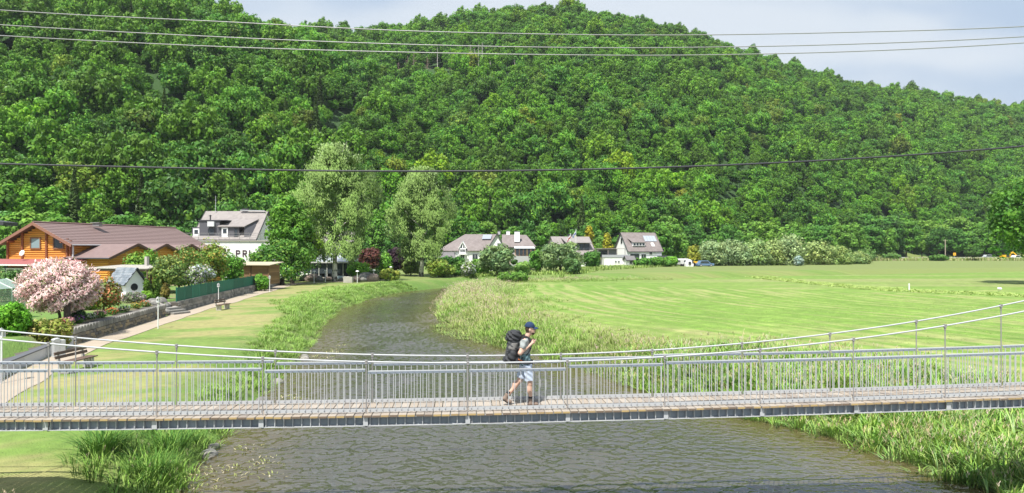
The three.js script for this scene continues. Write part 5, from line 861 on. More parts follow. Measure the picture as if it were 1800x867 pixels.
// D: white house with steep brown roof and solar panels
{
  const D = 190, k = D / FOCAL, c = thing('solar_roof_house', 'white house with steep brown roof, solar panels and strip dormer beside the meadow', 'house', V((1126 - 900) * k, 1.6, -D - 4), 0.30), roof = brownRoof(), L = 10.2, W = 8.6, eave = 4.3, ridge = 9.2;
  const g = gabled(c, L, W, eave, ridge, { roof, ov: 0.35, ovE: 0.3 }), sl = (t, off) => { const z = t * (W / 2), y = ridge - g.pitch * z; return [y, z]; };
  const face = (name, x0, x1, t0, t1, up, m) => { const [ya, za] = sl(t0), [yb, zb] = sl(t1); return part(name, new MB().slab(V(x0, yb + up + 0.17, zb + up * 0.6), V(x1, yb + up + 0.17, zb + up * 0.6), V(x1, ya + up + 0.17, za + up * 0.6), V(x0, ya + up + 0.17, za + up * 0.6), 0.06), m, c); };
  const pv = mat('solar panel', 0.34, 0.38, 0.44, 0.12); for (let q = 0; q < 4; q++) face('solar_panel', 1.05 + q * 0.93, 1.92 + q * 0.93, 0.2, 0.52, 0.08, pv); face('roof_window', 2.55, 3.45, 0.6, 0.8, 0.06, mat('pale roof window', 0.75, 0.75, 0.75, 0.2));
  part('dormer', new MB().box(3.6, 1.0, 1.6, -1.6, 6.0, 2.9), white, c); part('dormer_roof', new MB().slab(V(-3.6, 6.55, 3.95), V(0.4, 6.55, 3.95), V(0.1, 7.6, 1.5), V(-4.1, 7.9, 1.2), 0.12), roof, c); for (let q = 0; q < 4; q++) windowPart(c, -2.95 + q * 0.9, 6.0, 3.72, 0.8, 0.75, 0, { bars: 0 });
  windowPart(c, -3.2, 2.4, 4.32, 2.6, 2.0, 0, { bars: 3, frame: darkTrim }); windowPart(c, -0.5, 2.6, 4.32, 1.5, 1.5); windowPart(c, 1.7, 3.6, 4.32, 0.9, 0.8); windowPart(c, 3.7, 2.2, 4.32, 0.8, 0.6);
  part('garage_door', new MB().box(2.6, 2.0, 0.05, 3.6, 1.0, 4.33), mat('pale garage door', 0.66, 0.66, 0.68, 0.6), c);
  windowPart(c, -5.12, 7.0, 0.2, 0.8, 1.4, -Math.PI / 2, { frame: darkTrim, bars: 0 });
  const t = thing('terrace_annex', 'white flat roofed annex with pergola and parapet between the two gabled houses', 'annex', V((1080 - 900) * 184 / FOCAL, 1.5, -184), 0.12), pg = mat('grey brown pergola', 0.30, 0.26, 0.25, 0.8);
  part('wall', new MB().box(6.5, 2.6, 4, 0, 1.3, 0), white, t); part('parapet', new MB().box(7.2, 0.7, 0.15, -0.3, 2.95, 2.05), mat('grey parapet', 0.36, 0.37, 0.40, 0.8), t); part('flat_roof', new MB().box(6.6, 0.14, 4.2, 0, 2.66, 0), darkTrim, t);
  windowPart(t, -0.2, 1.5, 2.02, 0.55, 0.6); windowPart(t, 0.6, 1.5, 2.02, 0.55, 0.6); windowPart(t, 2.4, 1.4, 2.02, 0.8, 0.8, 0, { bars: 0 });
  part('pergola_roof', new MB().box(8, 0.14, 3.6, -1.2, 4.9, -0.5), pg, t); for (const x of [-4.8, -2, 0.4, 2.6]) part('pergola_post', new MB().box(0.14, 2.3, 0.14, x, 3.8, 1.1), pg, t); windowPart(t, -2.6, 3.6, -1.2, 2.4, 1.6, 0, { bars: 3, frame: darkTrim }); part('back_wall', new MB().box(5.5, 2.2, 0.2, -1.8, 3.8, -1.4), mat('grey render', 0.4, 0.4, 0.42, 0.85), t);
  part('stair', new MB().rod(V(1.6, 2.7, 2.3), V(2.9, 0.1, 2.3), 0.5, 0.1), steel, t);
  const s = thing('garden_cabin', 'tiny white shed with grey roof under the steep roofed house', 'shed', V((1104 - 900) * 182 / FOCAL, 1.5, -180), 0.2); gabled(s, 2.0, 2, 2.1, 2.9, { roof: slateRoof() }); windowPart(s, 0, 1.3, 1.02, 0.7, 0.8, 0, { bars: 0 });
  const gg = thing('carport', 'dark roofed carport at the right end of the steep roofed house', 'carport', V((1169 - 900) * 190 / FOCAL, 1.6, -190), 0.25); part('roof', new MB().box(3.2, 0.5, 4, 0, 2.6, 0), slateClad, gg); for (const x of [-1.4, 1.4]) part('post', new MB().box(0.3, 2.4, 0.3, x, 1.2, 1.7), white, gg);
}
// eaves of a neighbour's hut at the edge of the garden
{ const p = at(-2, 391, 60), c = thing('neighbour_hut', 'corner of a dark hut roof at the edge of the garden', 'hut', V(p.x, 2.1, p.z), 0); const h = p.y - 2.1; part('wall', new MB().box(2.6, h, 1.6, -3.6, h / 2 - 0.1, -0.6), mat('dark hut wall', 0.08, 0.06, 0.05, 0.9), c); part('roof', new MB().slab(V(-5.2, h + 0.9, 0.6), V(0.8, h, 0.6), V(0.8, h, -1.2), V(-5.2, h + 0.9, -1.2), 0.3), darkTrim, c); }
// ------------------------------------------------------------------ trees and shrubs one can tell apart
const G = { mid: [0.065, 0.175, 0.022], light: [0.105, 0.225, 0.028], dark: [0.036, 0.105, 0.022], olive: [0.12, 0.19, 0.045], grey: [0.125, 0.195, 0.085], yellow: [0.26, 0.29, 0.03], birch: [0.105, 0.18, 0.045] };
function plant(name, label, cat, pos, crown, trunk, group) {
  const t = thing(name, label, cat, pos, 0, group); const lift = trunk?.lift ?? 0;
  part('crown', crownGeo(crown.seed, crown).translate(0, lift, 0), leafMat, t);
  if (trunk) part('trunk', trunkGeo(crown.seed + 7, trunk.h, trunk.r, trunk.limbs ?? 6, trunk.spread ?? crown.rx * 0.7, trunk.from ?? 0.4, trunk.lean ?? 0), trunk.mat ?? barkMat, t);
  return t;
}
let seedN = 500;
const bush = (x, d, wpx, hpx, col, label, o = {}, name = 'shrub', cat = 'shrub') => {   // w, h in survey pixels at that distance
  col = col.map((v) => Math.min(0.62, v * 1.4)); if (o.alt) o = { ...o, alt: o.alt.map((v) => Math.min(0.65, v * 1.3)) };
  const k = d / FOCAL, rx = wpx * k / 2, ry = hpx * k / 2, pos = onGround((x - 900) * k, d), rad = o.rad ?? Math.min(rx, ry) * 0.42; pos.y += o.up ?? -0.1; const vol = Math.max(1, rx * ry * 4);
  return plant(name, label, cat, pos, { seed: seedN += 3, rx, ry, clumps: o.clumps ?? Math.round(clamp(26 * Math.cbrt(rx * rx * ry) / Math.max(rad, 0.1) * 0.8, 22, 90)), rad, per: o.per ?? 46, size: o.size ?? clamp(d / 330, 0.1, 0.5), base: col, alt: o.alt ?? col.map((v) => v * 1.4), lobes: o.lobes ?? 0.25, shell: 0.65, low: o.low ?? 0.1, ...o }, { h: ry * 1.5, r: Math.max(0.04, rx * 0.06), limbs: 5, spread: rx * 0.6, from: 0.15 });
};
// garden by the walls
bush(22, 31.5, 62, 62, [0.105, 0.27, 0.018], 'bright green clipped hedge bush behind the pale panel wall', { low: 0.0, size: 0.13, rad: 0.34, per: 70, clumps: 70 });
bush(86, 32.5, 84, 62, [0.21, 0.25, 0.045], 'yellow green bushy shrub between the clipped hedge and the pink willow', { alt: [0.34, 0.28, 0.10], size: 0.12, rad: 0.3, per: 60, clumps: 70 });
bush(137, 38, 26, 26, [0.03, 0.08, 0.025], 'small round dark green shrub under the pink willow', { size: 0.09 });
bush(182, 43, 62, 62, [0.16, 0.20, 0.045], 'green and coppery red shrub between the pink willow and the white chapel', { alt: [0.36, 0.16, 0.07], share: 0.35, size: 0.15, up: 0.1 });
bush(155, 45, 40, 26, [0.14, 0.25, 0.03], 'low light green shrub at the foot of the coppery shrub', { size: 0.12 });
bush(235, 51, 44, 20, [0.20, 0.24, 0.14], 'low grey green lavender cushion below the white chapel', { alt: [0.34, 0.26, 0.32], size: 0.1, up: 0 });
bush(258, 52, 26, 20, [0.15, 0.29, 0.03], 'fresh green cushion plant beside the rockery', { size: 0.1, up: 0 });
const thuja = (x, d, h, w, label, col = [0.10, 0.19, 0.022]) => { const t = thing('conifer', label, 'conifer', onGround((x - 900) * d / FOCAL, d)); part('crown', crownGeo(seedN += 3, { rx: w / 2, ry: h / 2, clumps: 40, rad: w * 0.24, per: 60, size: d / 420, base: col, alt: col.map((v) => v * 1.6), taper: 0.75, lobes: 0.1, flat: 1.3 }), leafMat, t); part('trunk', new MB().bar(V(0, -0.2, 0), V(0, h * 0.5, 0), 0.05, 0.03, 6), barkMat, t); return t; };
thuja(258, 55, 1.75, 0.75, 'slim green conifer right beside the white chapel'); thuja(274, 55.5, 1.85, 0.8, 'slim green conifer, middle of the three before the fence end'); thuja(291, 55, 1.25, 0.85, 'short golden brown conifer next to the green fence end', [0.20, 0.17, 0.035]);
bush(250, 72, 62, 62, [0.12, 0.24, 0.03], 'leafy climber shrub in front of the largest small gable', { alt: [0.2, 0.3, 0.04], up: 0.4, size: 0.24 }, 'climbing_shrub');
bush(296, 62, 60, 78, [0.13, 0.20, 0.055], 'tall loose garden shrub behind the slim conifers', { alt: [0.24, 0.28, 0.06], lobes: 0.5, size: 0.2 });
bush(332, 66, 70, 84, [0.12, 0.22, 0.04], 'tall loose garden shrub, second from the conifers, over the green fence', { alt: [0.28, 0.24, 0.06], lobes: 0.55, size: 0.2 });
bush(372, 70, 66, 92, [0.14, 0.23, 0.035], 'tall yellow green garden shrub before the last small gable', { alt: [0.30, 0.25, 0.05], lobes: 0.5, size: 0.22 });
bush(408, 74, 46, 62, [0.10, 0.24, 0.03], 'garden shrub left of the timber shed', { lobes: 0.4, size: 0.22 });
bush(352, 64, 50, 40, [0.62, 0.64, 0.62], 'white blossoming bush amid the garden shrubs over the fence', { alt: [0.14, 0.22, 0.05], share: 0.4, size: 0.18, up: 0.5 });
bush(460, 80, 26, 34, [0.11, 0.26, 0.03], 'small fresh green shrub in front of the timber shed', { size: 0.2 });
bush(20, 52, 70, 62, [0.10, 0.19, 0.05], 'feathery green shrub before the log cabin porch', { lobes: 0.45, size: 0.18 });
// pink-leaved willow standard
{
  const d = 37.5, k = d / FOCAL, p = onGround((104 - 900) * k, d), t = thing('pink_willow_tree', 'rounded ornamental willow with pink and white leaf tips in the garden', 'tree', p), L = new Leaves(801), r = L.r, rx = 62 * k, ry = 46 * k, cy = 0.52 + ry;
  for (let i = 0; i < 19000; i++) {                                  // long shoots rising out of the crown, pale pink at their tips
    const a = r() * 6.283, v = r() * 1.92 - 0.92, q = Math.sqrt(Math.max(0, 1 - v * v)), m = Math.pow(0.22 + 0.78 * r(), 0.5), nx = Math.cos(a) * q, nz = Math.sin(a) * q, edge = smooth(0.55, 0.95, m), w = 1 + 0.13 * Math.sin(a * 7 + v * 9) * edge;
    const pink = r() < 0.38 + 0.48 * edge, c = pink ? (r() < 0.5 ? [0.82, 0.68, 0.65] : [0.78, 0.52, 0.52]) : r() < 0.4 ? [0.40, 0.42, 0.22] : [0.16, 0.25, 0.05];
    L.leaf([nx * rx * m * w, cy + v * ry * m * w - (1 - v) * 0.05, nz * rx * m * w], nx + (r() - 0.5), v + 0.6 + (r() - 0.5), nz + (r() - 0.5), 0.17 + 0.1 * r(), 0.065, c, nx * 0.8, v * 0.6 + 0.9, nz * 0.8);
  }
  part('crown', L, leafMat, t); part('trunk', trunkGeo(44, 1.9, 0.085, 8, 0.9, 0.5), barkMat, t);
  const st = thing('timber_post', 'thick dark timber post under the pink willow', 'post', onGround((118 - 900) * 36.6 / FOCAL, 36.6)); part('post', new MB().bar(V(0, -0.2, 0), V(0, 1.0, 0), 0.17, 0.16, 12), mat('dark timber', 0.06, 0.045, 0.04, 0.9), st); part('post_cap', new MB().bar(V(0, 1.0, 0), V(0, 1.05, 0), 0.19, 0.19, 12), mat('dark timber', 0.06, 0.045, 0.04, 0.9), st);
}
// flowers along the wall top
{
  const r = rng(23), cols = [[0.55, 0.04, 0.03], [0.7, 0.35, 0.4], [0.65, 0.5, 0.1], [0.25, 0.1, 0.35], [0.7, 0.68, 0.66], [0.6, 0.18, 0.05]], words = ['scarlet', 'pink', 'yellow', 'violet', 'white', 'orange'];
  [[34.9, 0], [36, 1], [37.2, 3], [38.8, 4], [40.2, 1], [42, 5], [44, 4], [46.2, 2], [48, 5]].forEach(([d, c], i) => { const L = new Leaves(900 + i), p = onGround(wallX(d) - 0.95, d), t = thing('flower_clump', words[c] + ' flowering clump on the basalt wall ' + ['at its near end', 'a step along, second clump', 'near the coppery shrub', 'beside the violet clump', 'at the middle of the wall', 'before the white chapel', 'below the lavender cushion', 'at the cushion plant', 'by the rockery'][i], 'flowers', p);
    L.clump(0, 0.12, 0, 0.36, 150, 0.1, tint([0.09, 0.19, 0.035], 0.4), 0.6); part('leaves', L, leafMat, t); const F = new Leaves(950 + i); F.clump(0, 0.22, 0, 0.36, 90, 0.085, tint(cols[c], 0.4), 0.55); part('blooms', F, leafMat, t); });
}
// big trees of the valley floor
function birch(x, d, hpx, wpx, seed, label, botpx) {
  const k = d / FOCAL, h = hpx * k, rx = wpx * k / 2, p = px(x, d), t = thing('birch_tree', label, 'tree', p), L = new Leaves(seed), r = L.r, bot = botpx * k;
  for (let c = 0; c < 400; c++) {                                   // hanging sprays round a tall uneven crown
    const v = Math.pow(r(), 0.85), y = bot + (h - bot) * v, prof = Math.sin(Math.PI * clamp(0.16 + 0.80 * v)) ** 0.5 * (v > 0.75 ? 1 - (v - 0.75) * 0.7 : 1), a = r() * 6.283, R = rx * prof * (0.4 + 0.6 * Math.sqrt(r())) * (0.86 + 0.3 * Math.sin(a * 3 + seed + v * 5)), cx = Math.cos(a) * R, cz = Math.sin(a) * R, kk = 0.82 + 0.36 * r(), len = 1.2 + 1.7 * r();
    const col = tint([0.22 * kk, 0.35 * kk, 0.085 * kk], 0.3, [0.27 * kk, 0.40 * kk, 0.11 * kk], 0.3);
    for (let q = 0; q < 92; q++) { const u = r(), w = 0.55 * (1 - u * 0.5), ox = (r() - 0.5) * 2 * w + (r() - 0.5) * 0.5, oz = (r() - 0.5) * 2 * w; L.leaf([cx + ox * 1.2, y + 0.4 - u * len, cz + oz * 1.2], (r() - 0.5) * 1.4 + cx / rx, r() * 0.6 + 0.15, (r() - 0.5) * 1.4 + cz / rx, 0.34 + 0.22 * r(), 0.145, col(r), cx / rx * 1.3, 1.0, cz / rx * 1.3, 0.55); }
  }
  part('crown', L, leafMat, t);
  const bark = tex(64, 256, (u, v) => { const n = fbm(u * 4, v * 22, 3), b = smooth(0.58, 0.66, n) + (1 - smooth(0.0, 0.16, v)) * 0.8; return mix3([0.62, 0.60, 0.56], [0.07, 0.065, 0.06], clamp(b)); }); bark.repeat.set(0.5, 0.12);
  const bm = new THREE.MeshStandardMaterial({ name: 'white birch bark', map: bark, roughness: 0.85 });
  part('trunk', trunkGeo(seed, h * 0.93, 0.36, 14, rx * 0.75, 0.28, 0.3), bm, t); return t;
}
birch(588, 104, 240, 146, 61, 'tall weeping birch with white trunk on the terrace lawn, the larger of the pair', 48);
birch(740, 121, 190, 112, 67, 'tall weeping birch with white trunk by the river bend, the smaller of the pair', 40);
{
  const d = 97, k = d / FOCAL, p = px(514, d), t = thing('dense_tree', 'dense bright green tree at the end of the fence, dark bush growing at its foot', 'tree', p);
  part('crown', crownGeo(71, { rx: 52 * k, ry: 60 * k, clumps: 95, rad: 1.25, per: 95, size: 0.34, base: [0.135, 0.32, 0.035], alt: [0.21, 0.42, 0.045], lobes: 0.3, taper: 0.45 }).translate(-0.3, 3.4, 0), leafMat, t); part('trunk', trunkGeo(72, 10, 0.28, 9, 3.2, 0.3), barkMat, t);
  bush(496, 94.5, 122, 88, [0.075, 0.19, 0.025], 'broad dark green bush hanging over the end of the green fence', { alt: [0.16, 0.28, 0.035], size: 0.3, clumps: 90, per: 80, rad: 1.1, lobes: 0.35 });
  bush(545, 99, 44, 66, [0.13, 0.22, 0.025], 'yellow green bush at the right side of the dense tree', { size: 0.3, up: 2.6 });
}
const list = [ // x, d, width px, height px, colour, label, options
  [630, 112, 44, 34, [0.14, 0.30, 0.025], 'bright green round shrub behind the terrace boulders', {}], [647, 122, 42, 46, [0.10, 0.035, 0.03], 'dark red maple behind the terrace boulders', { alt: [0.13, 0.07, 0.04], up: 0.8 }],
  [697, 126, 34, 48, [0.05, 0.028, 0.042], 'dark purple leaved shrub between the two birches', { up: 0.3 }], [675, 124, 34, 44, [0.12, 0.26, 0.03], 'light green shrub between the red maple and the purple shrub', {}], [722, 126, 36, 34, [0.15, 0.21, 0.05], 'olive drooping shrub left of the smaller birch trunk', {}],
  [660, 107, 30, 23, [0.055, 0.10, 0.03], 'dark clipped shrub on the terrace lawn', { low: 0.2 }], [686, 106, 36, 24, [0.16, 0.22, 0.03], 'yellow green low shrub beside the dark clipped shrub', { alt: [0.26, 0.28, 0.05] }],
  [790, 133, 68, 34, [0.045, 0.14, 0.02], 'broad dark green shrub before the white villa annex', { low: 0.2, clumps: 70 }], [772, 118, 58, 34, [0.15, 0.23, 0.03], 'yellow green shrub overhanging the river bend', { alt: [0.24, 0.28, 0.05] }], [806, 122, 30, 30, [0.12, 0.24, 0.04], 'light shrub between the overhanging shrub and the elder', {}],
  [823, 119, 28, 28, [0.15, 0.23, 0.07], 'elder bush with white blossom at the river bend', { alt: [0.55, 0.57, 0.5], share: 0.35 }], [873, 124, 68, 58, [0.14, 0.225, 0.085], 'round grey green willow bush in front of the villa gable', { alt: [0.22, 0.31, 0.13], clumps: 90, per: 60, rad: 0.95 }],
  [845, 128, 32, 32, [0.13, 0.27, 0.035], 'fresh green shrub left of the round willow bush', {}], [918, 128, 30, 26, [0.15, 0.26, 0.06], 'pale reedy bush right of the round willow bush', {}], [943, 140, 30, 40, [0.085, 0.21, 0.025], 'green shrub between villa terrace and the flagpole willow', {}],
  [985, 138, 84, 58, [0.145, 0.225, 0.085], 'broad grey green willow bush left of the flagpoles', { alt: [0.22, 0.31, 0.13], clumps: 95, per: 62, rad: 1.1 }], [1006, 131, 30, 30, [0.08, 0.16, 0.045], 'lower willow shoot at the right foot of the flagpole willow', {}], [1040, 165, 32, 34, [0.065, 0.165, 0.025], 'dark green shrub before the flat roofed annex', {}], [985, 120, 56, 18, [0.12, 0.19, 0.04], 'low strip of brambles on the meadow edge under the flagpoles', { low: 0.3, alt: [0.26, 0.22, 0.09] }],
  [900, 104, 62, 22, [0.10, 0.20, 0.03], 'rank green nettle bush in the tall grass of the river bend', { low: 0.2 }], [1130, 180, 40, 17, [0.075, 0.19, 0.022], 'clipped hedge bush, left one before the steep roofed house', { low: 0.2 }], [1160, 181, 40, 18, [0.085, 0.2, 0.024], 'clipped hedge bush, right one before the steep roofed house', { low: 0.2 }], [1178, 184, 24, 20, [0.13, 0.29, 0.03], 'bright green bush at the carport of the steep roofed house', {}],
  [1220, 188, 24, 38, [0.24, 0.26, 0.03], 'golden green rounded conifer left of the willow row', { low: 0.1 }], [1252, 192, 62, 56, [0.20, 0.27, 0.12], 'grey green willow, first of the row at the meadow edge', { clumps: 90, per: 70, low: 0.0, up: -1.7 }], [1290, 194, 66, 56, [0.19, 0.265, 0.12], 'grey green willow, second of the row at the meadow edge', { clumps: 90, per: 70, low: 0.0, up: -1.7 }], [1330, 196, 54, 58, [0.215, 0.30, 0.11], 'olive willow, third of the row at the meadow edge', { clumps: 85, per: 70, low: 0.0, up: -1.7 }], [1356, 198, 56, 54, [0.23, 0.30, 0.10], 'olive yellow willow, fourth of the row at the meadow edge', { clumps: 85, per: 70, low: 0.0, up: -1.7 }], [1386, 198, 60, 64, [0.21, 0.285, 0.125], 'tall grey green willow, fifth of the row at the meadow edge', { clumps: 95, per: 70, low: 0.0, up: -1.7 }],
  [1404, 190, 16, 20, [0.26, 0.33, 0.28], 'small silvery bush at the foot of the fifth willow', {}], [1436, 205, 60, 52, [0.22, 0.285, 0.095], 'brownish olive willow right of the gap in the row', { clumps: 85, per: 70, low: 0.0, up: -1.7 }], [1470, 208, 66, 42, [0.21, 0.29, 0.09], 'low olive willow near the end of the row', { clumps: 85, per: 70, low: 0.0, up: -1.7 }], [1508, 214, 50, 32, [0.19, 0.27, 0.09], 'last low willow of the row at the meadow edge', { clumps: 70, per: 60, low: 0.0, up: -1.7 }], [1525, 262, 28, 22, [0.10, 0.19, 0.045], 'shrub between willow row and country road', {}],
  [1567, 268, 32, 14, [0.09, 0.18, 0.04], 'low bramble shrub before the country road', {}], [1650, 262, 34, 12, [0.08, 0.18, 0.03], 'low dark shrub below the wooden utility pole', {}],
];
for (const [x, d, w, h, c, label, o] of list) bush(x, d, w, h, c, label, o, /maple/.test(label) ? 'red_maple' : /willow/.test(label) ? 'willow_bush' : /conifer/.test(label) ? 'conifer' : 'shrub', /maple/.test(label) ? 'tree' : /conifer/.test(label) ? 'conifer' : 'shrub');
thuja(1036, 197, 12.4, 4.6, 'golden conifer, tallest of the three behind the flat roofed annex', [0.38, 0.35, 0.025]); thuja(1068, 197, 10.2, 4.4, 'golden conifer, right one of the three beside the steep roofed house', [0.34, 0.34, 0.025]); thuja(1011, 200, 10.6, 2.0, 'golden conifer, slimmest of the three above the dormer roof', [0.36, 0.33, 0.025]);
{ // small standard tree by the road and the big tree at the meadow's side
  const d = 266, t = thing('small_tree', 'small round standard tree by the country road', 'tree', px(1710, d)); part('crown', crownGeo(91, { rx: 3.4, ry: 2.2, clumps: 40, rad: 1.1, per: 60, size: 0.6, base: G.mid }).translate(0, 1.3, 0), leafMat, t); part('trunk', trunkGeo(92, 2.6, 0.16, 4, 1.4, 0.6), barkMat, t);
  const D = 96, b = thing('meadow_tree', 'large green tree casting shade on the meadow', 'tree', onGround(73.6, D)); part('crown', crownGeo(95, { rx: 7.4, ry: 7.0, clumps: 120, rad: 1.9, per: 110, size: 0.42, base: [0.085, 0.235, 0.025], alt: [0.15, 0.33, 0.035], lobes: 0.3 }).translate(0, 2.3, 0), leafMat, b); part('trunk', trunkGeo(96, 11, 0.45, 10, 4.5, 0.25), barkMat, b);
}
// rows of trees along the foot of the hill
{
  const protos = [[G.light, 0], [G.mid, 1], [[0.085, 0.20, 0.022], 2], [[0.12, 0.235, 0.03], 3], [[0.05, 0.14, 0.02], 4]].map(([c, k]) => { const t = plant('foothill_tree', '', 'tree', V(0, 0, 0), { seed: 700 + k * 5, rx: 4.3, ry: 5, clumps: 64, rad: 1.25, per: 62, size: 0.52, base: c.map((v) => v * 1.45), alt: c.map((v) => Math.min(0.5, v * 1.6)), lobes: 0.38, taper: 0.25, low: 0.05 }, { h: 8, r: 0.22, limbs: 8, spread: 3, lift: 1.2 }); return t; });
  const used = [], r = rng(64);
  const ORD = ['first', 'second', 'third', 'fourth', 'fifth', 'sixth', 'seventh', 'eighth', 'ninth', 'tenth', 'eleventh', 'twelfth', 'thirteenth', 'fourteenth', 'fifteenth', 'sixteenth', 'seventeenth', 'eighteenth', 'nineteenth', 'twentieth', 'twenty-first', 'twenty-second', 'twenty-third', 'twenty-fourth'], TONE = ['pale green', 'mid green', 'bright green', 'yellow green', 'dark green'];
  const row = (x0, x1, step, dAt, hAt, label, group, w = [0.4, 0.7, 0.9, 0.97, 1]) => {
    let n = 0; for (let x = x0; x < x1; x += step * (0.75 + 0.5 * r())) {
      const d = dAt(x) + (r() - 0.5) * 10, q = r(), k = w.findIndex((v) => q < v), s = hAt(x) / 11 * (0.75 + 0.5 * r()), pos = px(x, d), o = used[k] ? copy(protos[k], pos, r() * 6.28) : protos[k];
      used[k] = true; o.position.copy(pos); o.scale.set(s * (0.9 + 0.3 * r()), s, s * (0.9 + 0.3 * r())); o.userData = { label: TONE[k] + ' ' + label + ', ' + ORD[n++] + ' from the left', category: 'tree', group };
    }
  };
  row(-20, 345, 27, (x) => lerp(122, 132, clamp(x / 345)), () => 10.5, 'tree in the row behind the log cabin', 'trees behind the log cabin');
  row(340, 760, 30, (x) => lerp(142, 190, (x - 340) / 420), () => 11, 'tree behind the guest house and birches', 'trees behind the guest house', [0.04, 0.3, 0.4, 0.45, 1]);
  row(750, 1190, 24, (x) => 207 + (x - 750) * 0.01, () => 11, 'tree in the row behind the village houses', 'trees behind the village houses');
  row(1165, 1560, 22, (x) => lerp(222, 282, (x - 1165) / 395), () => 12.5, 'tree in the front rank behind the willow row', 'trees behind the willow row');
  row(1150, 1500, 25, (x) => lerp(240, 300, (x - 1165) / 395), () => 14, 'tree in the second rank behind the willow row', 'second rank behind the willow row');
  row(1540, 1880, 24, (x) => lerp(303, 322, (x - 1540) / 340), () => 15, 'tree in the front rank beyond the country road', 'trees beyond the country road');
  row(1500, 1900, 26, (x) => lerp(318, 345, (x - 1540) / 340), () => 17, 'tree in the second rank beyond the country road', 'second rank beyond the country road');
}
// dead trees on the hill
DEAD.forEach(({ p, h, k }, i) => {
  const t = thing('dead_tree', (k ? 'dead grey brown spruce with bare twigs in the hill forest, ' : 'tall bare pale dead trunk in the hill forest, ') + ['first', 'second', 'third', 'fourth', 'fifth', 'sixth', 'seventh', 'eighth', 'ninth', 'tenth', 'eleventh', 'twelfth', 'thirteenth', 'fourteenth'][i] + ' from the left', 'dead tree', p, i, k ? 'dead spruces on the hill' : 'bare dead trunks on the hill'), M = new MB(), r = rng(i), m = k ? mat('dead brown twigs', 0.26, 0.19, 0.15, 0.95) : mat('bleached wood', 0.50, 0.46, 0.42, 0.9);
  M.bar(V(0, -1, 0), V(0.2, h + 2, 0), 0.3, 0.08, 6, false); part('trunk', M, m, t);
  const B = new MB(); for (let q = 0; q < (k ? 60 : 12); q++) { const y = h * (k ? 0.2 + 0.8 * r() : 0.4 + 0.6 * r()) + 1.5, a = r() * 6.28, l = k ? (h + 2.5 - y) * 0.34 : 1.2; B.bar(V(0, y, 0), V(Math.cos(a) * l, y + 0.2 - r() * 0.5, Math.sin(a) * l), 0.07, 0.03, 3, false); } part('branches', B, m, t);
});
// ------------------------------------------------------------------ tall grass on the banks, short tufts on lawn and meadow
function tuft(seed, n, h, spread, w, cols, droop = 0.5, seeds = 0) {
  const r = rng(seed), P = [], N = [], C = [], I = [];
  for (let k = 0; k < n; k++) {
    const a = r() * 6.283, R = spread * Math.sqrt(r()) * 0.5, bx = Math.cos(a) * R, bz = Math.sin(a) * R, H = h * (0.55 + 0.55 * r()), lean = (0.15 + droop * r()) * H, dir = a + (r() - 0.5) * 1.6, dx = Math.cos(dir), dz = Math.sin(dir), tx = -dz, tz = dx, c = cols[Math.floor(r() * cols.length)], j = 0.8 + 0.4 * r(), o = P.length / 3, sd = r() < seeds;
    const ww = sd ? w * 0.4 : w * (0.7 + 0.6 * r());
    for (let q = 0; q < 4; q++) {
      const t = q / 3, y = H * (t - 0.32 * droop * t * t), l = lean * t * t, hw = q === 3 ? 0.0015 : ww * (q === 0 ? 0.35 : q === 1 ? 0.5 : 0.36);
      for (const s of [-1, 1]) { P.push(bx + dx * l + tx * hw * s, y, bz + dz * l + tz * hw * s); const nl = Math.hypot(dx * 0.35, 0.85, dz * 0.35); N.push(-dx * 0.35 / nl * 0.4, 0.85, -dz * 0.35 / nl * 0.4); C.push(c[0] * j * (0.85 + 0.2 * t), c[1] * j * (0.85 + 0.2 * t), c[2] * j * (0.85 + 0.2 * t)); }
    }
    for (let q = 0; q < 3; q++) { const e = o + q * 2; I.push(e, e + 2, e + 1, e + 1, e + 2, e + 3); }
    if (sd) for (let m = 0; m < 5; m++) { const f = P.length / 3, y = H * (0.86 - 0.3 * droop) + h * 0.03 * m, X = bx + dx * lean * 0.92, Z = bz + dz * lean * 0.92, b = r() * 6.283, e = h * (0.07 + 0.05 * r()), ex = Math.cos(b) * h * 0.035, ez = Math.sin(b) * h * 0.035, wd = h * 0.007; P.push(X, y, Z, X + ex - ez * 0.2 - wd, y + e * 0.5, Z + ez + wd, X + ex * 1.5, y + e, Z + ez * 1.5, X + ex + ez * 0.2 + wd, y + e * 0.45, Z + ez - wd); for (let q = 0; q < 4; q++) { N.push(ex * 4, 0.85, ez * 4); C.push(0.44 * j, 0.36 * j, 0.25 * j); } I.push(f, f + 1, f + 2, f, f + 2, f + 3); }
  }
  // turn faces so that they agree with their normals
  for (let i = 0; i < I.length; i += 3) { const [a, b, c] = [I[i] * 3, I[i + 1] * 3, I[i + 2] * 3], ux = P[b] - P[a], uy = P[b + 1] - P[a + 1], uz = P[b + 2] - P[a + 2], vx = P[c] - P[a], vy = P[c + 1] - P[a + 1], vz = P[c + 2] - P[a + 2], nx = uy * vz - uz * vy, ny = uz * vx - ux * vz, nz = ux * vy - uy * vx; if (nx * N[a] + ny * N[a + 1] + nz * N[a + 2] < 0) { const t = I[i + 1]; I[i + 1] = I[i + 2]; I[i + 2] = t; } }
  const g = new THREE.BufferGeometry(); g.setAttribute('position', new THREE.Float32BufferAttribute(P, 3)); g.setAttribute('normal', new THREE.Float32BufferAttribute(N, 3)); g.setAttribute('color', new THREE.Float32BufferAttribute(C, 3)); g.setIndex(I); return g;
}
function meadowOf(name, label, geos, items) { const g = tag(new THREE.Group(), label, 'grass', undefined, 'stuff'); g.name = name; scene.add(g); geos.forEach((ge, i) => { const l = items.filter((_, k) => k % geos.length === i); if (l.length) instanced('grass_tufts', ge, grassMat, l, g); }); return g; }
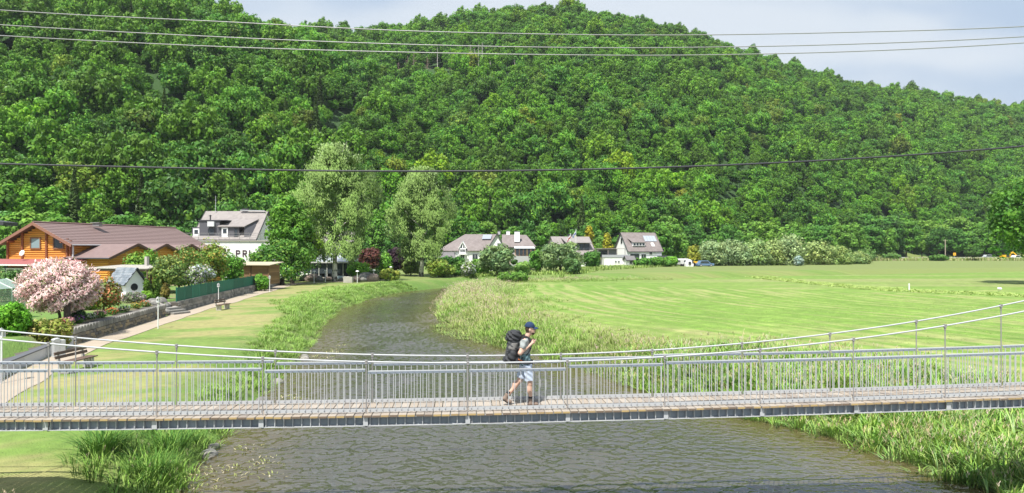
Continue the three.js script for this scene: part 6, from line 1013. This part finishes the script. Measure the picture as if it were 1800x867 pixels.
const green = [[0.20, 0.37, 0.04], [0.17, 0.32, 0.035], [0.25, 0.40, 0.06], [0.13, 0.27, 0.035]], lush = [[0.19, 0.33, 0.055], [0.24, 0.37, 0.075], [0.14, 0.26, 0.04], [0.29, 0.39, 0.11], [0.19, 0.31, 0.10]], hay = [[0.42, 0.38, 0.18], [0.30, 0.37, 0.10], [0.23, 0.37, 0.06], [0.46, 0.39, 0.24]];
const soft = [[0.24, 0.37, 0.07], [0.20, 0.34, 0.055], [0.29, 0.41, 0.10], [0.17, 0.31, 0.055]];
const scatter = (seed, x0, x1, d0, d1, per, f) => { const out = [], r = rng(seed), n = Math.round((x1 - x0) * (d1 - d0) * per); for (let k = 0; k < n; k++) { const x = lerp(x0, x1, r()), d = lerp(d0, d1, r()), b = bank(x, d), q = f(x, d, b, r); if (q) out.push({ p: V(x, Math.max(ground(x, d), -0.12) - 0.03 + (q.up ?? 0), -d), s: q.s, sy: q.sy ?? 1, ry: r() * 6.28, c: q.c }); } return out; };
const seen = (x, d) => Math.abs(x) < d * 0.78 + 1.5;
// right bank upstream of the bridge: rank grass with pinkish seed heads
meadowOf('bank_grass', 'tall rank grass with pinkish seed heads on the right river bank', [tuft(1, 18, 0.55, 0.7, 0.03, soft, 0.9), tuft(2, 18, 0.7, 0.7, 0.026, soft, 0.8, 0.16), tuft(3, 18, 0.5, 0.7, 0.032, soft, 1.0), tuft(4, 18, 0.75, 0.7, 0.024, [...soft, hay[1]], 0.7, 0.38)],
  scatter(11, -11, 26, 24, 112, 6.5, (x, d, b, r) => { if (b.side < 0 || b.s < -0.25 || !seen(x, d)) return; const lim = lerp(6, 11, smooth(28, 70, d)) * (0.65 + 0.6 * fbm(x / 4, d / 4, 2)), q = r(); if (b.s > lim || (b.s > lim * 0.7 && q < 0.5)) return; const k = 0.95 + 0.45 * fbm(x / 2.4, d / 2.4, 2), z = smooth(0.5, 0.66, fbm(x / 5 + 40, d / 5, 2)); const f = 1 - 0.55 * smooth(0.45, 1, b.s / lim); return { s: (0.6 + 0.7 * r()) * f * (d > 60 ? 1.2 : 1), c: [k * (1 + 0.22 * z), k * (1 - 0.02 * z), k * (1 + 0.4 * z)] }; }));
// right bank downstream, lush and near
meadowOf('lush_bank_grass', 'lush broad leaved grass and herbs on the near right river bank', [tuft(21, 18, 0.7, 0.6, 0.045, lush, 1.0), tuft(22, 16, 0.8, 0.6, 0.038, lush, 0.85), tuft(23, 20, 0.6, 0.6, 0.05, lush, 1.2), tuft(24, 14, 0.9, 0.5, 0.03, [...lush, ...hay], 0.7, 0.2)],
  scatter(12, 5, 24, 13, 34, 17, (x, d, b, r) => { if (b.side < 0 || b.s < -0.3 || !seen(x, d) || b.s > 6.5 + 2 * vn(x, d)) return; const k = 0.75 + 0.5 * fbm(x / 1.3, d / 1.3, 3); return { s: (0.6 + 0.6 * r()) * (b.s < 0.7 ? 0.85 : 1), c: [k * (1.1 + 0.4 * r()), k * 1.32, k * (1.0 + 0.6 * r())] }; }));
// left bank
meadowOf('left_bank_grass', 'tall green grass along the left river bank', [tuft(31, 18, 0.5, 0.6, 0.03, soft, 0.9), tuft(32, 18, 0.6, 0.6, 0.028, soft, 0.75, 0.08), tuft(33, 18, 0.45, 0.6, 0.032, [...soft, ...lush], 1.0)],
  scatter(13, -34, -2, 14, 118, 8, (x, d, b, r) => { if (b.side > 0 || b.s < -0.3 || !seen(x, d)) return; let lim = lerp(1.1, 2.6, smooth(24, 45, d)); lim = lerp(lim, 5.5, smooth(52, 66, d)) ; lim = lerp(lim, 3.5, smooth(85, 100, d)); lim *= 0.7 + 0.6 * fbm(x / 2.5, d / 2.5, 2); if (b.s > lim || inGarden(x, d) > -1.8) return; const k = 0.75 + 0.5 * fbm(x / 1.8, d / 1.8, 2); return { s: (0.55 + 0.6 * r()) * (b.s > lim * 0.7 ? 0.7 : 1), c: [k * 1.12, k * 1.15, k * 1.1] }; }));
// near left: reeds and a dark sedge clump at the water
meadowOf('reed_grass', 'tall reed grass with seed heads on the near left bank', [tuft(41, 16, 1.0, 0.5, 0.022, [...soft, green[3]], 0.65, 0.14), tuft(42, 17, 0.85, 0.5, 0.026, [...soft, lush[2]], 0.9, 0.03), tuft(43, 17, 0.8, 0.5, 0.024, [lush[2], [0.07, 0.19, 0.03], green[3]], 0.8)],
  scatter(14, -14, -7, 16.2, 21.5, 9, (x, d, b, r) => { const lim = lerp(0.9, 2.5, smooth(22.5, 18, d)) * lerp(0.8, 1, smooth(13, 17, d)); if (b.side > 0 || b.s < 0 || b.s > lim * (0.7 + 0.5 * vn(x * 1.3, d * 1.3)) || !seen(x, d)) return; const k = 0.6 + 0.55 * vn(x * 2, d * 2); return { s: 0.55 + 0.45 * r(), c: [k * 1.1, k * 1.12, k * 1.1] }; }));
const sedge = (x, d, s, label, seed) => { const t = thing('sedge_clump', label, 'sedge', onGround(x, d)); part('leaves', tuft(seed, 260, 1.15, 0.9, 0.024, [[0.08, 0.21, 0.03], [0.12, 0.27, 0.04], [0.06, 0.16, 0.025], [0.19, 0.33, 0.06]], 1.1).scale(s, s, s), grassMat, t); };
sedge(-9.55, 19.4, 0.95, 'dark arching sedge clump at the near left water edge', 51); sedge(-10.6, 17.9, 1.0, 'dark sedge clump behind the reeds on the near left bank', 52); sedge(-9.0, 17.4, 0.8, 'low sedge clump nearest to the view at the left water edge', 53);
// mown edges: short tufts
meadowOf('short_lawn_grass', 'short mown grass blades of the lawn', [tuft(61, 9, 0.07, 0.34, 0.012, [[0.20, 0.29, 0.06], [0.24, 0.31, 0.08]], 0.9), tuft(62, 8, 0.07, 0.36, 0.012, [[0.36, 0.33, 0.14], [0.23, 0.30, 0.07]], 1.0)],
  scatter(15, -24, -8, 12, 46, 16, (x, d, b, r) => { if (b.side > 0 || b.s < 1.6 || inGarden(x, d) > -1.6 || !seen(x, d)) return; const k = 1.15 + 0.4 * r(); return { s: 0.5 + 0.5 * r(), c: [k, k, k] }; }));
meadowOf('short_meadow_grass', 'short mown grass and hay wisps of the meadow', [tuft(63, 9, 0.10, 0.5, 0.016, [[0.24, 0.37, 0.06], [0.20, 0.33, 0.05]], 1.0), tuft(64, 8, 0.08, 0.55, 0.016, [[0.40, 0.37, 0.16], [0.27, 0.37, 0.08]], 1.1)],
  scatter(16, 4, 48, 24, 75, 9, (x, d, b, r) => { if (b.side < 0 || b.s < 5 || !seen(x, d)) return; const k = 1.25 + 0.4 * r(); return { s: 0.5 + 0.5 * r(), c: [k, k, k] }; }));
// unmown strip across the meadow, and rough verge before the road
{
  const strip = table([[66, 56], [71, 53], [79, 46], [95, 43], [110, 42.2], [124, 44]]);
  meadowOf('unmown_strip', 'strip of unmown lighter grass across the meadow', [tuft(71, 14, 0.26, 0.8, 0.05, [[0.36, 0.50, 0.12], [0.40, 0.52, 0.16]], 0.9), tuft(72, 14, 0.3, 0.8, 0.05, [[0.44, 0.50, 0.18], [0.36, 0.50, 0.11]], 0.9)],
    scatter(17, 38, 66, 62, 124, 3.4, (x, d, b, r) => { const w = 2.2 + 1.6 * smooth(100, 75, d); if (Math.abs(x - strip(d) - (vn(d / 5, 2) - 0.5)) > w) return; return { s: 0.7 + 0.5 * r() }; }));
  meadowOf('rough_verge', 'rough dry verge between meadow and country road', [tuft(73, 14, 1.0, 1.6, 0.12, hay, 0.4), tuft(74, 14, 1.0, 1.6, 0.12, [...green, ...hay], 0.4)],
    scatter(18, 55, 260, 214, 283, 0.30, (x, d, b, r) => { const f = lerp(222, 262, smooth(60, 150, x)); if (d < f + (r() - 0.5) * 4 || d > 283) return; const k = 0.7 + 0.5 * fbm(x / 14, d / 6, 2); return { s: 0.8 + 0.8 * r(), c: [k, k, k] }; }));
  meadowOf('village_verge', 'rough grass along the far meadow edge before the houses', [tuft(75, 14, 0.7, 1.3, 0.09, [...soft, hay[1]], 0.7), tuft(76, 14, 0.65, 1.3, 0.09, soft, 0.7)],
    scatter(19, -8, 75, 112, 216, 0.7, (x, d, b, r) => { if (b.s < 0.2) return; const f = table([[-10, 108], [8, 116], [20, 150], [40, 180], [75, 210]])(x); if (d < f + (r() - 0.5) * 3 || d > f + 26) return; const k = 0.75 + 0.5 * fbm(x / 8, d / 8, 2); return { s: 0.7 + 0.8 * r(), c: [k * 1.05, k, k] }; }));
}
meadowOf('water_plants', 'pale green water plants at the edge of the right bank', [tuft(81, 14, 0.25, 0.9, 0.05, [[0.30, 0.38, 0.10], [0.22, 0.34, 0.08]], 1.2)], scatter(20, -6, 2, 41, 58, 9, (x, d, b, r) => { if (b.side < 0 || b.s > 0.4 || b.s < -1.7 * smooth(41, 49, d) * smooth(60, 52, d)) return; return { s: 0.6 + 0.6 * r(), up: 0.08 }; }));

meadowOf('corner_weeds', 'nettles and weeds in the shaded corner of the near left lawn', [tuft(83, 22, 0.5, 0.5, 0.05, lush, 1.0), tuft(84, 16, 0.6, 0.5, 0.03, [...lush, ...hay], 0.7, 0.2)], scatter(21, -12, -7.6, 12.6, 14.3, 12, (x, d, b, r) => { if (b.s < 0.3 || vn(x * 0.9, d * 1.1) < 0.4) return; const k = 1.0 + 0.4 * r(); return { s: 0.5 + 0.5 * r(), c: [k, k, k] }; }));
meadowOf('water_weeds', 'pale flowering water weeds drifting at the left water edge', [tuft(85, 12, 0.14, 0.7, 0.035, [[0.42, 0.38, 0.2], [0.30, 0.34, 0.12], [0.55, 0.5, 0.36]], 1.5)], scatter(22, -13, -5.5, 17, 44, 3.2, (x, d, b, r) => { if (b.side > 0 || b.s > -0.15 || b.s < -2.3 || fbm(x / 1.5 + 3, d / 2.5, 2) < 0.58) return; return { s: 0.45 + 0.6 * r(), up: 0.13 }; }));
// ------------------------------------------------------------------ wires, road, poles, flags, small things
const wireMat = mat('grey aluminium wire', 0.30, 0.30, 0.31, 0.45, { metalness: 0.3 }), darkWire = mat('dark twisted cable', 0.035, 0.037, 0.045, 0.6);
const wire = (label, pts, d, r, m) => {                            // sags between poles beyond the view
  const q = pts.map(([x, y]) => at(x, y, d)), c = new THREE.CatmullRomCurve3(q), w = thing('power_line', label, 'cable', q[0].clone()); part('wire', new THREE.TubeGeometry(c, 120, r, 6).translate(-q[0].x, -q[0].y, -q[0].z), m, w);
};
wire('topmost of the three thin power lines high before the hill', [[-500, -28], [0, 17], [400, 38], [700, 53], [1000, 60], [1200, 61], [1500, 56], [1800, 46], [2300, 12]], 30, 0.021, wireMat);
wire('middle one of the three thin power lines high before the hill', [[-500, 3], [0, 43], [400, 65], [700, 77], [1000, 83], [1200, 83], [1500, 77], [1800, 64], [2300, 26]], 30, 0.021, wireMat);
wire('lowest of the three thin power lines high before the hill', [[-500, 27], [0, 62], [400, 82], [700, 91], [1000, 96], [1200, 96.5], [1500, 90], [1800, 75], [2300, 36]], 30, 0.021, wireMat);
wire('thick dark twisted cable crossing the valley below the thin power lines', [[-400, 276], [0, 288], [300, 295], [600, 300.5], [900, 300], [1200, 293], [1500, 279], [1800, 257], [2200, 215]], 17, 0.024, darkWire);
{ // country road with crash barrier
  const P = [], I = []; let n = 0; for (let x = 70; x <= 420; x += 10, n++) for (const o of [0, 6]) { const d = lerp(268, 287, smooth(80, 150, x)) + o; P.push(x, Math.max(ground(x, d), ground(x, d + 3)) + 0.32, -d); }
  for (let k = 0; k + 1 < n; k++) I.push(k * 2, k * 2 + 2, k * 2 + 3, k * 2, k * 2 + 3, k * 2 + 1);
  const g = new THREE.BufferGeometry(); g.setAttribute('position', new THREE.Float32BufferAttribute(P, 3)); g.setIndex(I); g.computeVertexNormals(); tag(part('road', g, mat('asphalt', 0.11, 0.11, 0.115, 0.9, { side: THREE.DoubleSide }), scene), 'country road along the foot of the hill', undefined, undefined, 'structure');
  const b = thing('crash_barrier', 'long grey crash barrier along the country road', 'barrier', V(130, 0, 0)), M = new MB(); for (let x = 124; x < 230; x += 4) { const d = lerp(268, 287, smooth(80, 150, x)) - 0.6, e = lerp(268, 287, smooth(80, 150, x + 4)) - 0.6, y = ground(x, d) + 0.75; M.rod(V(x - 130, y, -d), V(x - 126, ground(x + 4, e) + 0.75, -e), 0.06, 0.3); part('barrier_post', new MB().box(0.1, 0.8, 0.1, x - 130, y - 0.35, -d + 0.05), steelDark, b); } part('rail', M, mat('pale barrier rail', 0.52, 0.53, 0.54, 0.5), b);
  const pole = thing('utility_pole', 'weathered wooden utility pole by the country road', 'pole', px(1662, 276)); part('pole', new MB().bar(V(0, -0.3, 0), V(0, 8.2, 0), 0.2, 0.15, 8), mat('weathered pole', 0.36, 0.31, 0.25, 0.9), pole); part('crossarm', new MB().box(1.8, 0.12, 0.12, 0, 7.7, 0), mat('weathered pole', 0.36, 0.31, 0.25, 0.9), pole);
  const sg = thing('road_sign', 'square yellow road sign on a grey post by the country road', 'sign', px(1678, 276)); part('post', new MB().bar(V(0, -0.3, 0), V(0, 2.6, 0), 0.07, 0.07, 8), steel, sg); part('sign_board', new RoundedBoxGeometry(1.15, 1.15, 0.05, 2, 0.02).translate(0, 2.3, 0.09), mat('yellow sign', 0.75, 0.42, 0.02, 0.5), sg); part('sign_symbol', new MB().box(0.45, 0.1, 0.02, 0, 2.42, 0.125).box(0.1, 0.4, 0.02, 0, 2.2, 0.125), mat('sign grey', 0.25, 0.22, 0.15, 0.5), sg);
  const vehicle = (name, label, cat, pos, ry, L, H, W, col, cab) => { const v = thing(name, label, cat, pos, ry), m = mat(col + ' vehicle paint', ...({ blue: [0.12, 0.2, 0.34], white: [0.7, 0.7, 0.7], silver: [0.42, 0.44, 0.46], yellow: [0.8, 0.5, 0.01] }[col]), 0.35), h = H * 0.5; 
    part('body', new THREE.ExtrudeGeometry(new THREE.Shape([[-L / 2, 0.3], [L / 2, 0.3], [L / 2, h], [L * 0.30, h * 1.06], [L * 0.14, H], [-L * 0.3, H], [-L * 0.44, h * 1.1], [-L / 2, h]].map(([x, y]) => new THREE.Vector2(x, y))), { depth: W - 0.1, bevelEnabled: true, bevelSize: 0.05, bevelThickness: 0.05, bevelSegments: 2 }).translate(0, 0, -W / 2 + 0.05), m, v);
    for (const s of [-1, 1]) { part('side_window', new MB().prism([V(-L * 0.36, h * 1.08, 0), V(L * 0.24, h * 1.08, 0), V(L * 0.12, H * 0.95, 0), V(-L * 0.28, H * 0.95, 0)], V(0, 0, 0.02)).build().translate(0, 0, s * (W / 2 + 0.005) - 0.01), glass, v); for (const x of [-0.31, 0.31]) { const w = part('wheel', new THREE.CylinderGeometry(0.32, 0.32, 0.2, 18).rotateX(Math.PI / 2).translate(x * L, 0.32, s * (W / 2 - 0.06)), mat('tyre', 0.02, 0.02, 0.02, 0.9), v); part('rim', new THREE.CylinderGeometry(0.19, 0.19, 0.22, 12).rotateX(Math.PI / 2).translate(x * L, 0.32, s * (W / 2 - 0.06)), steel, w); } }
    return v; };
  const onRoad = (x, d) => { const p = px(x, d); p.y += 0.3; return p; };
  vehicle('parked_car', 'silver car on the country road near the small round tree', 'car', onRoad(1738, 289), 0, 4.4, 1.5, 1.8, 'silver'); vehicle('parked_car', 'white car parked under the large meadow tree by the road', 'car', onRoad(1787, 278), 0.3, 4.3, 1.5, 1.8, 'white'); vehicle('parked_car', 'blue car parked at the left end of the willow row', 'car', px(1239, 183), 0.1, 4.4, 1.5, 1.8, 'blue');
  const ex = thing('excavator', 'yellow excavator working beside the country road', 'excavator', px(1770, 279)), ym = mat('yellow machine paint', 0.75, 0.42, 0.01, 0.45); part('tracks', new RoundedBoxGeometry(3.4, 0.8, 2.4, 2, 0.2).translate(0, 0.4, 0), mat('tyre', 0.02, 0.02, 0.02, 0.9), ex); part('cab', new RoundedBoxGeometry(1.4, 1.5, 1.4, 2, 0.1).translate(-0.2, 1.9, 0.4), glass, ex); part('body', new RoundedBoxGeometry(3, 1.1, 2.2, 2, 0.15).translate(-0.6, 1.4, -0.1), ym, ex); part('boom', new MB().rod(V(0.6, 1.5, -0.2), V(2.6, 3.1, -0.2), 0.4, 0.45).rod(V(2.6, 3.1, -0.2), V(4.2, 1.7, -0.2), 0.35, 0.35), ym, ex); part('bucket', new RoundedBoxGeometry(0.8, 0.8, 1.0, 2, 0.15).translate(4.2, 1.3, -0.2), mat('tyre', 0.02, 0.02, 0.02, 0.9), ex);
  // yard left of the willow row
  const cv = thing('caravan', 'white caravan with dark windows in the yard left of the willow row', 'caravan', px(1198, 186), 0.05); part('body', new RoundedBoxGeometry(3.4, 1.7, 1.9, 4, 0.25).translate(0, 1.2, 0), mat('dull white caravan', 0.5, 0.5, 0.5, 0.6), cv); for (const x of [-1.2, 0.9]) windowPart(cv, x * 0.8, 1.35, 0.96, 0.9, 0.6, 0, { bars: 0 }); for (const x of [-0.4, 0.4]) part('wheel', new THREE.CylinderGeometry(0.32, 0.32, 0.2, 16).rotateX(Math.PI / 2).translate(x * 0.8, 0.32, 1.0), mat('tyre', 0.02, 0.02, 0.02, 0.9), cv);
  const ov = thing('garden_oven', 'white rounded garden oven with dark mouth beside the caravan', 'oven', px(1211, 184)); part('dome', new THREE.SphereGeometry(0.95, 18, 10, 0, 6.283, 0, 1.57).scale(1, 1.25, 1).translate(0, 0.7, 0), white, ov); part('base', new MB().box(2, 0.8, 1.8, 0, 0.35, 0), white, ov); part('mouth', new MB().box(0.7, 0.9, 0.4, 0, 0.9, 0.85), darkTrim, ov);
  const tr = thing('garden_tractor', 'small yellow tractor between the garden oven and the blue car', 'tractor', px(1222, 184), 0.2); part('body', new RoundedBoxGeometry(1.7, 0.7, 0.7, 2, 0.1).translate(0.2, 0.95, 0), ym, tr); part('seat', new RoundedBoxGeometry(0.5, 0.6, 0.5, 2, 0.08).translate(-0.7, 1.3, 0), darkTrim, tr); for (const [x, R] of [[-0.7, 0.55], [0.8, 0.35]]) for (const s of [-1, 1]) part('wheel', new THREE.CylinderGeometry(R, R, 0.25, 18).rotateX(Math.PI / 2).translate(x, R, s * 0.5), mat('tyre', 0.02, 0.02, 0.02, 0.9), tr);
}
// flagpoles
[[1003, 412, [[0.75, 0.72, 0.7], [0.5, 0.03, 0.04], [0.7, 0.68, 0.66]], 'white flagpole with a drooping red and white flag before the dormer house', -0.9], [1012.5, 405, [[0.7, 0.7, 0.7], [0.05, 0.14, 0.42], [0.7, 0.7, 0.7]], 'white flagpole with a drooping blue and white flag before the dormer house', -0.9]].forEach(([x, top, cols, label, dir]) => {
  const d = 146, p = px(x, d), h = at(x, top, d).y - p.y, f = thing('flagpole', label, 'flagpole', p); part('pole', new MB().bar(V(0, -0.2, 0), V(0, h, 0), 0.07, 0.05, 8), whiteTrim, f); part('finial', new THREE.SphereGeometry(0.1, 10, 8).translate(0, h + 0.05, 0), whiteTrim, f);
  const fl = new THREE.Group(); fl.name = 'flag'; f.add(fl); cols.forEach((c, k) => { const M = new MB(); for (let q = 0; q < 6; q++) { const u = q / 6, w = (q + 1) / 6, P = (t, s) => V(dir * t * 0.75, h - 0.1 - (k + s) * 0.30 - t * 0.9 + Math.sin(t * 5) * 0.05, Math.sin(t * 9 + k) * 0.16); M.slab(P(w, 1), P(u, 1), P(u, 0), P(w, 0), 0.012); } part('stripe', M, mat('flag ' + c.join(), ...c, 0.85), fl); });
});
// meadow marker posts, stones at the water
{ const m = thing('marker_post', 'thin white marker post in the unmown strip of the meadow', 'post', px(1598, 79)); part('post', new MB().box(0.12, 0.9, 0.12, 0, 0.42, 0).box(0.13, 0.1, 0.13, 0, 0.7, 0), whiteTrim, m);
  const q = thing('marker_stone', 'small white marker stone at the edge of the tree shade on the meadow', 'stone', px(1757, 79)); part('stone', boulderGeo(0.22, 9).translate(0, 0.3, 0), white, q);
  [[-9.2, 20.2, 0.28, 'grey rock at the left water edge just below the bridge'], [-9.35, 21, 0.2, 'small wet rock beside the reeds under the bridge'], [-11.6, 37.6, 0.34, 'pale rock at the left water edge above the bridge'], [-11.9, 38.6, 0.26, 'pinkish rock beside the pale rock above the bridge'], [-10.9, 31.2, 0.3, 'rock half under the grass at the left edge behind the railing'], [-10.2, 27.2, 0.3, 'dark rock at the left water edge behind the railing']].forEach(([x, d, R, label], i) => { const b = thing('rock', label, 'rock', V(x + 0.35, 0.05, -d), i); part('stone', boulderGeo(R * 0.75, 70 + i * 2), greyStones[(i + 1) % 4], b); });
  const s = thing('stone_slab', 'pale stone slab at the water under the near right bank', 'slab', V(13.0, 0.08, -18.2), 0.35); part('slab', new RoundedBoxGeometry(0.95, 0.3, 0.5, 2, 0.05), mat('pale pinkish stone', 0.42, 0.34, 0.30, 0.95, { bumpMap: grassBump, bumpScale: 0.02 }), s);
}
renderer.render(scene, camera);
